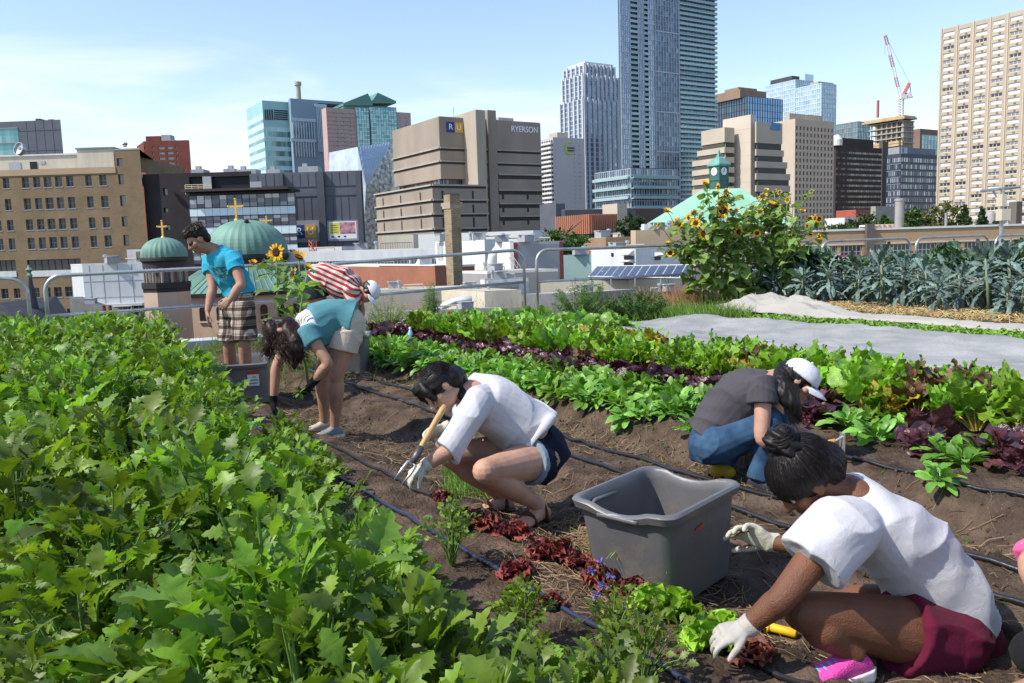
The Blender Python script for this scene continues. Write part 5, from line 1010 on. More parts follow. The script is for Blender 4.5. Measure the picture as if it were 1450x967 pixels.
for i, (lab, x, yt, yb, w_, Y, k, sh) in enumerate((('wide dark tree left of the grey flue', 1222, 299, 335, 44, 130, 0, 'round'), ('low light tree beside the sunflowers and the white block', 1190, 315, 335, 40, 120, 1, 'round'), ('dense green tree just right of the grey flue', 1290, 292, 330, 30, 125, 1, 'round'), ('loose pale tree behind the dense one by the flue', 1310, 298, 328, 26, 150, 2, 'round'), ('tall bushy tree in front of the tan tower', 1338, 284, 328, 46, 125, 2, 'round'), ('narrow dark conifer in front of the tan tower', 1367, 291, 328, 20, 120, 0, 'cone'), ('second narrow conifer, right of the first', 1391, 293, 328, 17, 118, 0, 'cone'), ('low dark shrub tree right of the conifers', 1412, 312, 332, 26, 115, 0, 'round'), ('small round tree left of the grey flue, beside the wide one', 1256, 303, 330, 26, 128, 1, 'round'))):
    tree(lab, x, yt, yb, w_, Y, k, sh, 700, seed=20+i)
# =================================================================== the roof garden
random.seed(21)
def sstep(a, b, x): x = min(1, max(0, (x-a)/(b-a))); return x*x*(3-2*x)
PROF = [(-20, .02), (1.75, .03), (2.0, .01), (2.25, -.07), (2.6, -.08), (2.85, 0), (3.4, .005), (3.55, -.05), (3.7, -.02), (3.9, .115), (6.3, .13), (6.6, .05), (7.2, .08), (10.4, .10), (11.0, .16), (30, .18)]
def prof(t):
    for (a, x), (b, y) in zip(PROF, PROF[1:]):
        if a <= t <= b: return x+(y-x)*sstep(a, b, t)
    return .1
def ground(s, t):
    z = prof(t+.05*noise.noise((s*.9, t*.3, 4)))
    z += .05*math.exp(-((t-2.45)/.42)**2)*(1-sstep(3.2, 4.4, s)); f = math.exp(-((t-2.5)/.5)**2)*(.35+.65*sstep(2.6, 4.2, s))+math.exp(-((t-3.68)/.3)**2)
    z += f*(.055*noise.noise((s*1.7, t*2.2, 0))+.03*noise.noise((s*4.1, t*4.1, 3)))
    z += .010*noise.noise((s*7, t*7, 7))+.006*noise.noise((s*17, t*17, 9))+(.016*noise.noise((s*29, t*29, 2))+.03*max(0, noise.noise((s*12, t*12, 5))-.12) if 1.6 < t < 4.6 else 0)
    z += .09*math.exp(-(((s-5.0)/.5)**2+((t-2.75)/.3)**2))-.05*math.exp(-(((s-5.9)/.5)**2+((t-2.65)/.3)**2))
    return z
def gpos(p, dz=0.): s, t = st(p); return V((p.x, p.y, ground(s, t)+dz))
def onground(x, y, z0=0.):                     # photo pixel -> point on the uneven soil
    z = z0
    for _ in range(6): p = gz(x, y, z); z = ground(*st(p))
    return V((p.x, p.y, z))
def railY(X): return 14.5+.45*X
def inside(p, m=0.): return p.y < railY(p.x)-m
soil = mat('soil', (.042, .029, .021), .95, .45, 4.5, 1, 60, c2=(.102, .072, .051), spec=.1, detail=14)
t_, b_ = nodes(soil); L_ = t_.links.new                # pale flecks of straw and grit, dark damp clods
rp_ = next(n for n in t_.nodes if n.type == 'VALTORGB'); tc_ = next(n for n in t_.nodes if n.type == 'TEX_COORD')
vo = N(t_, 'ShaderNodeTexVoronoi'); vo.inputs['Scale'].default_value = 55; L_(tc_.outputs['Object'], vo.inputs['Vector']); m1 = N(t_, 'ShaderNodeMapRange'); L_(vo.outputs['Distance'], m1.inputs[0]); m1.inputs[1].default_value = .16; m1.inputs[2].default_value = .10; m1.inputs[3].default_value = 0; m1.inputs[4].default_value = .5
cw_ = N(t_, 'ShaderNodeMath', operation='GREATER_THAN'); sp_ = N(t_, 'ShaderNodeSeparateColor'); L_(vo.outputs['Color'], sp_.inputs[0]); L_(sp_.outputs[0], cw_.inputs[0]); cw_.inputs[1].default_value = .55
fm = math_(t_, 'MULTIPLY', m1.outputs[0], cw_.outputs[0]); mxs = N(t_, 'ShaderNodeMixRGB'); L_(fm, mxs.inputs[0]); L_(rp_.outputs[0], mxs.inputs[1]); mxs.inputs[2].default_value = (.30, .22, .13, 1); L_(mxs.outputs[0], b_.inputs['Base Color'])
# the soil sheet, finer where the work goes on
def soil_patch(mb, s0, s1, t0, t1, step, skip=None):
    ns, nt_ = int(round((s1-s0)/step)), int(round((t1-t0)/step)); base = len(mb.v)
    for i in range(ns+1):
        for j in range(nt_+1):
            s, t = s0+(s1-s0)*i/ns, t0+(t1-t0)*j/nt_; mb.v.append(tuple(bed(s, t, ground(s, t))))
    for i in range(ns):
        for j in range(nt_):
            s, t = s0+(s1-s0)*(i+.5)/ns, t0+(t1-t0)*(j+.5)/nt_
            if not inside(bed(s, t), .05) or (skip and skip[0] < s < skip[1] and skip[2] < t < skip[3]): continue
            k = base+i*(nt_+1)+j; mb.f.append((k, k+nt_+1, k+nt_+2, k+1)); mb.mi.append(0); mb.t.append(.5)
m_ = MB(); soil_patch(m_, .4, 11.2, 1.6, 4.4, .028); soil_patch(m_, -1.2, 20, -9.2, 1.6, .2); soil_patch(m_, -1.2, 16.4, 4.4, 18, .1); soil_patch(m_, 11.2, 16, 1.6, 4.4, .1); soil_patch(m_, -1.2, .4, 1.6, 4.4, .1)
m_.v = [v if True else v for v in m_.v]; m_.solo('garden_soil', soil, None, None, kind='structure', smooth=True)
# clods, straw litter
m_ = MB(); rd = random.Random(5)
for k in range(5200):
    s, t = rd.uniform(.8, 9.5), rd.choice((rd.uniform(2.0, 3.95), rd.gauss(2.4, .2), rd.gauss(3.65, .14)))
    if not 1.9 < t < 4.1: continue
    r_ = rd.choice((.003, .004, .005, .006, .008, .011)) * (1.5 if rd.random() < .05 else 1); m_.ball(bed(s, t, ground(s, t)+r_*.3), r_, 6, (1, rd.uniform(.6, 1), rd.uniform(.5, .9)), Euler((rd.random()*3, rd.random()*3, 0)).to_matrix(), rd.random())
o = m_.solo('soil_clods', mat('clod', (.085, .058, .04), .95, .3, 20, .5, 90, tint=.4), 'loose crumbs and clods on the bare soil', 'soil', kind='stuff')
def straws(name, label, n, place, colm, ln=(.06, .2), r_=.0016, seed=1, lift=.02):
    rd = random.Random(seed); m_ = MB()
    for k in range(n):
        p = place(rd); a = rd.random()*6.28; l = rd.uniform(*ln); d = V((math.cos(a), math.sin(a), 0)); sd = V((-d.y, d.x, 0))*rd.uniform(-.3, .3)*l
        q0, q1, q2 = p-d*l/2, p+sd*.5, p+d*l/2
        pts = [V((q.x, q.y, ground(*st(q))+r_+rd.random()*lift)) for q in (q0, q1, q2)]; m_.tube(pts, r_*rd.uniform(.7, 1.6), 3, tint=rd.random())
    m_.solo(name, colm, label, name.replace('_', ' '), kind='stuff')
strawm = mat('straw', (.36, .26, .12), .8, .2, 8, c2=(.5, .38, .18), tint=.35); strawd = mat('dry_stalk', (.24, .16, .09), .85, .25, 8, tint=.4)
def pl_path(rd):
    if rd.random() < .45: return onground(rd.gauss(870, 70), rd.gauss(775, 40))
    return bed(rd.uniform(1, 9), rd.choice((rd.uniform(2, 3.9), rd.gauss(3.55, .1), rd.gauss(2.3, .12))))
straws('straw_litter', 'dry straw scattered on the soil around the grey tub', 4200, pl_path, strawd, (.03, .16), .0014, 3)
# ------------------------------------------------------------------ leaves
def leaf(mb, p, d, up, ln, wd, prof_, n=6, bend=.6, fold=.25, ruf=0., rfreq=3., tint=.5, rd=random, thick=None, twist=0.):
    """a blade from p along d, drooping by bend, half-width profile prof_(x), folded along the midrib, ruffled at the rim"""
    d = V(d).normalized(); side = d.cross(V(up)); side = side.normalized() if side.length > 1e-4 else d.orthogonal().normalized(); nrm = side.cross(d).normalized()
    pos = V(p); ang = 0; st_ = ln/n; ph = rd.random()*6; base = len(mb.v); ru = ruf*wd
    for i in range(n+1):
        x = i/n; dd = (d*math.cos(ang)-nrm*math.sin(ang)); nn = (nrm*math.cos(ang)+d*math.sin(ang)); hw = max(.001, prof_(x)*wd)
        for k in (-1, -.55, 0, .55, 1):
            z = abs(k)*fold*hw
            if ruf: z += ru*abs(k)**1.5*math.sin(x*rfreq*6.28+ph+k*2)
            mb.v.append(tuple(pos+side*hw*k*(1 if not ruf else 1+.12*math.sin(x*rfreq*9+k*3+ph))+nn*z))
        pos = pos+dd*st_; ang += bend/n
    for i in range(n):
        for k in range(4):
            a = base+i*5+k; mb.f.append((a, a+1, a+6, a+5)); mb.mi.append(mb.m); mb.t.append(tint)
    return pos
fan = lambda x: (.2+.8*(x/.75)**.7) if x < .75 else max(.12, math.cos((x-.75)/.25*1.45))
ell = lambda x: math.sin(math.pi*min(1, x*.97+.03))**.8
ovate = lambda x: (math.sin(math.pi*x**.75)**.9) if x < 1 else 0
spoon = lambda x: (.13 if x < .28 else .13+.87*math.sin(math.pi*(x-.28)/.74)**.75)
strap = lambda x: (.10 if x < .15 else .10+.9*math.sin(math.pi*min(.999, (x-.15)/.87))**.5)
heart = lambda x: (.55+.45*math.sin(x/.25*1.57) if x < .25 else max(0, 1-((x-.25)/.75)**1.6))
SER = [(0, .02), (.22, .07), (.38, .24), (.47, .46), (.50, .27), (.62, .58), (.66, .33), (.77, .46), (.80, .22), (.91, .20), (1, 0)]
def celery_leaflet(mb, p, d, up, ln, tint, rd, wf=1.0, bend=.5):
    d = V(d).normalized(); side = d.cross(V(up)); side = side.normalized() if side.length > 1e-4 else d.orthogonal().normalized(); nrm = side.cross(d).normalized(); base = len(mb.v); fo = rd.uniform(.05, .5)
    for x, w_ in SER:
        c_ = V(p)+d*(ln*x*math.cos(bend*x*.6))-nrm*(ln*x*math.sin(bend*x*.6)); hw = w_*ln*wf
        mb.v.append(tuple(c_-side*hw+nrm*(fo*hw+rd.gauss(0, .012)*ln))); mb.v.append(tuple(c_)); mb.v.append(tuple(c_+side*hw+nrm*(fo*hw+rd.gauss(0, .012)*ln)))
    for i in range(len(SER)-1):
        for k in (0, 1): a = base+i*3+k; mb.f.append((a, a+1, a+4, a+3)); mb.mi.append(mb.m); mb.t.append(tint)
def celery(seed, hgt=.5, fr=11, lsz=.10, lod=False):
    rd = random.Random(seed); mb = MB()
    for k in range(fr):
        a = 2.4*k+rd.random()*.8; f = k/fr; out_ = (.03+.17*f)*rd.uniform(.7, 1.25); h = hgt*rd.uniform(.80, 1.10)*(1-.30*f); d = V((math.cos(a), math.sin(a), 0)); tn = rd.random(); bs = d*rd.uniform(.0, .03)
        pts = [bs, bs+d*out_*.22+V((0, 0, h*.4)), bs+d*out_*.5+V((0, 0, h*.70)), bs+d*out_*.85+V((0, 0, h*.88)), bs+d*out_*1.25+V((0, 0, h))]
        mb.m = 1; mb.tube(pts, [.006, .0055, .0045, .0035, .002], 5 if not lod else 3, cap=False, tint=tn); mb.m = 0
        sd = V((-d.y, d.x, 0)); L = lsz*rd.uniform(.8, 1.25); ax = (pts[4]-pts[2]).normalized()
        upv = lambda: V((rd.gauss(0, .5), rd.gauss(0, .5), .75))-d*.35
        for q, g in ((pts[2], .8), (pts[3], 1.0)):
            for s_ in (-1, 1):
                sub = q+sd*s_*.02*L/.07+V((0, 0, .008)); dr = (sd*s_*.62+ax*1.0+V((rd.gauss(0, .28), rd.gauss(0, .28), rd.gauss(.12, .35)))); celery_leaflet(mb, sub, dr, upv(), L*g*rd.uniform(.85, 1.15), min(1, max(0, tn+rd.gauss(0, .15))), rd, rd.uniform(.46, .68), rd.uniform(-.3, 1.4))
        for s_ in (-.45, 0, .45) if not lod else (0, ): celery_leaflet(mb, pts[4]+sd*s_*.02, ax*.95+sd*s_*1.3+V((rd.gauss(0, .2), rd.gauss(0, .2), rd.gauss(0, .2))), upv(), L*(1.2 if s_ == 0 else .85), tn, rd, rd.uniform(.46, .68), rd.uniform(-.3, 1.3))
    return mb
celm = mat('celery_leaf', (.098, .180, .016), .46, .22, 12, .08, 40, c2=(.155, .245, .028), transl=.35, tint=.5, objvar=.28, spec=.4); celst = mat('celery_stalk', (.16, .28, .06), .45, .15, 10, tint=.3, transl=.1)
def scatter(name, label, cat, group, meshes, spots, zoff=0., sc=(.85, 1.15), seed=1, tilt=.12, shrink=None):
    rd = random.Random(seed); out_ = []
    for i, p in enumerate(spots):
        o = bpy.data.objects.new(name, meshes[rd.randrange(len(meshes))]); COL.objects.link(o); o.location = p+V((0, 0, zoff)); k = rd.uniform(*sc)*(shrink(p) if shrink else 1); o.scale = (k, k, k*rd.uniform(.92, 1.08)); o.rotation_euler = (rd.gauss(0, tilt), rd.gauss(0, tilt), rd.random()*6.28); o['label'] = label; o['category'] = cat; o['group'] = group; out_.append(o)
    return out_
cel_src = [celery(100+k, (.36, .44, .48, .52, .58)[k % 5], 28, (.066, .086, .072, .100)[k % 4]) for k in range(10)]; cel_mesh = [m.mesh('celery_plant', [celm, celst], smooth=True) for m in cel_src]
cel_lo = [celery(200+k, .47, 18, .078, True) for k in range(5)]
spots = []; rd = random.Random(8)
s = -1.0
while s < 17:
    t = -8.5
    tl = 1.20-.12*sstep(1.5, 2.1, s)+.26*sstep(3.2, 4.6, s)-.16*sstep(5.2, 6.2, s)+.05*math.sin(s*1.9)+.05*math.sin(s*4.7)+.5*sstep(8.4, 9.6, s)
    while t < tl:
        p = bed(s+rd.uniform(-.07, .07), t+rd.uniform(-.07, .07)); r = V((p.x, p.y, .45-H)); v_ = r.dot(FW)
        if p.y > 1.02 and inside(p, .35) and v_ > 0:
            px_ = 725+F*r.dot(RT)/v_
            if -60 < px_ < 1500 and not (st(p)[0] > 11.2 and st(p)[1] > 1.6): spots.append(p)
        t += .205
    s += .205
spots.sort(key=lambda p: p.length)
near = [gpos(p) for p in spots[:300]]; far = [gpos(p) for p in spots[300:]]
scatter('celery_plant', 'leafy bright green celery plant in the dense bed filling the lower left', 'celery plant', 'celery plants in the left bed', cel_mesh, near, sc=(.74, 1.2), seed=3, tilt=.12, shrink=lambda p: 1-.36*sstep(.75, 1.15, st(p)[1])*(1-sstep(4.5, 6, st(p)[0])))
scatter('celery_plant', 'small celery plant standing apart on the soil by the drip hose', 'celery plant', 'stray celery plants by the drip hose', cel_mesh, [onground(x, y) for x, y in ((742, 925), (905, 1000), (850, 975), (640, 800))], sc=(.34, .5), seed=4)
m_ = MB()
va, fa, ma_, ta = [], [], [], []
off = 0; rd = random.Random(12); arrs = [(np.array(m.v), np.array(m.f), np.array(m.mi), np.array(m.t)) for m in cel_lo if all(len(f) == 4 for f in m.f)]
for p in far:
    v0, f0, m0, t0 = arrs[rd.randrange(len(arrs))]; k = rd.uniform(.85, 1.15); a = rd.random()*6.28; c_, s_ = math.cos(a)*k, math.sin(a)*k; g_ = rd.gauss(0, .12)
    v1 = np.stack([v0[:, 0]*c_-v0[:, 1]*s_+p.x, v0[:, 0]*s_+v0[:, 1]*c_+p.y, v0[:, 2]*k+p.z], 1); va.append(v1); fa.append(f0+off); ma_.append(m0); ta.append(np.clip(t0+g_, 0, 1)); off += len(v0)
def np_object(name, va, fa, ma_, ta, mats, label, cat, kind):
    v, f, m, t = np.concatenate(va), np.concatenate(fa), np.concatenate(ma_), np.concatenate(ta); me = bpy.data.meshes.new(name); me.vertices.add(len(v)); me.vertices.foreach_set('co', v.ravel()); me.loops.add(f.size); me.loops.foreach_set('vertex_index', f.ravel().astype(np.int32)); me.polygons.add(len(f)); me.polygons.foreach_set('loop_start', np.arange(0, f.size, f.shape[1], dtype=np.int32)); me.polygons.foreach_set('material_index', m.astype(np.int32)); me.polygons.foreach_set('use_smooth', np.ones(len(f), bool)); a = me.attributes.new('tint', 'FLOAT', 'FACE'); a.data.foreach_set('value', t.astype(np.float32)); me.update(calc_edges=True); me.validate()
    for q in mats: me.materials.append(q)
    o = bpy.data.objects.new(name, me); COL.objects.link(o)
    if label: o['label'] = label
    if cat: o['category'] = cat
    o['kind'] = kind; return o
np_object('celery_mass', va, fa, ma_, ta, [celm, celst], 'far part of the celery bed, a mass of small green leaves', 'celery', 'stuff')
# ------------------------------------------------------------------ beds on the right
def rosette(seed, n, ln, wd, prf, el=(.2, 1.2), bend=(.4, 1.2), fold=.3, ruf=0., rf=3., seg=6, stem=0, up0=.02, spread=.02):
    rd = random.Random(seed); mb = MB()
    for k in range(n):
        a = 2.4*k+rd.gauss(0, .3); f = k/max(1, n-1); e = el[0]+(el[1]-el[0])*f+rd.gauss(0, .12); l = ln*rd.uniform(.75, 1.15)*(1-.25*f); d = V((math.cos(a)*math.cos(e), math.sin(a)*math.cos(e), math.sin(e))); p = V((math.cos(a)*spread, math.sin(a)*spread, up0)); tn = rd.random()
        if stem:
            q = p+d*stem*rd.uniform(.7, 1.2); mb.m = 1; mb.tube([p, p.lerp(q, .5)+V((0, 0, .01)), q], [.006, .005, .004], 5, cap=False, tint=tn); mb.m = 0; p = q
        leaf(mb, p, d, V((0, 0, 1))+V((rd.gauss(0, .3), rd.gauss(0, .3), 0)) if abs(d.z) < .95 else V((rd.gauss(0, 1), rd.gauss(0, 1), .1)), l, wd*rd.uniform(.8, 1.2), prf, seg, rd.uniform(*bend), fold, ruf, rf, tn, rd)
    return mb
arm = mat('rocket_leaf', (.13, .27, .035), .4, .15, 12, .2, 60, c2=(.17, .33, .05), transl=.25, tint=.35, objvar=.2, spec=.45)
chm = mat('chard_leaf', (.12, .245, .016), .36, .22, 14, .55, 55, c2=(.20, .34, .03), transl=.28, tint=.38, objvar=.3, spec=.5); chy = mat('chard_leaf_yellowing', (.30, .28, .02), .4, .3, 9, .5, 55, c2=(.42, .30, .03), transl=.28, tint=.35); chr_ = mat('chard_leaf_bronze', (.09, .10, .03), .36, .4, 8, .5, 55, c2=(.14, .06, .04), transl=.2, tint=.4); chst = mat('chard_stem', (.45, .36, .07), .4, .25, 6, tint=.3, transl=.1)
purm = mat('purple_leaf', (.05, .012, .022), .3, .35, 12, .4, 50, c2=(.085, .03, .035), transl=.12, tint=.45, objvar=.2, spec=.6); purst = mat('purple_stem', (.22, .05, .07), .4, .2, 6)
kalm = mat('kale_leaf', (.10, .16, .13), .55, .2, 16, .8, 55, c2=(.15, .22, .19), transl=.1, tint=.4, objvar=.2, spec=.35); kalst = mat('kale_stem', (.17, .20, .12), .6, .2, 6)
redm = mat('red_lettuce_leaf', (.14, .022, .026), .42, .5, 9, .3, 60, c2=(.25, .075, .055), transl=.25, tint=.4, objvar=.2); grm = mat('green_lettuce_leaf', (.22, .40, .035), .4, .2, 15, .3, 60, c2=(.30, .50, .06), transl=.3, tint=.3)
arug = [rosette(300+k, 24, .18, .028, spoon, (.25, 1.35), (.5, 1.6), .2, .1, 2).mesh('rocket_plant', [arm, celst], smooth=True) for k in range(6)]
chard = [rosette(320+k, 13, .24, .060, ovate, (.8, 1.5), (.1, .9), .15, .30, 2.6, 9, .13).mesh('chard_plant', [chy if k == 12 else chr_ if k == 13 else chm, chst], smooth=True) for k in range(14)]
purp = [rosette(340+k, 14, .17, .055, spoon, (.25, 1.4), (.3, 1.0), .15, .25, 2, 8, .03).mesh('purple_beet', [purm, purst], smooth=True) for k in range(5)]
kale_v = []
def kale(seed, hgt):
    rd = random.Random(seed); mb = MB(); mb.m = 1; mb.tube([(0, 0, 0), (rd.gauss(0, .02), rd.gauss(0, .02), hgt*.5), (rd.gauss(0, .03), rd.gauss(0, .03), hgt)], [.017, .016, .012], 7); mb.m = 0
    for k in range(26):
        f = k/25; a = 2.4*k+rd.gauss(0, .25); e = -.15+1.45*f**1.3+rd.gauss(0, .1); z = hgt*(.42+.58*f); d = V((math.cos(a)*math.cos(e), math.sin(a)*math.cos(e), math.sin(e))); leaf(mb, V((math.cos(a)*.012, math.sin(a)*.012, z)), d, V((rd.gauss(0, .3), rd.gauss(0, .3), 1)) if e < 1.2 else V((rd.gauss(0, 1), rd.gauss(0, 1), .2)), rd.uniform(.26, .40)*(1-.35*f), rd.uniform(.024, .036), strap, 10, rd.uniform(1.2, 2.4)*(1-.6*f), -.35, .32, 4.5, rd.random(), rd)
    return mb.mesh('kale_plant', [kalm, kalst], smooth=True)
kales = [kale(360+k, h) for k, h in enumerate((.42, .5, .55, .6, .48, .36))]
frl = [rosette(380+k, 20, .085, .044, fan, (.15, 1.35), (.0, .9), .1, .42, 5, 9).mesh('red_lettuce', [redm], smooth=True) for k in range(4)]
frg = [rosette(390+k, 24, .09, .046, fan, (.15, 1.4), (.0, .9), .1, .40, 5, 9).mesh('green_lettuce', [grm], smooth=True) for k in range(2)]
rd = random.Random(31)
def bedspots(s0, s1, t0, t1, ds, dt, jit=.06, cond=None, z=None):
    o = []; s = s0
    while s < s1:
        t = t0
        while t < t1:
            p = bed(s+rd.gauss(0, jit), t+rd.gauss(0, jit)); p = gpos(p); r = p-V((0, 0, H)); v_ = r.dot(FW)
            if v_ > .5 and inside(p, .3):
                x = 725+F*r.dot(RT)/v_
                if -40 < x < 1500 and (cond is None or cond(*st(p))): o.append(p)
            t += dt
        s += ds
    return o
sp = bedspots(4.3, 10.9, 3.85, 4.55, .175, .16, .045, lambda s, t: t > 3.78+.02*math.sin(s*5)-.012*max(0, s-4)+.05*max(0, s-8.6)); sp += bedspots(3.9, 4.3, 3.95, 4.3, .2, .2); sp.sort(key=lambda p: p.length)
scatter('rocket_plant', 'low fresh green leafy plant at the front edge of the right bed', 'salad plant', 'low green salad plants edging the right bed', arug, sp[:300], seed=5, sc=(.65, 1.25), tilt=.22)
sp = bedspots(3.6, 10.2, 4.58, 4.95, .22, .17, .07); scatter('purple_beet', 'dark purple leaved plant in the row behind the low greens', 'salad plant', 'purple leaved plants in the middle row', purp, sp, seed=6, sc=(.7, 1.15), tilt=.2)
ptr = [onground(x, y) for x, y in ((1140, 597), (1165, 600), (1125, 588), (1318, 630), (1300, 640), (1432, 640), (1450, 650), (1418, 655), (1462, 630), (1440, 668))]
scatter('purple_beet', 'large dark purple leaved plant near the black hose at right', 'salad plant', 'large purple plants at the right end of the bed', purp, ptr, seed=7, sc=(.75, 1.15), tilt=.3)
gtr = [onground(x, y) for x, y in ((1365, 660), (1285, 612), (1240, 625), (1225, 600), (1390, 645), (1340, 650), (1255, 600), (1200, 610), (1330, 682))]
scatter('rocket_plant', 'loose green rosette between the purple plants at right', 'salad plant', 'green rosettes at the right end of the bed', arug, gtr, seed=8, sc=(.7, 1.15))
sp = bedspots(1.7, 10.3, 5.02, 6.1, .21, .205, .06); sp.sort(key=lambda p: p.length); scatter('chard_plant', 'tall yellow green chard with crinkled leaves and yellow stems', 'chard', 'chard plants filling the middle of the right bed', chard, sp[:300], seed=9, sc=(.7, 1.2), tilt=.16, shrink=lambda p: 1-.3*sstep(5.3, 6.0, st(p)[1]))
sp = bedspots(8.6, 11.2, 6.2, 7.6, .24, .24, .06); scatter('lettuce_plant', 'broad leaved green plant at the far end of the chard bed', 'salad plant', 'green plants at the far end of the bed', [rosette(330+k, 16, .27, .06, spoon, (.5, 1.45), (.3, 1.1), .15, .2, 2, 8).mesh('lettuce_plant', [arm, celst], smooth=True) for k in range(4)], sp, seed=10, sc=(.9, 1.3))
sp = bedspots(10.0, 11.0, 4.35, 5.2, .28, .25, .07); scatter('purple_beet', 'reddish purple plant at the far left end of the right bed', 'salad plant', 'purple plants at the far left end of the bed', purp, sp, seed=11, sc=(1.1, 1.6))
# lettuces along the drip line
lr = [onground(x, y+6) for x, y in ((623, 704), (645, 716), (662, 728), (680, 741), (697, 745), (712, 752), (728, 757), (745, 765), (768, 782), (790, 788), (805, 797), (822, 800), (853, 818), (875, 832), (905, 838), (780, 850), (740, 872), (868, 868), (730, 808), (845, 850), (893, 826), (925, 845), (930, 838), (1066, 930))]
scatter('red_lettuce', 'frilly red lettuce growing beside the drip hose in front', 'lettuce', 'red lettuces along the drip hose', frl, [p for k, p in enumerate(lr) if k % 3 != 1], seed=12, sc=(.55, .9))
for lab, (x, y) in (('frilly light green lettuce below the near corner of the grey tub', (940, 874)), ('frilly light green lettuce beside the white blade of the yellow handled knife', (1016, 918))): scatter('green_lettuce', lab, 'lettuce', 'green lettuces', frg, [onground(x, y)], seed=x, sc=(1.1, 1.3))
# kale bed
kp = bedspots(1.5, 11.4, 11.45, 13.6, .46, .52, .08, lambda s, t: t > 11.3+.09*(s-5)); scatter('kale_plant', 'dark blue green long leaved kale plant in the back bed', 'kale', 'kale plants in the back bed', kales, kp, seed=13, sc=(1.0, 1.4), tilt=.06)
ck = [rosette(370+k, 24, .24, .085, ovate, (.0, 1.4), (.5, 1.3), .15, .45, 3, 8, .1, .45).mesh('curly_kale', [mat('curly_kale_leaf', (.065, .13, .07), .5, .2, 16, .6, 50, c2=(.10, .17, .10), transl=.15, tint=.4, objvar=.2), kalst], smooth=True) for k in range(3)]
cks = [gpos(at(x, 430, y_)) for x, y_ in ((1120, 15.6), (1150, 15.5), (1172, 15.2), (1370, 13.2), (1395, 12.8), (1420, 12.5), (1445, 12.2), (1340, 14.5), (1270, 15.0), (1212, 15.2), (1405, 13.8), (1435, 13.4))]
scatter('curly_kale', 'tall curly leaved kale standing above the back bed', 'kale', 'curly kale plants at the back', ck, cks, seed=14, sc=(1.15, 1.5), tilt=.06)
def pl_kale(rd): return bed(rd.uniform(1.2, 10.5), rd.gauss(11.35, .28))
straws('straw_mulch', 'golden straw mulch spread under the kale plants', 4000, lambda r_: bed(r_.uniform(2.5, 10.6), r_.uniform(10.95, 12.1)), mat('golden_straw', (.36, .25, .10), .75, .25, 8, c2=(.48, .36, .17), tint=.35), (.08, .26), .0035, 4, .11)
# fleece covers
def sheet(name, label, s0, s1, t0f, t1f, hf, m, ns=130, nt_=40):
    mb = MB()
    for i in range(ns+1):
        for j in range(nt_+1):
            s = s0+(s1-s0)*i/ns; a, b_ = t0f(s), t1f(s); f = j/nt_; t = a+(b_-a)*f; mb.v.append(tuple(bed(s, t, ground(s, t)+hf(s, t, f, i/ns))))
    for i in range(ns):
        for j in range(nt_): k = i*(nt_+1)+j; mb.f.append((k, k+nt_+1, k+nt_+2, k+1)); mb.mi.append(0); mb.t.append(.5)
    o = mb.solo(name, m, label, 'row cover', smooth=True); sd = o.modifiers.new('thickness', 'SOLIDIFY'); sd.thickness = .004; return o
fl = mat('fleece', (.25, .26, .245), .85, .16, 1.6, .5, 26, c2=(.33, .33, .325), stretch=(1, 1, 1), transl=.12)
def wr(s, t, k=1.): return k*(.018*noise.noise((s*1.5, t*5, 1))+.012*noise.noise((s*5, t*3, 5))+.007*noise.noise((s*9, t*13, 8)))
edge = lambda f, i: min(1, f*9)*min(1, (1-f)*9)*min(1, (1-i)*14)
sheet('row_cover', 'wide pale grey fleece cover over a bed, in front of the seedlings', -1.0, 9.75, lambda s: 6.45+.05*math.sin(s*2.1), lambda s: 9.4+.06*math.sin(s*1.3)+(.03*(s-4)), lambda s, t, f, i: .02+edge(f, i)*(.085+.03*math.sin(f*9.4))+wr(s, t, 1.9), fl)
sheet('row_cover', 'rumpled off white fleece pulled back between seedlings and kale', .5, 10.3, lambda s: 10.55+.05*math.sin(s*2), lambda s: 10.85+.7*sstep(6.8, 9.6, s)+.05*math.sin(s*3), lambda s, t, f, i: .02+edge(f, i)*(.03+.15*sstep(7.2, 9.3, s)*(1+.8*noise.noise((s*2.2, t*4, 3))))+wr(s, t, 1+3*sstep(7, 9, s)), mat('fleece_white', (.38, .36, .325), .85, .08, 1.2, .5, 26, transl=.12))
m_ = MB(); rd = random.Random(44)
for k in range(3600):
    s, t = rd.uniform(1.5, 8.8), rd.gauss(10.12, .2)
    if not 9.72 < t < 10.55: continue
    p = bed(s, t, ground(s, t)); a = rd.random()*6.28
    for q in range(2): e = rd.uniform(.2, 1.2); leaf(m_, p, (math.cos(a+q*3)*math.cos(e), math.sin(a+q*3)*math.cos(e), math.sin(e)), (0, 0, 1), rd.uniform(.05, .10), .02, ell, 3, .6, .2, 0, 1, rd.random(), rd)
m_.solo('seedlings', mat('seedling_leaf', (.17, .30, .05), .5, .15, 10, transl=.25, tint=.35), 'strip of tiny green seedlings between the two fleece covers', 'seedlings', kind='stuff', smooth=True)
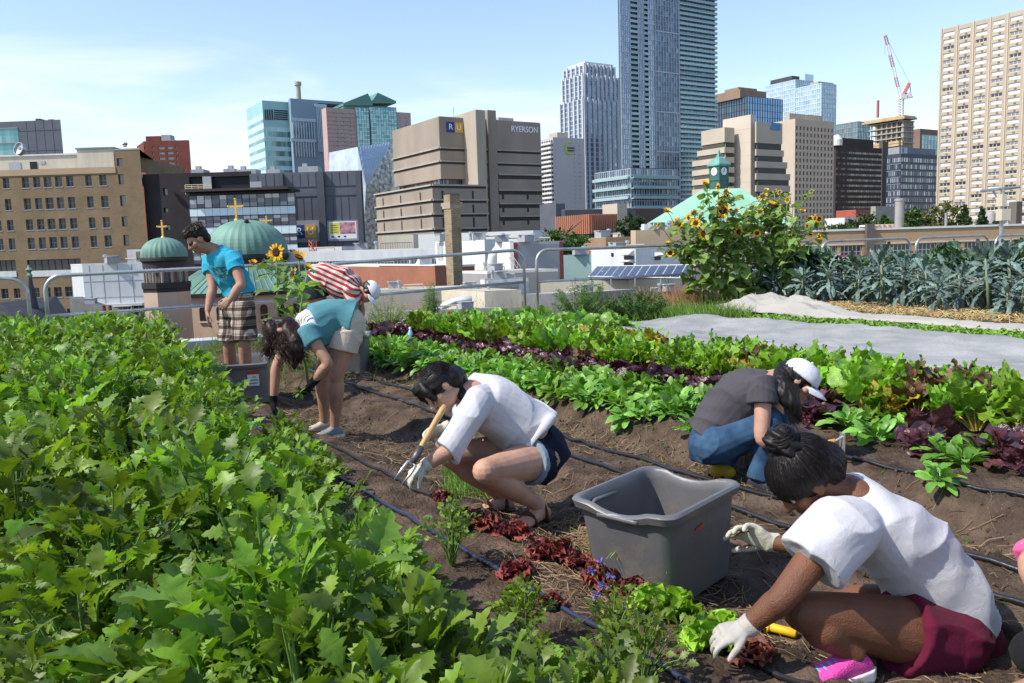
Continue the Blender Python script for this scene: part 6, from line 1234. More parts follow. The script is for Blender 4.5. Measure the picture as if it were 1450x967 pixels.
# weeds and dry grass along the roof edge
def grass(name, label, n, place, m, h, wd, seed, bend=(.2, 1.2)):
    rd = random.Random(seed); mb = MB()
    for k in range(n):
        p = place(rd); a = rd.random()*6.28; e = rd.uniform(.9, 1.5); leaf(mb, p, (math.cos(a)*math.cos(e), math.sin(a)*math.cos(e), math.sin(e)), (math.cos(a+1.6), math.sin(a+1.6), .3), h*rd.uniform(.5, 1.2), wd*rd.uniform(.6, 1.3), lambda x: 1-x*.9, 4, rd.uniform(*bend), .3, 0, 1, rd.random(), rd)
    mb.solo(name, m, label, 'grass', kind='stuff', smooth=True)
gg = mat('weed_green', (.13, .24, .04), .55, .2, 8, transl=.25, tint=.4); dg = mat('dry_grass', (.36, .25, .12), .8, .2, 8, transl=.15, tint=.35)
def edge_pl(x0, x1, off):
    def f(rd):
        X = rd.uniform(x0, x1); return gpos(V((X, railY(X)-rd.uniform(*off), 0)))
    return f
grass('weeds', 'green weeds growing along the roof edge in front of the railing', 2600, edge_pl(-4.6, 4.2, (.1, 1.5)), gg, .26, .006, 51); grass('dry_grass', 'tall dry brown grass stalks along the roof edge', 900, edge_pl(-4.4, 4.0, (.05, .7)), dg, .5, .003, 52, (.1, .7)); grass('dry_grass', 'reddish dry grass tuft left of the sunflowers', 900, lambda rd: gpos(V((rd.gauss(3.1, .4), rd.gauss(15.1, .25), 0))), mat('red_dry_grass', (.38, .22, .11), .8, .2, 8, tint=.3, transl=.1), .42, .004, 53, (.1, .8))
grass('weeds', 'bright green weeds beside the end of the fleece', 2200, lambda rd: gpos(V((rd.uniform(1.9, 3.9), rd.uniform(13.0, 14.4), 0))), gg, .22, .006, 54)
grass('path_weeds', 'small weeds and grass tufts on the worked soil', 420, lambda rd: gpos(bed(rd.uniform(1.5, 9.5), rd.choice((rd.uniform(2.1, 3.9), rd.gauss(2.2, .15), rd.gauss(3.6, .1))))), gg, .06, .004, 55); grass('path_weeds', 'grass tuft patch between the squatting woman in white and the red lettuces', 700, lambda rd: onground(rd.uniform(630, 690), rd.uniform(668, 705)), gg, .08, .003, 56)
grass('weeds', 'weeds on the soil around the standing man and his tub', 900, lambda rd: gpos(V((rd.gauss(-3.1, .7), rd.uniform(8.2, 11), 0))), gg, .16, .005, 57)
for lab, (x, y), sd, n in (('long bladed grass clump at the lit side of the grey tub', (866, 800), 58, 9), ('arching grass clump below the near corner of the grey tub', (925, 838), 59, 9)):
    rd2 = random.Random(sd); p = onground(x, y); mb = MB()
    for k in range(n): a = rd2.random()*6.28; e = rd2.uniform(.8, 1.4); leaf(mb, p+V((rd2.gauss(0, .02), rd2.gauss(0, .02), 0)), (math.cos(a)*math.cos(e), math.sin(a)*math.cos(e), math.sin(e)), (math.cos(a+1.6), math.sin(a+1.6), .3), rd2.uniform(.14, .26), .006, lambda x: 1-x*.9, 8, rd2.uniform(.4, 2.0), .3, 0, 1, rd2.random(), rd2)
    mb.solo('grass_clump', mat('lush_grass', (.18, .33, .06), .45, .15, 8, transl=.25, tint=.3), lab, 'grass', tuple(p), smooth=True)
# feathery bushes
def bush(name, label, c, rx, ry, h, m, n, seed, lw=.004, ll=.07):
    rd = random.Random(seed); mb = MB(); st_m = MB()
    for k in range(46):
        a = rd.random()*6.28; f = rd.random()**.5; tip = V((rx*f*math.cos(a), ry*f*math.sin(a), h*(1-.5*f*f)*rd.uniform(.75, 1.1))); b0 = V((tip.x*.2, tip.y*.2, 0)); st_m.tube([c+b0, c+b0.lerp(tip, .5)+V((0, 0, .05)), c+tip], [.005, .004, .002], 4, cap=False)
        for q in range(n//46):
            u = rd.uniform(.25, 1); p = c+b0.lerp(tip, u); d = V((rd.gauss(0, 1), rd.gauss(0, 1), rd.gauss(.5, .7))); leaf(mb, p, d, (rd.gauss(0, 1), rd.gauss(0, 1), 1), ll*rd.uniform(.6, 1.4), lw, ell, 3, rd.uniform(.1, .8), .1, 0, 1, rd.random(), rd)
    b0 = V((c.x, c.y, c.z)); r = thing(name, label, 'bush', tuple(b0)); st_m.build('stems', celst, r); mb.build('foliage', m, r, smooth=True)
bush('feathery_bush', 'feathery grey green bush in front of the railing, behind the far greens', gpos(V((1.15, 13.2, 0))), .55, .5, .75, mat('feathery_leaf', (.10, .18, .045), .6, .2, 6, transl=.3, tint=.4), 4200, 61); bush('feathery_bush', 'darker green low bush left of the sunflowers', gpos(V((2.05, 13.3, 0))), .55, .45, .5, mat('bush_dark', (.05, .12, .025), .6, .2, 6, transl=.25, tint=.4), 3600, 62, .006, .06)
bush('seeding_bush', 'pale seeding bush at the far right corner of the celery bed', gpos(V((-5.0, 11.2, 0))), .55, .5, .62, mat('seeding_leaf', (.15, .19, .08), .65, .2, 6, transl=.25, tint=.4), 3600, 63, .004, .04); bush('tall_weed', 'slim upright feathery weed in front of the far railing', gpos(V((-1.2, 12.4, 0))), .13, .13, .75, MATS['feathery_leaf'], 900, 64, .003, .08)
bush('pale_weed', 'pale dry flowering weed beside the white cap of the bending woman', gpos(V((-1.75, 11.6, 0))), .35, .3, .6, mat('pale_weed_leaf', (.26, .30, .13), .7, .2, 6, transl=.2, tint=.4), 1700, 65, .003, .05)
# violet flowering weed at the front
p = onground(868, 905); rd = random.Random(66); r = thing('violet_wildflower', 'thin stemmed wildflower with small violet blossoms over the red lettuces', 'flower', tuple(p)); m_ = MB(); fl_ = MB()
for (x, y) in ((838, 808), (865, 815), (853, 829), (845, 843), (850, 796), (823, 912)):
    q = at(x, y, p.y-.12); m_.tube([p, p.lerp(q, .5)+V((.02, 0, .03)), q], [.004, .003, .002], 5)
    for k in range(16): d = V((rd.gauss(0, 1), rd.gauss(0, 1), rd.gauss(0, 1))).normalized(); leaf(fl_, q+d*.004, d, (rd.gauss(0, 1), 1, 0), .013, .004, ell, 2, .4, .1, 0, 1, rd.random(), rd)
m_.build('stems', celst, r); fl_.build('blossoms', mat('violet_petal', (.22, .16, .48), .6, .2, 20, transl=.2, tint=.3), r)
# ------------------------------------------------------------------ sunflowers
petm = mat('sunflower_petal', (.80, .47, .015), .5, .12, 12, transl=.3, tint=.3); discm = mat('sunflower_disc', (.055, .022, .012), .9, .4, 60, .8, 120); sfl = mat('sunflower_leaf', (.13, .21, .055), .55, .16, 8, .3, 40, c2=(.19, .28, .085), transl=.35, tint=.4, objvar=.15); sfs = mat('sunflower_stem', (.17, .26, .07), .6, .15, 8)
def head(parent, p, n_, r_, rd, petals=18, closed=False):
    r_ *= 1.14
    n_ = V(n_).normalized(); a = n_.orthogonal().normalized(); b_ = n_.cross(a); m_ = MB(); m_.lathe(p, [(.15*r_, -.16*r_), (.50*r_, -.10*r_), (.48*r_, .02*r_), (.30*r_, .10*r_), (.02, .08*r_)], 16, n_); o = m_.build('flower_head', discm, parent, smooth=True); m_ = MB()
    for k in range(petals):
        q = 6.28*k/petals+rd.gauss(0, .08); d = (a*math.cos(q)+b_*math.sin(q))+n_*(rd.gauss(.1, .18) if not closed else .9); leaf(m_, p+(a*math.cos(q)+b_*math.sin(q))*.40*r_, d, n_, r_*rd.uniform(.5, .68), r_*.125, ell, 4, rd.uniform(-.3, .4), .2, 0, 1, rd.random(), rd)
    m_.build('petals', petm, o, smooth=True); m_ = MB()
    for k in range(12):
        q = 6.28*k/12+rd.gauss(0, .1); leaf(m_, p-n_*.1*r_+(a*math.cos(q)+b_*math.sin(q))*.3*r_, (a*math.cos(q)+b_*math.sin(q))-n_*.2, n_, r_*.4, r_*.12, ell, 3, .3, .1, 0, 1, rd.random(), rd)
    m_.build('sepals', sfl, o, smooth=True); return o
def sf_leaf(mb, p, rd, sz, a=None):
    a = rd.random()*6.28 if a is None else a; e = rd.uniform(-.5, .5); d = V((math.cos(a)*math.cos(e), math.sin(a)*math.cos(e), math.sin(e))); q = p+d*sz*.4; mb.m = 1; mb.tube([p, p.lerp(q, .5)+V((0, 0, .02)), q], .003, 4, cap=False); mb.m = 0
    leaf(mb, q, d+V((0, 0, -.2)), (rd.gauss(0, .35), rd.gauss(0, .35), 1), sz, sz*.42, heart, 6, rd.uniform(.3, 1.3), .15, .08, 2, rd.random(), rd)
def sunflower(label, base, tops, rd, nleaf, lsz, z0=.15, group='sunflowers of the tall clump'):
    """tops: (px, py, depth, radius, kind) of each head; the first one carries the main stem"""
    r = thing('sunflower', label, 'sunflower', tuple(base), group); pts = [at(x, y, Y) for x, y, Y, _, _ in tops]; mt = pts[0]; ms = MB(); ml = MB()
    def stemc(a, b_, w0, w1, sag=.0):
        mid = a.lerp(b_, .5)+V((rd.gauss(0, .05), rd.gauss(0, .05), .03)); cs = [a, a.lerp(mid, .5)+V((rd.gauss(0, .01), 0, .01)), mid, mid.lerp(b_, .55)+V((0, 0, .03)), b_]; ms.tube(cs, [w0, w0*.9, (w0+w1)/2, w1*1.1, w1], 7); return cs
    main = stemc(base, mt-V((0, 0, .02)), .016, .007); lines = [main]
    for p in pts[1:]:
        f = rd.uniform(.35, .75); a = base.lerp(mt, f); lines.append(stemc(a, p, .008, .005))
    for k in range(nleaf):
        ln_ = rd.choice(lines) if rd.random() < .55 else main; u = z0+(1-z0)*rd.random(); i = min(3, int(u*4)); p = ln_[i].lerp(ln_[i+1], u*4-i)+V((rd.gauss(0, .075), rd.gauss(0, .075), rd.gauss(0, .03))); sf_leaf(ml, p, rd, lsz*rd.uniform(.6, 1.2)*(1.15-.5*u))
    ms.build('stem', sfs, r, smooth=True); ml.build('leaves', [sfl, sfs], r, smooth=True)
    for p, (x, y, Y, rr, kd) in zip(pts, tops):
        fd = {'f': V((-.45, -.9, .15)), 'l': V((-1, -.3, .1)), 'd': V((.5, .5, -.5)), 'u': V((.1, -.4, .9)), 'r': V((.7, -.6, .1))}[kd]; head(r, p, fd+V((rd.gauss(0, .15), rd.gauss(0, .15), rd.gauss(0, .12))), rr, rd, 19 if kd != 'd' else 9, kd == 'u')
rd = random.Random(77)
H_ = [(960, 317, .13, 'f'), (985, 316, .10, 'f'), (1024, 298, .145, 'f'), (998, 331, .13, 'f'), (1046, 328, .10, 'f'), (1030, 345, .085, 'f'), (1072, 330, .075, 'f'), (1092, 289, .11, 'u'), (1100, 291, .11, 'l'), (1094, 316, .10, 'u'), (944, 298, .09, 'u'), (949, 358, .085, 'f'), (932, 319, .08, 'l'), (975, 308, .09, 'l'), (999, 259, .08, 'u'), (1017, 265, .08, 'l'), (1028, 271, .09, 'd'), (1028, 277, .075, 'f'), (1018, 284, .085, 'l'), (1042, 299, .10, 'd'), (1059, 308, .085, 'd'), (1080, 278, .10, 'd'), (1085, 269, .06, 'u'), (1104, 272, .06, 'd'), (1115, 283, .065, 'l'), (1123, 291, .06, 'd'), (1149, 271, .05, 'd'), (1141, 278, .05, 'd'), (1147, 310, .075, 'f'), (1154, 309, .08, 'l'), (1160, 310, .07, 'f'), (1143, 320, .07, 'l'), (1168, 324, .06, 'r'), (1111, 322, .065, 'd'), (1065, 294, .10, 'd'), (983, 302, .11, 'd'), (1031, 311, .07, 'd'), (1126, 310, .05, 'd'), (1136, 299, .07, 'u'), (945, 344, .06, 'u'), (1009, 345, .06, 'd'), (986, 344, .07, 'd'), (1119, 330, .06, 'd'), (1076, 300, .08, 'd'), (1160, 335, .06, 'l'), (1148, 331, .06, 'f'), (1097, 270, .05, 'd')]
plants = [(972, 'leftmost'), (990, ''), (1008, ''), (1022, ''), (1036, ''), (1050, ''), (1064, ''), (1078, ''), (1092, ''), (1106, ''), (1122, '')]
descr = ['sunflower at the left edge of the tall clump, beside the solar panels', 'sunflower of the clump holding two round open blooms at the left', 'tall sunflower reaching up in front of the clock tower', 'sunflower with the largest open bloom facing out, over the pale green roof', 'sunflower in the middle of the clump with a low small bloom', 'leafy sunflower with one pale open bloom in the middle of the clump', 'sunflower with drooping brown seed heads right of the middle', 'sunflower with a dark seed head held above the others', 'sunflower with two golden side facing blooms near the clump top', 'sunflower with thin dried heads in front of the beige office slab', 'rightmost sunflower of the clump, leaning over the kale with small blooms']
used = set()
for i, (x, _) in enumerate(plants):
    lo = (x+plants[i-1][0])/2 if i else 0; hi = (x+plants[i+1][0])/2 if i < len(plants)-1 else 2000; mine = [h for h in H_ if lo <= h[0] < hi]; Yb = rd.uniform(14.7, 15.5); b0 = at(x+(14 if x < 985 else 4 if x < 1030 else -4 if x < 1100 else -16), 440, Yb); base = gpos(V((b0.x, b0.y, 0)))
    if not mine: continue
    mine.sort(key=lambda h: h[1]+abs(h[0]-x)*.8); sunflower(descr[i], base, [(h[0], h[1], Yb+rd.uniform(-.65, -.2), h[2]*.86, h[3]) for h in mine], rd, 112, .22)
for i, (lab, bx, by, Yb, tops, nl) in enumerate((('sunflower with a full open bloom behind the standing man', 398, 505, 9.3, [(391, 357, 9.2, .095, 'f'), (382, 362, 9.5, .05, 'u')], 26), ('sunflower with a nodding bloom between the man and the striped shirt', 418, 505, 9.5, [(423, 363, 9.5, .09, 'u'), (414, 388, 9.1, .08, 'd'), (358, 372, 9.4, .05, 'u')], 30), ('low leafy sunflower without open bloom by the striped shirt', 436, 505, 8.25, [(436, 378, 8.25, .05, 'u')], 34))):
    b0 = at(bx, by, Yb); sunflower(lab, gpos(V((b0.x, b0.y, 0))), tops, rd, nl, .20, .25, 'sunflowers behind the standing man')
# ------------------------------------------------------------------ drip hoses, railings, parapet
hose_m = mat('black_hose', (.014, .014, .016), .35, .3, 4, .1, 40, spec=.5); hose_b = mat('blue_black_hose', (.02, .03, .06), .35, .3, 4, spec=.6)
for lab, t0, s0, s1, m, r_ in (('black drip hose along the middle of the bare soil, nearest the tub', 3.03, .6, 9.2, hose_m, .013), ('black drip hose on the far side of the bare soil strip', 3.33, .6, 9.2, hose_m, .013), ('black drip hose at the foot of the low salad plants', 3.95, .8, 10.2, hose_m, .011), ('black drip hose passing the red lettuces in front', 1.93, .8, 6.8, hose_m, .010), ('bluish drip hose at the edge of the celery leaves', 1.66, .9, 7.0, hose_b, .010)):
    pts = []; s = s0
    while s < s1: t = t0+.012*noise.noise((s*.8, t0*7, 1))+.006*noise.noise((s*3, t0*7, 1)); zz = max(ground(s, t), (ground(s-.06, t)+ground(s+.06, t))/2); pts.append(bed(s, t, zz+r_*.7+.006*abs(noise.noise((s*1.3, t0, 5))))); s += .06
    m_ = MB(); m_.tube(pts, r_, 8); m_.solo('drip_hose', m, lab, 'hose', tuple(pts[0]), smooth=True)
def rail_pt(x): # plan point of the railing line under pixel column x
    r = ray(x, 380); k = 14.5/(r.y-.45*r.x); return V((r.x*k, r.y*k, 0))
for lab, x0, x1, e0, e1, yt0, yt1 in (('galvanised railing section cut off at the left edge', -45, 36, 0, 1, 394, 394), ('galvanised railing section behind the standing man', 61, 446, 1, 1, 391, 372), ('galvanised railing section in front of the brick chimney', 458, 742, 1, 1, 374, 354), ('galvanised railing section from the middle post to the sunflowers', 760, 1150, 1, 1, 354, 341), ('galvanised railing section above the kale, left one', 1163, 1288, 1, 1, 342, 337), ('galvanised railing section above the kale, right one', 1296, 1398, 1, 1, 337, 333), ('galvanised railing section by the aerial mast', 1408, 1560, 1, 0, 334, 328)):
    a, b_ = rail_pt(x0), rail_pt(x1); za, zb_ = at(x0, yt0, a.y).z, at(x1, yt1, b_.y).z; d = (b_-a).normalized(); R_ = .22; m_ = MB(); rt_ = .028; pts = [a+V((0, 0, -.05)), a+V((0, 0, za-R_))]
    for k in range(1, 7): q = k/6*math.pi/2; pts.append(a+d*R_*(1-math.cos(q))+V((0, 0, za-R_+R_*math.sin(q))))
    for k in range(6, -1, -1): q = k/6*math.pi/2; pts.append(b_-d*R_*(1-math.cos(q))+V((0, 0, zb_-R_+R_*math.sin(q))))
    pts.append(b_+V((0, 0, -.05))); r = thing('guard_railing', lab, 'railing', tuple(a), 'railing sections along the roof edge'); m_.tube(pts, rt_, 10); m_.build('bent_pipe', steel, r, smooth=True); m_ = MB(); m_.tube([a+V((0, 0, za-.56)), b_+V((0, 0, zb_-.56))], .024, 8); m_.build('mid_rail', steel, r, smooth=True)
m_ = MB()
A_, B_ = V((-16, railY(-16), 0)), V((26, railY(26), 0)); d = (B_-A_).normalized(); n_ = V((-d.y, d.x, 0)); fcp = Face(A_, B_); m_.obox(A_-n_*.08+V((0, 0, -.35)), d*(B_-A_).length, n_*.5, V((0, 0, .42))); m_.solo('roof_coping', mat('coping_metal', (.50, .51, .52), .5, .08, 1), 'pale metal coping along the roof edge below the railing', 'coping'); m_ = MB(); m_.obox(A_+n_*.0+V((0, 0, ZB)), d*(B_-A_).length, n_*.3, V((0, 0, 15.7-.06))); m_.solo('parapet_wall', tan_brick, 'brick wall of the garden building below the coping', 'wall')
# water bottle
p = gpos(gz(582, 492, .12)); r = thing('water_bottle', 'clear blue plastic water bottle standing among the salad plants', 'bottle', tuple(p)); m_ = MB(); m_.lathe(p, [(.034, 0), (.036, .02), (.033, .06), (.036, .1), (.033, .14), (.036, .17), (.02, .215), (.014, .225), (.014, .24)], 18); m_.build('body', glass('bottle_plastic', (.18, .38, .55), (.4, .6, .7), .15, 0), r, smooth=True); m_ = MB(); m_.lathe(p+V((0, 0, .236)), [(.017, 0), (.017, .022), (.01, .024)], 14); m_.build('cap', signwhite, r)
# =================================================================== people
random.seed(31)
def skin(name, c): 
    m = mat(name, c, .52, .26, 6, .3, 200, spec=.3, detail=9); t, b = nodes(m); b.inputs['Subsurface Weight'].default_value = .08; b.inputs['Subsurface Radius'].default_value = (.02, .008, .004); b.inputs['Subsurface Scale'].default_value = .3; return m
def cloth(name, c, c2=None, var=.07, rough=.9):
    new = name not in MATS; m = mat(name, c, rough, var, 7, .35, 420, c2=c2, sheen=.03, spec=.12)
    if new:                              # fine creases over the weave
        t, b = nodes(m); L = t.links.new; bp0 = next(n for n in t.nodes if n.type == 'BUMP'); tc = next(n for n in t.nodes if n.type == 'TEX_COORD'); nz = N(t, 'ShaderNodeTexNoise'); nz.inputs['Scale'].default_value = 11; nz.inputs['Detail'].default_value = 4; nz.inputs['Distortion'].default_value = 2.2; L(tc.outputs['Object'], nz.inputs[0]); bp = N(t, 'ShaderNodeBump'); bp.inputs['Strength'].default_value = .3; bp.inputs['Distance'].default_value = .014; L(nz.outputs['Fac'], bp.inputs['Height']); L(bp0.outputs[0], bp.inputs['Normal']); L(bp.outputs[0], b.inputs['Normal'])
    return m
def sculpt(mb, name, mats, parent, vox=.006, sm=4, disp=None, attr=None, label=None):
    org = ORG[parent.name]; mats = mats if isinstance(mats, (list, tuple)) else [mats]; me = mb.mesh('tmp', mats, org); ob = bpy.data.objects.new('tmp', me); COL.objects.link(ob)
    r = ob.modifiers.new('r', 'REMESH'); r.mode = 'VOXEL'; r.voxel_size = vox; r.use_smooth_shade = True
    s_ = ob.modifiers.new('s', 'SMOOTH'); s_.factor = .5; s_.iterations = sm
    bpy.context.view_layer.update(); m2 = bpy.data.meshes.new_from_object(ob.evaluated_get(bpy.context.evaluated_depsgraph_get())); bpy.data.objects.remove(ob); bpy.data.meshes.remove(me); m2.name = name
    n = len(m2.vertices); co = np.zeros(n*3); no = np.zeros(n*3); m2.vertices.foreach_get('co', co); m2.vertices.foreach_get('normal', no); co = co.reshape(-1, 3); no = no.reshape(-1, 3); wc = co+np.array(org)
    if disp: d = np.array([disp(V(p), V(q)) for p, q in zip(wc, no)]); co = co+no*d[:, None]; m2.vertices.foreach_set('co', co.ravel())
    if attr: a = m2.attributes.new('zone', 'FLOAT', 'POINT'); a.data.foreach_set('value', np.array([attr(V(p)) for p in wc], dtype=np.float32))
    m2.materials.clear()
    for q in mats: m2.materials.append(q)
    m2.polygons.foreach_set('use_smooth', [True]*len(m2.polygons)); m2.update()
    o = bpy.data.objects.new(name, m2); COL.objects.link(o); o.parent = parent; ORG[o.name] = org
    if label: o['label'] = label
    return o
def fold_disp(axis, amp=.006, f1=9, f2=3, seed=0.):
    """cloth folds: ridges across the given axis"""
    ax = V(axis).normalized(); b1 = ax.orthogonal().normalized(); b2 = ax.cross(b1)
    def f(p, n):
        a, b, c = p.dot(ax), p.dot(b1), p.dot(b2); w_ = noise.noise((a*2.2+seed, b*2.2, c*2.2)); q = noise.noise((a*f1+w_*2.2+seed, b*f2, c*f2)); r = 1-abs(noise.noise((a*f1*.7+seed+5, b*f2*1.3+w_, c*f2*1.3)))*2
        k = noise.noise((a*f1*2.1-w_*3+seed, b*f2*1.9+3, c*f2*1.9)); return amp*1.9*(q*.65+max(0, r)**3*.8-.25+.28*k)*(.4+abs(w_)*1.7)
    return f
def cr(pts, n=6):                         # smooth curve through points (with radii as 4th value)
    P = [list(p) for p in pts]; P = [P[0]]+P+[P[-1]]; o = []
    for i in range(1, len(P)-2):
        for k in range(n):
            t = k/n; o.append([.5*(2*b+(c-a)*t+(2*a-5*b+4*c-d)*t*t+(3*b-a-3*c+d)*t**3) for a, b, c, d in zip(P[i-1], P[i], P[i+1], P[i+2])])
    o.append(P[-2]); return o
def limb(mb, pts, n=16, k=6, ends=(1, 1)):     # pts: (Vector, radius)
    c = cr([(p.x, p.y, p.z, r) for p, r in pts], k); mb.tube([V(q[:3]) for q in c], [max(.004, q[3]) for q in c], n)
    if ends[0]: mb.ball(pts[0][0], pts[0][1], 12)
    if ends[1]: mb.ball(pts[-1][0], pts[-1][1], 12)
def trunk(mb, rings, side, k=5, n=28, ex=2.4):  # rings: (centre, half width, half depth); side = body's left-right axis
    c = cr([(p.x, p.y, p.z, a, b) for p, a, b in rings], k); R = []
    for i, q in enumerate(c):
        p = V(q[:3]); d = (V(c[min(i+1, len(c)-1)][:3])-V(c[max(i-1, 0)][:3])).normalized(); s_ = (side-d*side.dot(d)).normalized(); f = d.cross(s_); R.append([])
        for j in range(n):
            a = 2*math.pi*j/n; ca, sa = math.cos(a), math.sin(a); R[-1].append(p+s_*q[3]*math.copysign(abs(ca)**(2/ex), ca)+f*q[4]*math.copysign(abs(sa)**(2/ex), sa))
    mb.loft(R)
def rotm(fwd, up):
    f = V(fwd).normalized(); s_ = f.cross(V(up)).normalized(); u = s_.cross(f).normalized(); return s_, f, u
def head_mb(mb, c, fwd, up, k=1.):
    s_, f, u = rotm(fwd, up); R = Matrix((s_, f, u)).transposed(); P = lambda x, y, z: c+(s_*x+f*y+u*z)*k
    mb.ball(P(0, -.012, .028), 1*k, 20, (.076, .096, .088), R); mb.ball(P(0, .030, -.035), 1*k, 18, (.060, .062, .078), R); mb.ball(P(0, .02, -.062), 1*k, 16, (.052, .058, .044), R); mb.ball(P(0, .068, -.093), .024*k, 12)
    limb(mb, [(P(0, .084, .02), .009*k), (P(0, .098, -.005), .010*k), (P(0, .110, -.026), .014*k)], 10); mb.ball(P(.012, .092, -.03), .010*k, 8); mb.ball(P(-.012, .092, -.03), .010*k, 8)
    limb(mb, [(P(-.042, .070, .022), .012*k), (P(0, .083, .024), .012*k), (P(.042, .070, .022), .012*k)], 8)
    limb(mb, [(P(-.022, .083, -.060), .007*k), (P(0, .092, -.058), .009*k), (P(.022, .083, -.060), .007*k)], 8); limb(mb, [(P(-.018, .082, -.071), .007*k), (P(0, .089, -.071), .010*k), (P(.018, .082, -.071), .007*k)], 8)
    for q in (-1, 1): mb.ball(P(q*.045, .055, -.02), .030*k, 10); mb.ball(P(q*.078, -.004, -.008), 1*k, 12, (.010, .021, .032), R); mb.ball(P(q*.076, .004, -.03), .010*k, 8)
    return P
def eyes(parent, P, k=1.):
    for q in (-1, 1):
        m_ = MB(); c = P(q*.031, .074, .004); m_.ball(c, .0125*k, 12); d = (P(q*.034, .2, -.03)-c).normalized(); m_.m = 1; m_.lathe(c+d*.0112*k, [(.0062*k, 0), (.005*k, .0016), (.0005, .002)], 12, d); m_.build('eye', [mat('eye_white', (.6, .58, .55), .3, .03, 1), mat('eye_iris', (.03, .018, .01), .2, .1, 1)], parent, smooth=True)
        m_ = MB(); limb(m_, [(P(q*.016, .084, .027), .003*k), (P(q*.033, .081, .033), .004*k), (P(q*.052, .066, .027), .002*k)], 6); m_.build('eyebrow', mat('brow_hair', (.02, .014, .01), .8, .2, 20), parent, smooth=True)
def hand_mb(mb, w_, d, pn, thumb=1, curl=.5, k=1., sp=.10, r=1., thumb_out=.75):
    """palm from wrist w_ along d, palm facing pn; thumb on the side thumb (+1/-1) of d x pn"""
    d = V(d).normalized(); pn = V(pn); pn = (pn-d*pn.dot(d)).normalized(); ac = d.cross(pn)*thumb; rad = .0088*r*k
    R_ = []
    for x, hw, ht in ((-.01, .026, .021), (.02, .032, .020), (.05, .040, .017), (.08, .041, .014), (.092, .038, .011)):
        p = w_+d*x*k; R_.append([p+ac*hw*k*r*math.copysign(abs(math.cos(a))**.7, math.cos(a))+pn*ht*k*r*math.sin(a) for a in [2*math.pi*j/16 for j in range(16)]])
    mb.loft(R_)
    for i, (off, ln) in enumerate(((.030, .92), (.010, 1.0), (-.011, .93), (-.031, .72))):
        b0 = w_+d*(.078 if i < 3 else .070)*k+ac*off*k*r; dd = (d+ac*(off/.03)*sp).normalized(); pts = [(b0-d*.02*k, rad*1.05), (b0, rad*1.08)]; a = curl*(.55+.12*i); p = b0
        for L_ in (.044, .028, .022):
            q = dd*math.cos(a)+pn*math.sin(a); p = p+q*L_*ln*k; pts.append((p, rad*(1.0 if L_ > .03 else .92 if L_ > .025 else .75))); a += curl*(.95+.08*i)
        limb(mb, pts, 10, 4)
    b0 = w_+d*.018*k+ac*.022*k*r; q = (d*.75+ac*thumb_out+pn*.35).normalized(); p1 = b0+q*.045*k; q2 = (d*.95+ac*thumb_out*.45+pn*(.3+.5*curl)).normalized(); p2 = p1+q2*.034*k; p3 = p2+(q2+pn*.4*curl).normalized()*.026*k; limb(mb, [(b0, rad*1.5), (p1, rad*1.2), (p2, rad*1.08), (p3, rad*.85)], 10, 4)
def foot_mb(mb, ank, d, up=V((0, 0, 1)), k=1., hgt=.07, toes=False):
    d = V(d); d = (d-up*d.dot(up)).normalized(); s_ = d.cross(up); R_ = []; b0 = ank-up*hgt
    for x, hw, h in ((-.062, .018, .03), (-.05, .030, .055), (-.02, .035, .082), (.02, .036, .085), (.06, .040, .062), (.10, .046, .047), (.14, .046, .036), (.17, .038, .028), (.188, .018, .018)):
        c = b0+d*x*k; R_.append([c+s_*hw*k*math.copysign(abs(math.cos(a))**.75, math.cos(a))+up*(h*k/2+h*k/2*math.copysign(abs(math.sin(a))**.75, math.sin(a))) for a in [2*math.pi*j/16 for j in range(16)]])
    mb.loft(R_)
    if toes:
        for i in range(5): o_ = (-.036+.018*i)*k; mb.ball(b0+d*(.178-.006*abs(i-1.4))*k+s_*o_+up*.012*k, .0115*k, 8)
def hair_disp(axis, amp=.004, f=60, seed=0.):
    ax = V(axis).normalized(); b1 = ax.orthogonal().normalized(); b2 = ax.cross(b1)
    def g(p, n): a, b, c = p.dot(ax), p.dot(b1), p.dot(b2); return amp*(noise.noise((a*5+seed, b*f, c*f))+.7*noise.noise((a*3, b*f*.35, c*f*.35)))
    return g
def strands(n, place, rr=.0012, seed=1):
    rd = random.Random(seed); m_ = MB()
    for k in range(n): m_.tube(place(rd), [rr, rr, rr*.9, rr*.6][:4] if False else rr, 4, cap=False, tint=rd.random())
    return m_
def hairm(name, c): return mat(name, c, .5, .3, 25, .06, 60, spec=.28, tint=.3)
def cap_parts(parent, P, k, m, tilt=.0, name='cap'):
    """baseball cap on head frame P(x, y, z)"""
    rings = []
    for i in range(11):
        th = i/10*math.pi/2; q = math.cos(th)**.85; zz = .022+.094*math.sin(th); rings.append([P(.092*q*math.cos(a)*(1-.012*(j % 8 == 0)), -.008+.112*q*math.sin(a), zz-tilt*.1*math.sin(a)*q) for j, a in enumerate([2*math.pi*j/48 for j in range(48)])])
    m_ = MB(); m_.loft([[p for p in r] for r in rings]); m_.ball(P(0, -.008, .118), .008*k, 8); o = m_.build(name, m, parent, smooth=True); m_ = MB(); R_ = []
    for i in range(9):
        x = -.078+.156*i/8; d0 = .112*math.sqrt(max(0, 1-(x/.094)**2))-.012; L_ = .085*math.sqrt(max(0, 1-(x/.084)**2)); dz = -.34*x*x/.078
        R_.append([P(x, d0, .024+dz), P(x, d0+L_*.5, .020+dz), P(x, d0+L_, .006+dz), P(x, d0+L_, .001+dz), P(x, d0+L_*.5, .015+dz), P(x, d0, .019+dz)])
    m_.loft(R_); m_.build('brim', m, o, smooth=True); return o
def person(label, base): return thing('person', label, 'person', tuple(base), 'people working in the garden')
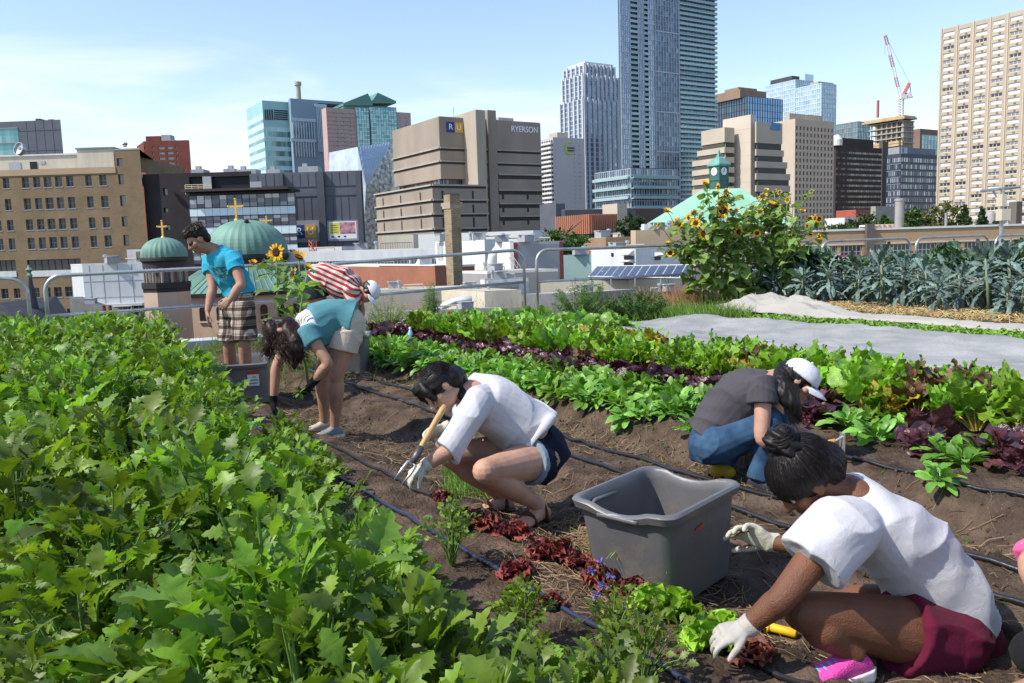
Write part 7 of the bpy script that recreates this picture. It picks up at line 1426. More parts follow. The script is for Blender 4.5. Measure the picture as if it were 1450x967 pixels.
white_tee = cloth('white_jersey', (.55, .535, .55), var=.03); capw = cloth('white_cotton_cap', (.64, .65, .69), var=.03)
hair_blk = hairm('black_hair', (.012, .009, .008)); hair_brn = hairm('dark_brown_hair', (.028, .013, .009)); hair_dk = hairm('near_black_hair', (.018, .012, .009))
glovew = cloth('pale_work_glove', (.52, .50, .40), var=.18); gloveb = cloth('black_knit_glove', (.012, .012, .014), var=.3)
skA = skin('skin_light', (.48, .27, .185)); skB = skin('skin_tan', (.40, .215, .14)); skD = skin('skin_deep', (.15, .062, .032)); skC = skin('skin_olive', (.36, .19, .125))
def coat(P, n, start, end, rr=.0016, seed=1, rad=(.090, .110, .094), lift=.0, m=7, gap=.004):
    """strands of hair lying over the skull from direction start() to direction end()"""
    rd = random.Random(seed); m_ = MB()
    for k in range(n):
        a, b = start(rd).normalized(), end(rd).normalized(); g = rd.uniform(-.002, gap); pts = []; ph = rd.random()*6
        for i in range(m):
            t = i/(m-1); v = a.lerp(b, t).normalized(); q = 1+g/.1+lift*t*t; pts.append(P(v.x*rad[0]*q+.002*math.sin(t*7+ph), -.02+v.y*rad[1]*q+.002*math.cos(t*6+ph), .035+v.z*rad[2]*q))
        m_.tube(pts, [rr*(1-.6*(i/(m-1))**2) for i in range(m)], 4, cap=False, tint=rd.random())
    return m_
# ------------------------------------------------------------------ 1 the standing man in the turquoise shirt
b0 = gpos(at(335, 560, 7.6)); r = person('standing man in a turquoise T-shirt and plaid shorts, looking down', b0)
A = lambda x, y, Y: at(x, y, Y)
side = V((.66, -.74, .0)); pel, wai, che, nek = A(336, 428, 7.6), A(334, 404, 7.6), A(317, 374, 7.55), A(303, 351, 7.5); hc = A(280.5, 339, 7.42); fwd, up = V((-.72, -.42, -.55)), V((-.42, -.2, .86))
shL, shR = A(330, 364, 7.42), A(297, 366, 7.66); elL, wrL = A(341, 402, 7.3), A(326, 424, 7.2); elR, wrR = A(301, 409, 7.52), A(294, 440, 7.42)
hipL, hipR = A(345, 432, 7.53), A(327, 432, 7.68); knL, knR = A(346, 486, 7.48), A(324, 488, 7.62); anL, anR = gpos(A(350, 545, 7.56), .08), gpos(A(330, 545, 7.7), .08)
mb = MB(); trunk(mb, [(pel-V((0, 0, .06)), .15, .10), (pel, .165, .115), (wai, .145, .10), (che, .175, .115), (nek-V((0, 0, .02)), .10, .07), (nek, .055, .055)], side); P = head_mb(mb, hc, fwd, up, .98); limb(mb, [(nek-V((0, 0, .02)), .062), (hc+V((.03, .02, -.06)), .056)])
for sh, el, wr in ((shL, elL, wrL), (shR, elR, wrR)): limb(mb, [(sh, .055), (sh.lerp(el, .5), .049), (el, .040), (el.lerp(wr, .35), .042), (wr, .026)])
hand_mb(mb, wrL, V((-.75, -.1, -.65)), V((-.4, .5, -.5)), -1, .55, .95); hand_mb(mb, wrR, V((-.05, -.05, -1)), V((.9, .3, 0)), 1, .3, .95)
for hp, kn, an in ((hipL, knL, anL), (hipR, knR, anR)): limb(mb, [(hp, .085), (hp.lerp(kn, .5), .075), (kn, .055), (kn.lerp(an, .3), .056), (an, .036)])
sculpt(mb, 'body', skC, r, .0065, 4); eyes(r, P, .98)
mb = MB()
for an in (anL, anR): foot_mb(mb, an, V((-.75, -.66, 0)))
sculpt(mb, 'shoes', mat('dark_shoe', (.03, .03, .035), .6, .2, 8), r, .007, 3)
tq = cloth('turquoise_jersey', (.035, .33, .46), var=.06); t_, b_ = nodes(tq); L_ = t_.links.new; rp_ = next(n for n in t_.nodes if n.type == 'VALTORGB'); a_ = N(t_, 'ShaderNodeAttribute'); a_.attribute_name = 'zone'; mxx = N(t_, 'ShaderNodeMixRGB'); L_(a_.outputs['Fac'], mxx.inputs[0]); L_(rp_.outputs[0], mxx.inputs[1]); mxx.inputs[2].default_value = (.05, .09, .085, 1); L_(mxx.outputs[0], b_.inputs['Base Color'])
mb = MB(); hem = A(338, 414, 7.6); trunk(mb, [(hem+V((.0, 0, -.03)), .185, .135), (wai, .17, .125), (che, .195, .13), (che.lerp(nek, .6), .185, .105), (nek-V((0, 0, .012)), .085, .075)], side)
for sh, el in ((shL, elL), (shR, elR)): q = sh.lerp(el, .5); c = sh.lerp(che, .25); mb.tube([c, sh, q.lerp(sh, .4), q], [.08, .078, .078, .076], 18)
gc = A(304, 386, 7.35)
def zone(p): d = p-gc; u, v = d.dot(side), d.z; return 1. if abs(u) < .085 and abs(v) < .05 and p.y < 7.62 and p.x < gc.x+.10 and noise.noise((u*42, v*60, 3)) > -.05 else 0.
sculpt(mb, 'shirt', tq, r, .006, 4, fold_disp(side*.3+V((0, 0, 1)), .011, 8, 3, 2), zone)
pl = cloth('plaid_cotton', (.45, .40, .34), var=.05); t_, b_ = nodes(pl); L_ = t_.links.new; tcn = N(t_, 'ShaderNodeTexCoord'); sx_ = N(t_, 'ShaderNodeSeparateXYZ'); L_(tcn.outputs['Object'], sx_.inputs[0]); uu = math_(t_, 'ADD', math_(t_, 'MULTIPLY', sx_.outputs['X'], .75), math_(t_, 'MULTIPLY', sx_.outputs['Y'], -.66))
def band(v, per, ph, w_): f = math_(t_, 'FRACT', math_(t_, 'MULTIPLY_ADD', v, 1/per)); f.node.inputs[0].links[0].from_node.inputs[2].default_value = ph; return math_(t_, 'LESS_THAN', f, w_)
bb = [band(uu, .085, .1, .36), band(sx_.outputs['Z'], .085, .3, .36), band(uu, .085, .62, .10), band(sx_.outputs['Z'], .085, .8, .10)]; col = next(n for n in t_.nodes if n.type == 'VALTORGB').outputs[0]
for k, v in enumerate(bb):
    mxx = N(t_, 'ShaderNodeMixRGB', blend_type='MULTIPLY'); f = math_(t_, 'MULTIPLY', v, .8 if k < 2 else .6); L_(f, mxx.inputs[0]); L_(col, mxx.inputs[1]); mxx.inputs[2].default_value = (.13, .085, .06, 1) if k < 2 else (.5, .22, .15, 1); col = mxx.outputs[0]
L_(col, b_.inputs['Base Color'])
mb = MB(); trunk(mb, [(hem+V((0, 0, .01)), .155, .115), (pel-V((0, 0, .05)), .18, .135), (pel-V((0, 0, .13)), .17, .125)], side)
for hp, kn in ((hipL, knL), (hipR, knR)): q = hp.lerp(kn, .93); mb.tube([hp+V((0, 0, .03)), hp.lerp(kn, .4), q], [.108, .108, .112], 20)
sculpt(mb, 'shorts', pl, r, .006, 3, fold_disp((.2, 0, 1), .008, 6, 4, 8))
mb = MB(); s_, f_, u_ = rotm(fwd, up); R3 = Matrix((s_, f_, u_)).transposed(); mb.ball(P(0, -.022, .05), 1, 20, (.083, .095, .076), R3); mb.ball(P(0, -.06, .0), 1, 16, (.072, .055, .075), R3); mb.ball(P(0, .055, .088), 1, 12, (.062, .036, .032), R3); mb.ball(P(.0, .01, .115), 1, 12, (.06, .07, .028), R3)
sculpt(mb, 'hair', hair_dk, r, .005, 2, hair_disp(fwd, .010, 34, 3))
coat(P, 420, lambda rd: V((rd.gauss(0, .5), rd.uniform(-.9, .5), 1)), lambda rd: V((rd.gauss(0, .75), rd.uniform(-.9, 1.0), rd.uniform(.25, .9))), .003, 3, (.088, .104, .096), .16, 5, .012).build('loose_hair', hair_dk, r)
m_ = MB(); m_.tube([P(.062, .03, .004), P(.078, -.002, .006)], .0025, 6); m_.tube([P(-.06, .066, .006), P(-.02, .088, .006), P(.02, .088, .006), P(.06, .066, .006)], .008, 8, flat=1.6); m_.build('sunglasses', black, r)
# ------------------------------------------------------------------ 2 the bending woman in teal
b0 = gpos(at(468, 610, 6.1)); r = person('woman in a teal top and cream shorts, bent over picking weeds with black gloves', b0)
side = V((.18, -.97, .05)); pel, wai, che, nek = A(489, 458, 6.1), A(473, 450, 6.08), A(445, 458, 6.0), A(421, 467, 5.95); hc = A(397, 472, 5.86); fwd, up = V((.05, -.35, -.93)), V((-.93, -.15, -.15))
shN, elN, wrN = A(437, 472, 5.84), A(464, 514, 5.78), A(444, 541, 5.80); shF, elF, wrF = A(410, 474, 6.12), A(391, 521, 6.05), A(387, 568, 6.02)
hipN, knN, anN = A(490, 474, 6.02), A(477, 528, 5.98), gpos(A(474, 600, 6.06), .085); hipF, knF, anF = A(482, 470, 6.2), A(457, 527, 6.22), gpos(A(459, 594, 6.28), .085)
mb = MB(); trunk(mb, [(pel+V((.05, 0, -.03)), .14, .09), (pel, .165, .115), (wai, .13, .095), (che, .15, .105), (nek+V((.02, 0, 0)), .09, .06), (nek, .05, .05)], side); P = head_mb(mb, hc, fwd, up, .95); limb(mb, [(nek, .052), (hc+V((.06, 0, .03)), .05)])
limb(mb, [(shN, .05), (shN.lerp(elN, .5), .045), (elN, .037), (elN.lerp(wrN, .35), .037), (wrN, .025)]); limb(mb, [(shF, .05), (shF.lerp(elF, .5), .044), (elF, .037), (elF.lerp(wrF, .35), .037), (wrF, .025)])
for hp, kn, an in ((hipN, knN, anN), (hipF, knF, anF)): limb(mb, [(hp, .105), (hp.lerp(kn, .5), .085), (kn, .058), (kn.lerp(an, .12), .052), (kn.lerp(an, .35), .058), (kn.lerp(an, .75), .040), (an, .036)])
hand_mb(mb, wrN, V((-.65, -.1, -.75)), V((-.5, .3, .6)), 1, .6, .8, r=.7); hand_mb(mb, wrF, V((0, 0, -1)), V((.9, .2, 0)), 1, .6, .8, r=.7)
sculpt(mb, 'body', skB, r, .006, 4); eyes(r, P, .95)
for w_, d, pn in ((wrN, V((-.65, -.1, -.75)), V((-.5, .3, .6))), (wrF, V((0, 0, -1)), V((.9, .2, 0)))): mb = MB(); mb.tube([w_-d.normalized()*.045, w_], [.034, .032], 14); hand_mb(mb, w_, d, pn, 1, .6, .92, r=1.3); sculpt(mb, 'glove', gloveb, r, .0055, 2)
teal = cloth('teal_jersey', (.085, .235, .265), var=.08); t_, b_ = nodes(teal); L_ = t_.links.new; rp_ = next(n for n in t_.nodes if n.type == 'VALTORGB'); a_ = N(t_, 'ShaderNodeAttribute'); a_.attribute_name = 'zone'; s1 = N(t_, 'ShaderNodeMath', operation='GREATER_THAN'); L_(a_.outputs['Fac'], s1.inputs[0]); s1.inputs[1].default_value = .5; fr = math_(t_, 'FRACT', math_(t_, 'MULTIPLY', a_.outputs['Fac'], 1.0)); st2 = math_(t_, 'LESS_THAN', fr, .3); mxa = N(t_, 'ShaderNodeMixRGB'); L_(st2, mxa.inputs[0]); mxa.inputs[1].default_value = (.62, .62, .6, 1); mxa.inputs[2].default_value = (.03, .04, .06, 1); mxx = N(t_, 'ShaderNodeMixRGB'); L_(s1.outputs[0], mxx.inputs[0]); L_(rp_.outputs[0], mxx.inputs[1]); L_(mxa.outputs[0], mxx.inputs[2]); L_(mxx.outputs[0], b_.inputs['Base Color'])
ax_ = (nek-wai).normalized()
def zone(p): d = p-nek; a = d.dot(ax_); v = d.dot(side.normalized()); return 1+((v+1)*52 % 1.0)*.98 if (a > -.10 and abs(v) < .15 and p.z > nek.z+.0) else 0.
mb = MB(); hem = A(500, 455, 6.1); trunk(mb, [(hem+V((0, 0, -.0)), .185, .15), (wai, .165, .14), (che+V((0, 0, -.02)), .175, .16), (che.lerp(nek, .6), .16, .115), (nek+V((.01, 0, 0)), .075, .065)], side)
for sh, el in ((shN, elN), (shF, elF)): q = sh.lerp(el, .34); mb.tube([sh.lerp(che, .4), sh, q], [.085, .082, .082], 18)
sculpt(mb, 'shirt', teal, r, .006, 4, fold_disp(V((.8, -.3, -.5)), .011, 7, 3, 4), zone)
mb = MB(); trunk(mb, [(wai.lerp(pel, .45), .16, .13), (pel, .185, .145), (pel+V((.02, 0, -.08)), .18, .135)], side)
for hp, kn in ((hipN, knN), (hipF, knF)): q = hp.lerp(kn, .42); mb.tube([hp+V((0, 0, .04)), hp, q], [.12, .122, .118], 20)
sculpt(mb, 'shorts', cloth('cream_cotton', (.50, .43, .34), var=.05), r, .006, 4, fold_disp((.6, 0, .8), .009, 7, 3, 9))
for an, m, d in ((anN, mat('grey_shoe', (.20, .20, .20), .7, .25, 12), V((-.8, -.55, 0))), (anF, mat('pale_shoe', (.42, .36, .30), .7, .2, 12), V((-.85, -.3, 0)))): mb = MB(); foot_mb(mb, an, d, hgt=.075); o = sculpt(mb, 'shoe', m, r, .006, 2); m_ = MB(); dd = d.normalized(); sdd = V((-dd.y, dd.x, 0)); R_ = [[an+V((0, 0, -.085))+dd*x+sdd*hw*q+V((0, 0, z)) for q, z in ((-1, 0), (1, 0), (1, .022), (-1, .022))] for x, hw in ((-.068, .02), (-.05, .036), (.05, .044), (.12, .051), (.175, .04), (.195, .018))]; m_.loft(R_); m_.build('sole', white, o)
mb = MB(); s_, f_, u_ = rotm(fwd, up); R3 = Matrix((s_, f_, u_)).transposed(); mb.ball(P(0, -.018, .03), 1, 20, (.088, .102, .092), R3); mb.ball(P(0, -.06, -.03), 1, 16, (.08, .062, .08), R3); tail = A(420, 508, 5.8); limb(mb, [(P(.0, -.055, -.05), .07), (A(418, 485, 5.78), .056), (tail, .038), (A(416, 520, 5.78), .02)], 14); limb(mb, [(P(.05, .02, .07), .05), (A(380, 488, 5.8), .045), (A(378, 500, 5.78), .02)], 14)
sculpt(mb, 'hair', hair_brn, r, .006, 1, lambda p, n: .014*noise.noise((p.x*18, p.y*18, p.z*12))+.004*noise.noise((p.x*60, p.y*60, p.z*18)))
def wav(rd):
    a = P(rd.uniform(-.07, .07), rd.uniform(-.11, 0), rd.uniform(-.04, .12)); b = rd.choice((tail, A(380, 498, 5.78), A(405, 500, 5.75), A(430, 495, 5.8)))+V((rd.gauss(0, .035), rd.gauss(0, .03), rd.gauss(0, .04))); n_ = 12; ph = rd.random()*6; return [a.lerp(b, t)+V((.012*math.sin(t*16+ph), .012*math.cos(t*14+ph), .05*math.sin(t*3.14)*rd.uniform(.6, 1)*(1-t))) for t in [i/n_ for i in range(n_+1)]]
strands(900, wav, .0013, 5).build('loose_hair', hair_brn, r)
m_ = MB(); rd = random.Random(9); q = A(425, 556, 5.72)
for k in range(16): leaf(m_, q, (rd.gauss(-.3, .6), rd.gauss(0, .6), rd.gauss(.2, .5)), (0, 0, 1), .06, .012, ell, 4, .6, .2, 0, 1, rd.random(), rd)
m_.solo('pulled_weed', gg, 'small bunch of pulled weeds in the black gloved hand', 'weed', tuple(q), smooth=True)
# ------------------------------------------------------------------ 3 the bending woman in the striped shirt
b0 = gpos(at(452, 520, 8.7)); r = person('person in a red striped shirt and white cap, bent over behind the teal top', b0)
side = V((-.1, .99, 0)); pel, wai, che, nek = A(447, 402, 8.7), A(462, 391, 8.7), A(488, 400, 8.66), A(508, 408, 8.62); hc = A(524, 413, 8.56); fwd, up = V((.35, -.35, -.86)), V((.9, -.1, .35))
shN, elN, wrN = A(497, 412, 8.5), A(503, 446, 8.5), A(498, 476, 8.55); shF, elF, wrF = A(502, 408, 8.85), A(512, 440, 8.9), A(506, 470, 8.85); mb = MB()
trunk(mb, [(pel, .165, .12), (wai, .14, .105), (che, .16, .115), (nek-V((.03, 0, 0)), .09, .06), (nek, .05, .05)], side); P = head_mb(mb, hc, fwd, up, .95); limb(mb, [(nek, .052), (hc+V((-.05, 0, .02)), .05)])
for sh, el, wr in ((shN, elN, wrN), (shF, elF, wrF)): limb(mb, [(sh, .05), (el, .038), (wr, .026)]); hand_mb(mb, wr, V((0, 0, -1)), V((.9, 0, 0)), 1, .5, .9)
for q, yy in ((-.09, 1), (.09, 2)): hp = pel+V((-.02, q, -.05)); kn = A(450+yy*3, 455, 8.7+q); an = gpos(A(452+yy*4, 520, 8.7+q), .08); limb(mb, [(hp, .1), (hp.lerp(kn, .5), .085), (kn, .058), (kn.lerp(an, .3), .056), (an, .036)])
sculpt(mb, 'body', skB, r, .0075, 4)
st_ = cloth('striped_cotton', (.60, .55, .50), var=.05); t_, b_ = nodes(st_); L_ = t_.links.new; rp_ = next(n for n in t_.nodes if n.type == 'VALTORGB'); a_ = N(t_, 'ShaderNodeAttribute'); a_.attribute_name = 'zone'; f = math_(t_, 'LESS_THAN', math_(t_, 'FRACT', a_.outputs['Fac']), .5); mxx = N(t_, 'ShaderNodeMixRGB'); L_(f, mxx.inputs[0]); L_(rp_.outputs[0], mxx.inputs[1]); mxx.inputs[2].default_value = (.36, .035, .035, 1); L_(mxx.outputs[0], b_.inputs['Base Color'])
ax_ = (nek-wai).normalized(); nn = ax_.cross(side).normalized()
def zone(p): d = p-wai; a = d.dot(ax_); q = d-ax_*a; return 20+math.atan2(q.dot(side), q.dot(nn))*3.2+a*1.4
mb = MB(); trunk(mb, [(pel+V((.03, 0, .01)), .185, .145), (wai, .175, .15), (che+V((0, 0, -.02)), .185, .17), (che.lerp(nek, .6), .16, .12), (nek-V((.01, 0, 0)), .075, .065)], side)
for sh, el in ((shN, elN), (shF, elF)): q = sh.lerp(el, .6); mb.tube([sh.lerp(che, .4), sh, q], [.09, .085, .085], 18)
sculpt(mb, 'shirt', st_, r, .007, 4, fold_disp(V((.5, 0, -.8)), .012, 6, 3, 14), zone)
mb = MB(); trunk(mb, [(wai.lerp(pel, .5), .155, .115), (pel, .17, .12), (pel-V((.01, 0, .06)), .17, .12)], side)
for q, yy in ((-.09, 1), (.09, 2)): hp = pel+V((-.02, q, -.05)); mb.tube([hp+V((0, 0, .04)), hp+V((.02, 0, -.1))], [.125, .12], 20)
sculpt(mb, 'shorts', cloth('slate_cotton', (.035, .05, .065), var=.1), r, .0075, 4)
mb = MB(); s_, f_, u_ = rotm(fwd, up); R3 = Matrix((s_, f_, u_)).transposed(); mb.ball(P(0, -.02, .015), 1, 20, (.088, .10, .085), R3); mb.ball(P(0, -.07, -.03), 1, 14, (.06, .05, .06), R3); sculpt(mb, 'hair', hair_dk, r, .007, 2, hair_disp(fwd, .006, 40, 1)); cap_parts(r, P, 1., capw)
# ------------------------------------------------------------------ 4 the squatting woman in the cropped white top
b0 = gpos(at(735, 720, 4.05)); r = person('woman in a cropped white top and navy shorts, squatting with a wooden handled fork', b0)
side = V((.25, -.96, 0)); pel, wai, che, nek = A(762, 636, 4.12), A(742, 604, 4.1), A(690, 572, 4.04), A(655, 556, 3.98); hc = A(623, 549, 3.9); fwd, up = V((-.52, -.42, -.74)), V((-.74, -.05, .67))
shN, elN, wrN = A(679, 568, 3.88), A(637, 636, 3.74), A(600, 661, 3.70); shF, elF, wrF = A(657, 556, 4.2), A(660, 602, 4.12), A(629, 607, 3.84)
hipN, knN, anN = A(767, 650, 4.02), A(687, 667, 3.70), gpos(A(765, 715, 3.98), .085); hipF, knF, anF = A(752, 636, 4.24), A(636, 644, 4.02), gpos(A(712, 705, 4.22), .085)
mb = MB(); trunk(mb, [(pel+V((.05, 0, -.08)), .15, .10), (pel, .165, .125), (wai, .135, .10), (che, .16, .115), (nek+V((.04, 0, 0)), .10, .065), (nek, .05, .05)], side); P = head_mb(mb, hc, fwd, up, .93); limb(mb, [(nek, .053), (hc+V((.05, .02, -.03)), .05)])
limb(mb, [(shN, .052), (shN.lerp(elN, .5), .046), (elN, .04), (elN.lerp(wrN, .35), .039), (wrN, .026)]); limb(mb, [(shF, .05), (elF, .039), (wrF, .026)])
for hp, kn, an in ((hipN, knN, anN), (hipF, knF, anF)): limb(mb, [(hp, .105), (hp.lerp(kn, .5), .085), (kn.lerp(hp, .12), .064), (kn, .060)], 18); limb(mb, [(kn, .060), (kn.lerp(an, .18), .055), (kn.lerp(an, .4), .060), (kn.lerp(an, .75), .042), (an, .036)], 18)
fd = V((-.62, -.75, 0)); foot_mb(mb, anN, fd, hgt=.072, toes=True); foot_mb(mb, anF, V((-.8, -.5, 0)), hgt=.072, toes=True)
dN = (wrN-elN).normalized(); hand_mb(mb, wrN, dN, V((0, .2, -1)), 1, .8, .7, r=.7); dF = V((-.75, -.15, -.2)); hand_mb(mb, wrF, dF, V((-.3, -.6, -.6)), 1, .95, .85, r=.7)
sculpt(mb, 'body', skA, r, .005, 5); eyes(r, P, .97)
mb = MB(); mb.tube([wrN-dN*.03, wrN], [.035, .033], 14); hand_mb(mb, wrN, dN, V((0, .2, -1)), 1, .8, .80, r=1.25); sculpt(mb, 'glove', glovew, r, .0045, 2)
mb = MB(); d = dF.normalized(); mb.tube([wrF-d*.03, wrF], [.035, .033], 14); hand_mb(mb, wrF, dF, V((-.3, -.6, -.6)), 1, .95, .86, r=1.3); sculpt(mb, 'glove', glovew, r, .0045, 2)
mb = MB(); trunk(mb, [(A(760, 618, 4.1), .20, .155), (wai, .175, .15), (che, .185, .15), (che.lerp(nek, .55), .17, .11), (nek+V((.015, 0, 0)), .08, .065)], side)
for sh, el, wr in ((shN, elN, wrN), (shF, elF, wrF)): mb.tube([sh.lerp(che, .4), sh, sh.lerp(el, .5), sh.lerp(el, .93), el.lerp(wr, .14)], [.085, .078, .074, .072, .070], 18)
sculpt(mb, 'shirt', white_tee, r, .005, 4, fold_disp(V((.7, -.2, .7)), .012, 6, 2.5, 21))
nv = cloth('navy_denim', (.012, .016, .032), var=.3); mb = MB(); trunk(mb, [(wai.lerp(pel, .35), .15, .125), (pel, .182, .148), (pel+V((.06, 0, -.09)), .165, .12)], side)
for hp, kn in ((hipN, knN), (hipF, knF)): mb.tube([hp+V((.02, 0, .0)), hp, hp.lerp(kn, .22)], [.118, .121, .113], 20)
sculpt(mb, 'shorts', nv, r, .005, 4, fold_disp((.7, 0, .7), .008, 9, 3, 33))
for hp, kn in ((hipN, knN), (hipF, knF)): mb = MB(); c = hp.lerp(kn, .22); d = (kn-hp).normalized(); mb.tube([c-d*.012, c+d*.018], [.119, .116], 24); sculpt(mb, 'rolled_hem', cloth('faded_denim', (.22, .28, .33), var=.1), r, .006, 1)
for an, d in ((anN, fd), (anF, V((-.8, -.5, 0)))):
    d = d.normalized(); s_ = V((-d.y, d.x, 0)); m_ = MB(); z0 = an-V((0, 0, .078)); R_ = [[z0+d*x+s_*hw*q+V((0, 0, z)) for q, z in ((-1, -.012), (1, -.012), (1, .004), (-1, .004))] for x, hw in ((-.07, .018), (-.05, .036), (.05, .044), (.12, .052), (.178, .042), (.198, .02))]; m_.loft(R_); o = m_.build('sandal', mat('brown_sandal', (.07, .035, .02), .6, .2, 10), r)
    for x, w_, h in ((.095, .05, .062), (.0, .042, .10)): m_ = MB(); m_.tube([z0+d*x+s_*w_*math.cos(a)+V((0, 0, h*math.sin(a))) for a in [math.pi*k/10 for k in range(11)]], .016, 8, flat=.35); m_.build('strap', MATS['brown_sandal'], o, smooth=True)
mb = MB(); s_, f_, u_ = rotm(fwd, up); R3 = Matrix((s_, f_, u_)).transposed(); mb.ball(P(0, -.018, .036), 1, 22, (.083, .10, .083), R3); mb.ball(P(0, -.075, -.015), 1, 16, (.072, .055, .072), R3); mb.ball(P(0, .066, .088), 1, 14, (.052, .036, .030), R3); limb(mb, [(P(.0, -.10, -.03), .052), (A(652, 548, 3.98), .048), (A(655, 560, 3.9), .03)], 14)
for q in (-1, 1): limb(mb, [(P(q*.04, .055, .09), .024), (P(q*.066, .075, .05), .019), (P(q*.064, .082, .0), .010)], 10)
sculpt(mb, 'hair', hair_blk, r, .005, 1, lambda p, n: hair_disp(fwd*.3+up*.2+V((1, 0, .3)), .005, 45, 3)(p, n)+.006*noise.noise(p*14))
def fly(rd): a = P(rd.uniform(-.07, .07), rd.uniform(-.09, .08), rd.uniform(.05, .12)); b = P(rd.choice((-1, 1))*rd.uniform(.05, .085), rd.uniform(-.12, .12), rd.uniform(-.05, .03)); return [a, a.lerp(b, .35)+(a-hc).normalized()*.028, a.lerp(b, .7)+(b-hc).normalized()*.022, b]
coat(P, 1500, lambda rd: V((rd.gauss(0, .55), 1.0-abs(rd.gauss(0, .25)), rd.uniform(.55, 1.2))), lambda rd: V((rd.gauss(0, .35), -.95, rd.uniform(-.5, .0))), .0011, 4, (.086, .104, .089)).build('combed_hair', hair_blk, r); strands(110, fly, .0009, 7).build('loose_hair', hair_blk, r)
# her fork
T0, T1 = A(630, 574, 3.80), A(589, 646, 3.66); r = thing('hand_fork', 'wooden handled garden fork held by the squatting woman in white', 'garden tool', tuple(T1)); m_ = MB(); pts = [T0.lerp(T1, t) for t in (0, .08, .5, .92, 1)]; m_.tube(pts, [.011, .015, .0145, .013, .011], 12); m_.build('handle', mat('ash_wood', (.48, .29, .12), .5, .15, 30, .15, 60, stretch=(1, 1, .15)), r, smooth=True)
d = (T1-T0).normalized(); m_ = MB(); m_.tube([T1-d*.05, T1+d*.035], .017, 12); m_.build('ferrule', mat('dull_iron', (.14, .13, .12), .5, .3, 10, metal=.7), r, smooth=True); s_ = d.cross(V((0, 1, 0))).normalized()
for k in (-1, 1): m_ = MB(); p = T1+d*.03; m_.tube([p, p+s_*.020*k+d*.01, p+s_*.022*k+d*.05+V((-.005, 0, 0)), p+s_*.02*k+d*.105+V((-.015, 0, 0))], [.009, .008, .007, .003], 8); m_.build('tine', mat('bright_steel', (.5, .5, .5), .35, .15, 8, metal=.8), r, smooth=True)
# ------------------------------------------------------------------ 5 the squatting woman in the grey shirt, jeans and white cap
b0 = gpos(at(1045, 690, 4.6)); r = person('woman in a dark grey T-shirt, jeans and white cap, squatting by the salad bed', b0)
side = V((-.2, -.97, 0)); pel, wai, che, nek = A(1012, 628, 4.68), A(1020, 596, 4.67), A(1058, 557, 4.62), A(1099, 535, 4.58); hc = A(1132, 538, 4.52); fwd, up = V((.70, -.30, -.62)), V((.55, -.05, .80))
shN, elN, wrN = A(1080, 545, 4.44), A(1080, 622, 4.36), A(1142, 620, 4.42); shF, elF, wrF = A(1090, 542, 4.78), A(1104, 600, 4.78), A(1150, 618, 4.66)
hipN, knN, anN = A(1012, 630, 4.56), A(1093, 598, 4.44), gpos(A(1073, 688, 4.46), .09); hipF, knF, anF = A(1020, 626, 4.8), A(1108, 602, 4.78), gpos(A(1098, 680, 4.74), .09)
mb = MB(); trunk(mb, [(pel+V((-.02, 0, -.06)), .15, .11), (pel, .165, .125), (wai, .14, .10), (che, .165, .115), (nek-V((.05, 0, .02)), .10, .065), (nek, .05, .05)], side); P = head_mb(mb, hc, fwd, up, .97); limb(mb, [(nek, .053), (hc+V((-.04, .02, -.03)), .05)])
for sh, el, wr in ((shN, elN, wrN), (shF, elF, wrF)): limb(mb, [(sh, .05), (sh.lerp(el, .5), .045), (el, .039), (el.lerp(wr, .35), .038), (wr, .026)])
for hp, kn, an in ((hipN, knN, anN), (hipF, knF, anF)): limb(mb, [(hp, .09), (kn, .055)]); limb(mb, [(kn, .055), (kn.lerp(an, .4), .05), (an, .036)])
dN = V((.9, .1, -.35)); hand_mb(mb, wrN, dN, V((.2, .6, -.6)), -1, .8, .85); hand_mb(mb, wrF, V((.9, -.2, -.5)), V((.1, -.2, -1)), -1, .5, .85)
sculpt(mb, 'body', skA, r, .0055, 4); eyes(r, P, .97)
mb = MB(); trunk(mb, [(A(1008, 616, 4.68), .19, .15), (wai, .175, .145), (A(1038, 574, 4.65), .185, .15), (che, .185, .15), (che.lerp(nek, .55), .165, .105), (nek-V((.02, 0, .005)), .08, .065)], side)
for sh, el in ((shN, elN), (shF, elF)): mb.tube([sh.lerp(che, .4), sh, sh.lerp(el, .34)], [.088, .080, .078], 18)
sculpt(mb, 'shirt', cloth('charcoal_jersey', (.072, .066, .074), var=.08), r, .005, 4, fold_disp(V((.6, 0, .8)), .011, 7, 3, 41))
jm = mat('blue_jeans', (.022, .055, .11), .85, .22, 9, .35, 300, c2=(.045, .095, .165), spec=.15); mb = MB(); trunk(mb, [(wai.lerp(pel, .45), .155, .13), (pel, .185, .15), (pel+V((-.01, 0, -.09)), .165, .13)], side)
for hp, kn, an in ((hipN, knN, anN), (hipF, knF, anF)): limb(mb, [(hp, .118), (hp.lerp(kn, .5), .098), (kn, .076)], 18); limb(mb, [(kn, .076), (kn.lerp(an, .35), .070), (kn.lerp(an, .8), .060)], 18); mb.tube([kn.lerp(an, .7), an-V((0, 0, .02))], [.062, .066], 18)
sculpt(mb, 'jeans', jm, r, .005, 4, fold_disp((.8, 0, .3), .010, 9, 3, 51))
for an, d in ((anN, V((.75, -.65, 0))), (anF, V((.9, -.3, 0)))): mb = MB(); foot_mb(mb, an, d, hgt=.085); sculpt(mb, 'shoe', mat('dark_canvas', (.03, .03, .04), .7, .2, 10), r, .006, 2)
p = gpos(A(1018, 672, 4.72), .05); mb = MB(); mb.ball(p, 1, 14, (.055, .04, .05)); mb.ball(p+V((.05, 0, -.01)), 1, 12, (.05, .04, .04)); sculpt(mb, 'yellow_heel', mat('yellow_shoe', (.60, .36, .02), .6, .15, 10), r, .006, 2)
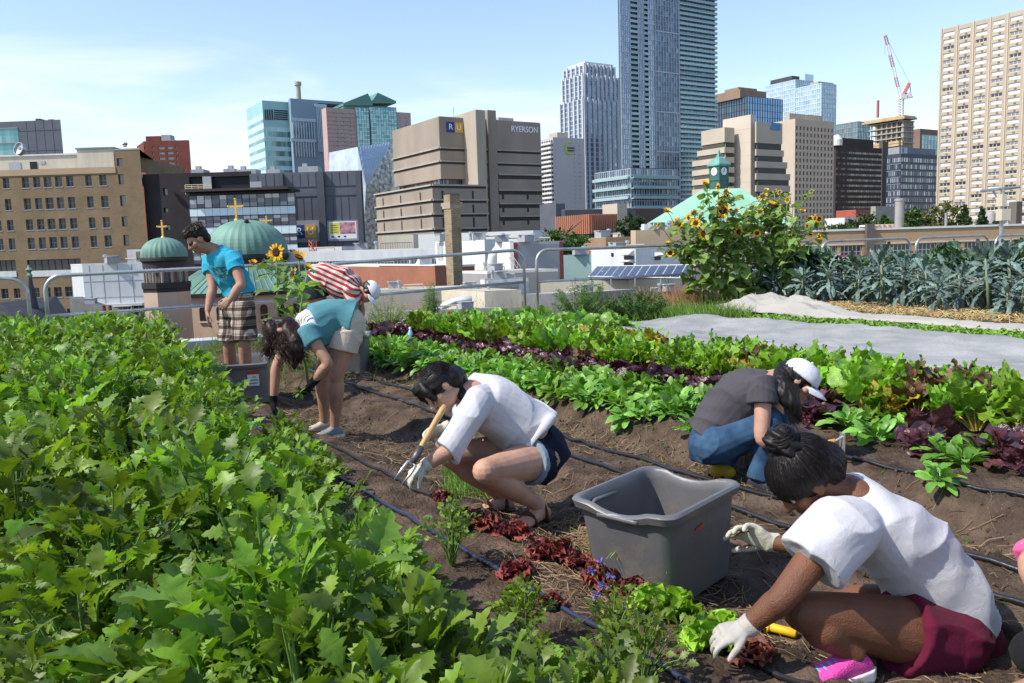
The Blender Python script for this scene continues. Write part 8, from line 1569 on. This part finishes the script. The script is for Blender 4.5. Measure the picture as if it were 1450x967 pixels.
cap_parts(r, P, .99, capw); mb = MB(); s_, f_, u_ = rotm(fwd, up); R3 = Matrix((s_, f_, u_)).transposed(); mb.ball(P(0, -.02, .01), 1, 20, (.088, .10, .082), R3)
limb(mb, [(P(-.03, -.085, -.01), .06), (A(1106, 548, 4.46), .062), (A(1118, 566, 4.40), .050), (A(1128, 584, 4.38), .030), (A(1132, 594, 4.38), .012)], 14); limb(mb, [(P(-.065, -.02, .0), .04), (A(1122, 556, 4.42), .036), (A(1129, 576, 4.38), .02)], 12)
sculpt(mb, 'hair', hair_blk, r, .005, 1, lambda p, n: .006*noise.noise((p.x*60, p.y*60, p.z*8))+.006*noise.noise(p*16))
def lng(rd): a = P(rd.uniform(-.09, -.02), rd.uniform(-.10, .02), rd.uniform(-.03, .03)); e = A(rd.gauss(1126, 6), rd.gauss(592, 7), 4.37); m = A(rd.gauss(1110, 6), 555, 4.40); return [a, a.lerp(m, .6), m, m.lerp(e, .5)+V((.008, 0, 0)), e]
strands(220, lng, .0012, 8).build('loose_hair', hair_blk, r)
T0, T1 = A(1150, 632, 4.42), A(1183, 624, 4.36); r = thing('hand_hoe', 'short wooden handled hoe with a pale blade, by the woman in grey', 'garden tool', tuple(T0)); m_ = MB(); m_.tube([T0.lerp(T1, t) for t in (0, .1, .6, 1)], [.012, .016, .015, .012], 10); m_.build('handle', mat('orange_wood', (.52, .28, .07), .5, .15, 25), r, smooth=True); m_ = MB(); q = A(1196, 616, 4.36); m_.tube([T1, q], .006, 6); m_.obox(q+V((-.012, -.03, -.09)), V((.004, 0, 0)), V((0, .07, 0)), V((.0, 0, .10))); m_.build('blade', mat('worn_steel', (.42, .40, .37), .45, .25, 14, metal=.6), r)
# ------------------------------------------------------------------ 6 the woman in front, loose white T-shirt and maroon shorts
b0 = gpos(at(1240, 950, 2.6)); r = person('woman in a loose white T-shirt and maroon shorts crouching in front beside the tub', b0)
side = V((.06, -.99, 0)); pel, wai, b2, che, nek = A(1338, 908, 2.72), A(1328, 838, 2.70), A(1290, 775, 2.68), A(1232, 735, 2.66), A(1190, 697, 2.64); hc = A(1138, 678, 2.62); fwd, up = V((-.62, -.02, -.78)), V((-.66, -.12, .60))
shN, elN, wrN = A(1182, 755, 2.44), A(1108, 846, 2.36), A(1056, 890, 2.38); shF, elF, wrF = A(1198, 730, 2.84), A(1170, 772, 2.90), A(1088, 769, 2.98)
hipN, knN, anN = A(1330, 902, 2.56), A(1137, 866, 2.42), A(1232, 936, 2.46); hipF, knF, anF = A(1352, 895, 2.86), A(1172, 862, 2.84), gpos(A(1290, 946, 2.84), .085)
anN = gpos(A(1208, 940, 2.42), .085)
mb = MB(); trunk(mb, [(pel+V((.0, 0, -.07)), .16, .12), (pel, .175, .135), (wai.lerp(b2, .1), .145, .095), (A(1280, 788, 2.68), .15, .085), (A(1240, 750, 2.66), .155, .085), (nek+V((.045, 0, -.02)), .10, .07), (nek, .055, .055)], side); P = head_mb(mb, hc, fwd, up, 1.0); limb(mb, [(nek, .058), (hc+V((.05, .0, -.02)), .056)])
limb(mb, [(shN, .056), (shN.lerp(elN, .5), .050), (elN, .042), (elN.lerp(wrN, .3), .041), (wrN, .027)]); limb(mb, [(shF, .055), (elF, .043), (elF.lerp(wrF, .4), .040), (wrF, .027)])
for hp, kn, an in ((hipN, knN, anN), (hipF, knF, anF)): limb(mb, [(hp, .118), (hp.lerp(kn, .45), .098), (kn.lerp(hp, .10), .070), (kn, .062)], 20); limb(mb, [(kn, .062), (kn.lerp(an, .18), .056), (kn.lerp(an, .42), .064), (kn.lerp(an, .78), .043), (an, .038)], 18)
dN = (wrN-elN).normalized(); hand_mb(mb, wrN, V((-.95, -.05, -.2)), V((0, .3, -1)), 1, .6, .74, r=.7); dF = V((-.80, .22, .45)); hand_mb(mb, wrF, dF, V((-.25, -.75, -.5)), -1, .48, .85, sp=.16, r=.65)
sculpt(mb, 'body', skD, r, .0048, 5); eyes(r, P, 1.)
mb = MB(); mb.tube([wrN-dN*.03, wrN], [.036, .034], 16); hand_mb(mb, wrN, V((-.95, -.05, -.2)), V((0, .3, -1)), 1, .6, .84, r=1.25); sculpt(mb, 'glove', cloth('white_work_glove', (.47, .45, .40), var=.3), r, .004, 2)
mb = MB(); d = dF.normalized(); mb.tube([wrF-V((-.8, 0, 0))*.05, wrF+d*.01], [.036, .035], 18); hand_mb(mb, wrF, dF, V((-.25, -.75, -.5)), -1, .48, 1.0, r=1.32, sp=.14, thumb_out=.95); sculpt(mb, 'glove', glovew, r, .004, 2)
mb = MB(); hem = A(1368, 878, 2.72); trunk(mb, [(A(1338, 866, 2.72), .225, .150), (A(1328, 838, 2.71), .215, .160), (A(1305, 806, 2.69), .21, .155), (A(1276, 776, 2.68), .20, .142), (A(1236, 742, 2.66), .195, .130), (che.lerp(nek, .5), .18, .11), (nek.lerp(che, .08), .095, .08), (nek+V((.0, 0, .0)), .078, .07)], side, ex=2.2)
for sh, el in ((shN, elN), (shF, elF)): q = sh.lerp(el, .47); mb.tube([sh.lerp(che, .75), sh.lerp(che, .45), sh.lerp(che, .12), sh.lerp(el, .2), q], [.05, .10, .110, .106, .108], 24)
fd6 = fold_disp(V((.55, -.35, -.75)), .0105, 8, 2.6, 61); sculpt(mb, 'shirt', white_tee, r, .0048, 10, lambda p, n: fd6(p, n)*sstep(.05, .22, (p-nek).length))
mar = cloth('maroon_jersey', (.105, .009, .028), var=.15); mb = MB(); trunk(mb, [(wai.lerp(pel, .35), .18, .145), (pel, .205, .17), (pel+V((.01, 0, -.10)), .19, .145)], side)
for hp, kn in ((hipN, knN), (hipF, knF)): mb.ball(hp+V((.02, 0, 0)), .135, 16); mb.tube([hp+V((.04, 0, 0)), hp, hp.lerp(kn, .2), hp.lerp(kn, .30)], [.125, .133, .128, .131], 24)
sculpt(mb, 'shorts', mar, r, .005, 4, fold_disp((.4, 0, .9), .010, 8, 3, 71))
fd = V((-.97, -.05, 0)); fdn = V((-.965, -.25, 0))
pink = mat('pink_mesh_shoe', (.72, .07, .36), .6, .15, 40, .5, 200)
for an, d in ((anN, fdn), (anF, fd)):
    mb = MB(); foot_mb(mb, an, d, hgt=.072, k=1.02); o = sculpt(mb, 'shoe', pink, r, .0045, 2); dd = d.normalized(); sd = V((-dd.y, dd.x, 0)); z0 = an-V((0, 0, .085)); mb = MB(); R_ = [[z0+dd*x+sd*hw*q+V((0, 0, z)) for q, z in ((-1, 0), (1, 0), (1, .028+zz), (-1, .028+zz))] for x, hw, zz in ((-.070, .02, .012), (-.05, .038, .012), (.0, .041, .004), (.06, .046, -.002), (.12, .051, -.002), (.175, .042, .0), (.2, .02, .004))]; mb.loft(R_); sculpt(mb, 'sole', mat('white_sole', (.66, .62, .60), .6, .1, 15), o, .0045, 2)
    m_ = MB()
    for k in range(5): x = .045+.02*k; h = .072-.009*k; m_.tube([z0+dd*x+sd*.032*math.cos(a)+V((0, 0, .028+h*.72*math.sin(a)+.0)) for a in [math.pi*(.15+.7*j/8) for j in range(9)]], .0035, 6)
    m_.build('laces', mat('blue_lace', (.05, .42, .75), .6, .1, 10), o, smooth=True)
mb = MB(); s_, f_, u_ = rotm(fwd, up); R3 = Matrix((s_, f_, u_)).transposed(); mb.ball(P(0, -.02, .035), 1, 24, (.094, .114, .098), R3); mb.ball(P(0, -.08, -.01), 1, 18, (.082, .06, .082), R3); limb(mb, [(P(0, -.085, -.02), .07), (A(1178, 686, 2.62), .045), (A(1188, 692, 2.6), .02)], 14)
bun = A(1106, 622, 2.60); mb.ball(bun, 1, 18, (.052, .05, .046)); mb.ball(bun+V((.02, -.012, -.028)), .046, 14); mb.ball(bun+V((-.028, .0, -.012)), .032, 12)
def hb(p, n):
    q = p-bun
    if q.length < .085: return .0055*math.sin(q.z*150+q.x*90)+.004*noise.noise(p*40)
    d = (p-bun).normalized(); a = math.atan2(d.dot(s_), d.dot(f_)); return .0045*noise.noise((a*26, (p-bun).length*5, 2))+.004*noise.noise((a*9, (p-bun).length*7, 8))
sculpt(mb, 'hair', hair_blk, r, .0045, 1, hb)
def fly2(rd):
    v = V((rd.gauss(0, 1), rd.gauss(0, 1), rd.gauss(0, 1))).normalized(); a = P(v.x*.094, -.02+v.y*.114, .035+max(-.3, v.z)*.098); e = bun+(a-bun).normalized()*.045; m = a.lerp(e, .5); return [a+(a-hc).normalized()*.003, m+(m-hc).normalized()*max(0, .104-(m-hc).length), e]
hx = lambda v: V(((v-hc).dot(s_)/.094, (v-hc).dot(f_)/.114, (v-hc).dot(u_)/.098))
coat(P, 2200, lambda rd: (lambda q: V((q.x, min(q.y, .75), q.z if q.z > -.35 else -q.z)))(V((rd.gauss(0, 1), rd.gauss(0, 1), rd.gauss(0, 1))).normalized()), lambda rd: hx(bun-(bun-hc)*.25)+V((rd.gauss(0, .06), rd.gauss(0, .06), rd.gauss(0, .06))), .0009, 5, (.0965, .1165, .1005), .02, 7).build('combed_hair', hair_blk, r)
m_ = MB(); rd = random.Random(4)
for k in range(420):
    a0, tl = rd.random()*6.28, rd.gauss(0, .5); R_ = .050*rd.uniform(.9, 1.06); w_ = (bun-hc).normalized(); e1 = w_.orthogonal().normalized(); e2 = w_.cross(e1); m_.tube([bun+(e1*math.cos(a0+q)*.98+e2*math.sin(a0+q)*.95+w_*tl*.8*math.cos(q*.7)).normalized()*R_ for q in [j*.28 for j in range(9)]], .0010, 4, cap=False, tint=rd.random())
m_.build('bun_hair', hair_blk, r)
strands(420, fly2, .0007, 9).build('loose_hair', hair_blk, r); m_ = MB(); m_.ball(P(.082, .004, -.038), .0045, 8); m_.build('earring', mat('silver', (.7, .7, .7), .2, .05, 1, metal=1.), r, smooth=True)
# her knife with the yellow grip
K0, K1, K2 = onground(1128, 905), onground(1086, 895), onground(1000, 880); K0 += V((0, 0, .02)); K1 += V((0, 0, .022)); K2 += V((0, 0, .02)); r = thing('garden_knife', 'long white bladed garden knife with a yellow grip, lying by the crouching woman', 'garden tool', tuple(K0)); m_ = MB(); m_.tube([K0, K0.lerp(K1, .06), K0.lerp(K1, .5), K0.lerp(K1, .92), K1], [.012, .0165, .0155, .0165, .015], 14); m_.tube([K1, K1.lerp(K2, .03)], [.024, .024], 14); m_.build('grip', mat('yellow_grip', (.66, .40, .01), .5, .12, 14), r, autosm=40); d = (K2-K1).normalized(); s_ = V((-d.y, d.x, 0)); m_ = MB(); R_ = [[K1.lerp(K2, t)+s_*w_*q+V((0, 0, h*p_)) for q, p_ in ((-1, 0), (0, 1), (1, 0), (0, -1))] for t, w_, h in ((0, .012, .004), (.1, .024, .004), (.5, .026, .003), (.85, .018, .002), (1., .003, .001))]; m_.loft(R_); m_.build('blade', mat('scuffed_blade', (.66, .65, .63), .35, .2, 14, metal=.3), r)
# ------------------------------------------------------------------ 7 the person cut by the right edge
b0 = gpos(at(1500, 945, 2.45)); r = person('person at the right edge, only a pastel top and a black legging showing', b0); side = V((0, -1, 0))
pel, wai, che, nek = A(1620, 905, 2.5), A(1605, 860, 2.5), A(1585, 790, 2.5), A(1565, 720, 2.5); hc = A(1560, 655, 2.5); knN, anN = A(1464, 925, 2.32), gpos(A(1490, 995, 2.3), .08); shN, elN, wrN = A(1530, 775, 2.3), A(1464, 800, 2.25), A(1500, 870, 2.1); hipN = A(1600, 930, 2.4)
knF, anF = A(1500, 905, 2.62), gpos(A(1540, 975, 2.62), .08); hipF = A(1610, 920, 2.6); shF, elF, wrF = A(1560, 765, 2.68), A(1540, 820, 2.66), A(1530, 870, 2.5)
mb = MB(); trunk(mb, [(pel+V((0, 0, -.05)), .16, .11), (pel, .17, .13), (wai, .14, .10), (che, .16, .115), (nek, .06, .05)], side); P = head_mb(mb, hc, V((-.6, 0, -.7)), V((-.6, 0, .7)), 1.); limb(mb, [(nek, .055), (hc, .05)])
for sh, el, wr in ((shN, elN, wrN), (shF, elF, wrF)): limb(mb, [(sh, .055), (el, .042), (wr, .027)]); hand_mb(mb, wr, V((.2, 0, -1)), V((1, 0, 0)), 1, .4, .9)
for hp, kn, an in ((hipN, knN, anN), (hipF, knF, anF)): limb(mb, [(hp, .1), (kn, .06)]); limb(mb, [(kn, .06), (kn.lerp(an, .4), .06), (an, .038)]); foot_mb(mb, an, V((-.9, -.2, 0)), hgt=.072)
sculpt(mb, 'body', skB, r, .006, 4); mb = MB(); trunk(mb, [(pel+V((0, 0, .02)), .19, .145), (wai, .17, .14), (che, .19, .145), (che.lerp(nek, .7), .14, .1), (nek, .075, .065)], side)
for sh, el in ((shN, elN), (shF, elF)): mb.tube([sh.lerp(che, .4), sh, sh.lerp(el, .5), sh.lerp(el, .95)], [.085, .08, .075, .07], 18)
pas = cloth('pastel_jersey', (.2, .62, .5), var=.03); t_, b_ = nodes(pas); L_ = t_.links.new; tcn = N(t_, 'ShaderNodeTexCoord'); sx_ = N(t_, 'ShaderNodeSeparateXYZ'); L_(tcn.outputs['Object'], sx_.inputs[0]); nz = N(t_, 'ShaderNodeTexNoise'); nz.inputs['Scale'].default_value = 7; L_(tcn.outputs['Object'], nz.inputs[0]); rp = N(t_, 'ShaderNodeValToRGB'); rp.color_ramp.interpolation = 'CONSTANT'; e = rp.color_ramp.elements; e[0].position = 0; e[0].color = (.15, .60, .48, 1); e[1].position = .5; e[1].color = (.75, .55, .10, 1); q = e.new(.56); q.color = (.75, .12, .30, 1); L_(math_(t_, 'ADD', nz.outputs['Fac'], math_(t_, 'MULTIPLY', math_(t_, 'SUBTRACT', sx_.outputs['Z'], .35), 1.0)), rp.inputs[0]); L_(rp.outputs[0], b_.inputs['Base Color'])
sculpt(mb, 'shirt', pas, r, .006, 4, fold_disp((.6, 0, .8), .01, 7, 3, 81)); mb = MB(); trunk(mb, [(wai.lerp(pel, .5), .155, .12), (pel, .18, .145), (pel+V((0, 0, -.08)), .165, .125)], side)
for hp, kn, an in ((hipN, knN, anN), (hipF, knF, anF)): limb(mb, [(hp, .112), (hp.lerp(kn, .5), .09), (kn, .066)], 18); limb(mb, [(kn, .066), (kn.lerp(an, .25), .064)], 18)
sculpt(mb, 'leggings', cloth('black_knit', (.012, .012, .014), var=.2), r, .006, 4); mb = MB(); R3 = Matrix(rotm(V((-.6, 0, -.7)), V((-.6, 0, .7)))).transposed(); mb.ball(P(0, -.02, .035), 1, 20, (.09, .11, .095), R3); mb.ball(P(0, -.08, -.02), 1, 16, (.08, .06, .08), R3); sculpt(mb, 'hair', hair_brn, r, .006, 2)
# ------------------------------------------------------------------ grey tubs
tubm = mat('grey_plastic_tub', (.105, .105, .112), .42, .12, 3, .05, 60, c2=(.13, .125, .125), spec=.45); t_, b_ = nodes(tubm); L_ = t_.links.new
nz = N(t_, 'ShaderNodeTexNoise'); nz.inputs['Scale'].default_value = 9; nz.inputs['Detail'].default_value = 9; nz.inputs['Roughness'].default_value = .7; tcn = next(n for n in t_.nodes if n.type == 'TEX_COORD'); L_(tcn.outputs['Object'], nz.inputs[0]); mm = N(t_, 'ShaderNodeMapRange'); L_(nz.outputs['Fac'], mm.inputs[0]); mm.inputs[1].default_value = .5; mm.inputs[2].default_value = .75; mm.inputs[4].default_value = .7; mxx = N(t_, 'ShaderNodeMixRGB'); L_(mm.outputs[0], mxx.inputs[0]); L_(next(n for n in t_.nodes if n.type == 'VALTORGB').outputs[0], mxx.inputs[1]); mxx.inputs[2].default_value = (.21, .165, .12, 1); L_(mxx.outputs[0], b_.inputs['Base Color'])
def rrect(c, ax, ay, hx, hy, z, rad, n=8, dip=None):
    pts = []
    for sx_, sy_, a0 in ((1, 1, 0), (-1, 1, 90), (-1, -1, 180), (1, -1, 270)):
        for k in range(n+1):
            a = math.radians(a0+90*k/n); pts.append((sx_*(hx-rad)+rad*math.cos(a), sy_*(hy-rad)+rad*math.sin(a)))
    full = []
    for i, p in enumerate(pts):       # extra points on the long straights
        q = pts[(i+1) % len(pts)]; full.append(p)
        if math.hypot(q[0]-p[0], q[1]-p[1]) > .06:
            for k in range(1, 8): full.append((p[0]+(q[0]-p[0])*k/8, p[1]+(q[1]-p[1])*k/8))
    return [c+ax*x+ay*y+V((0, 0, z+(dip(x/hx, y/hy) if dip else 0))) for x, y in full]
def tub(label, corners, zr, zb_, lean=V((0, 0, 0)), handle=False, sticker=None, shrink=.83):
    """corners: rim corners left, near, right, back as plan points"""
    l, n_, rr, bk = corners; ctr = (l+n_+rr+bk)/4; ax = ((rr-n_)+(bk-l)).normalized(); ay = ((l-n_)+(bk-rr)); ay = (ay-ax*ay.dot(ax)).normalized(); hx = ((rr-n_).length+(bk-l).length)/4; hy = ((l-n_).length+(bk-rr).length)/4; c = V((ctr.x, ctr.y, 0)); hz = zr-zb_
    r = thing('plastic_tub', label, 'tub', (c.x+lean.x, c.y+lean.y, zb_)); dip = lambda x, y: -.030*(max(0, 1-(y/.62)**2) if abs(x) > .9 else 0)
    def ring(f, z, off=0., d=1., rad=.055): s = shrink+(1-shrink)*f; cc = c+lean*(1-f); return rrect(cc, ax, ay, hx*s+off, hy*s+off, z, rad, dip=(lambda x, y: dip(x, y)*d*f**3))
    hx -= .022; hy -= .022; m_ = MB(); outer = [ring(f, zb_+hz*f) for f in (0.0, .02, .1, .25, .4, .55, .7, .8, .88)]; outer[0] = [p for p in ring(0, zb_+.004, -.02)]
    rim = [ring(.90, zr-.035, .004), ring(.93, zr-.034, .018), ring(1., zr-.006, .022), ring(1, zr+.004, .014), ring(1, zr+.004, .002), ring(1, zr-.008, -.008)]
    inner = [ring(f, zb_+hz*f+(.006 if f < .05 else 0), -.010) for f in (.88, .7, .5, .3, .1, .03)]; inner.append([p for p in ring(.02, zb_+.012, -.03)])
    m_.loft(outer+rim[:1]+rim+inner); o = m_.build('shell', tubm, r, autosm=50)
    m_ = MB()
    for q in (-1, 1):
        e = [c+ax*hx*q*1.05+ay*y+V((0, 0, zr-.040)) for y in np.linspace(-hy*.42, hy*.42, 9)]; m_.tube(e, .011, 8)
    m_.build('grip', tubm, r, smooth=True)
    return r, c, ax, ay, hx, hy, ring
rimz = .375; C4 = [gz(x, y, rimz) for x, y in ((826, 700), (925, 743), (1041, 690), (930, 652))]; zb_ = -.015
r, c, ax, ay, hx, hy, ring = tub('big empty grey plastic tub in front, between the two squatting women', C4, rimz, zb_, V((.03, .04, 0)), shrink=.88)
m_ = MB(); q = at(996, 741, 1); fcx = Face(C4[1], C4[2]); u, z = fcx.uz(980, 741), fcx.uz(999, 737); zz = .28; rg = ring(.72, zb_+(rimz-zb_)*.72); pts = sorted(rg, key=lambda p: (p-fcx.P(fcx.w*.62, zz)).length)[:1]; p0 = pts[0]; f_ = fcx.d; m_.obox(p0-f_*.03+fcx.n*.004, f_*.055+V((0, 0, .008)), fcx.n*.002, V((0, 0, .012))); m_.build('red_mark', mat('red_sticker', (.5, .03, .03), .5, .1, 10), r)
m_ = MB(); pts = [c+ax*(-hx*.86)+ay*(hy*.1)+V((0, 0, .20)), c+ax*(-hx*.86)+ay*(hy*.1)+V((0, 0, .325)), c-ax*hx*.84+ay*hy*.25+V((0, 0, .345)), c-ax*hx*.80+ay*hy*.9+V((0, 0, .345))]
m_ = MB(); m_.tube([c+ay*hy*.9-ax*hx*.72+V((0, 0, .24)), c+ay*hy*.9-ax*hx*.72+V((0, 0, .325)), c+ay*hy*.9-ax*hx*.6+V((0, 0, .34)), c+ay*hy*.9-ax*hx*.05+V((0, 0, .335))], .009, 8); m_.build('lid_hook', tubm, r, smooth=True)
m_ = MB(); rd = random.Random(6)
for q, n in ((c-ax*hx*.55+ay*hy*.3, 8), (c+ay*hy*.75-ax*.02, 6)):
    for k in range(n): a = rd.random()*6.28; leaf(m_, q+V((0, 0, .16)), (math.cos(a), math.sin(a), rd.uniform(.2, 1)), (0, 0, 1), rd.uniform(.06, .13), .004, lambda x: 1-x*.9, 5, 1., .3, 0, 1, rd.random(), rd)
    m_.tube([q+V((0, 0, 0)), q+V((0, 0, .16))], .002, 4)
m_.solo('grass_tuft', MATS['lush_grass'], 'few pale grass stems lying in the big grey tub', 'grass', tuple(c), smooth=True)
z2 = .37; C2 = [at(311, 503, 8.05), at(322, 517, 7.25), at(384, 510, 7.35), at(378, 488, 8.15)]
for k in C2: k.z = 0
r, c, ax, ay, hx, hy, ring = tub('grey plastic tub with a white label, on the soil beside the standing man', C2, z2, ground(8, 2)-.01, V((.05, -.03, 0)), shrink=.82)
f2 = Face(C2[1], C2[2]); rg = ring(.62, z2*.62); p0 = min(rg, key=lambda p: (p-f2.P(f2.w*.55, .25)).length); lab_ = MB(); lab_.obox(p0-f2.d*.05+f2.n*.006+V((0, 0, -.06)), f2.d*.10, f2.n*.002, V((0, 0, .13))); lab_.build('label', mat('sticker_white', (.62, .58, .58), .5, .12, 18), r); lab_ = MB(); lab_.obox(p0-f2.d*.05+f2.n*.009+V((0, 0, .045)), f2.d*.10, f2.n*.001, V((0, 0, .026))); lab_.build('label_band', MATS['red_sticker'], r); lab_ = MB()
for k in range(3): lab_.obox(p0-f2.d*(.035-.03*(k == 2))+f2.n*.009+V((0, 0, -.04+.028*k)), f2.d*(.07 if k < 2 else .03), f2.n*.001, V((0, 0, .010)))
lab_.build('label_print', mat('print_grey', (.2, .2, .2), .6, .1, 5), r)
a = at(487, 487, 9.2); C3 = [V((a.x-.15, 9.5, 0)), V((a.x-.12, 8.95, 0)), V((a.x+.29, 8.98, 0)), V((a.x+.27, 9.5, 0))]
tub('dark grey tub half hidden behind the bending woman in teal', C3, .42, ground(8.7, 3.5)-.01, V((0, 0, 0)), shrink=.88)
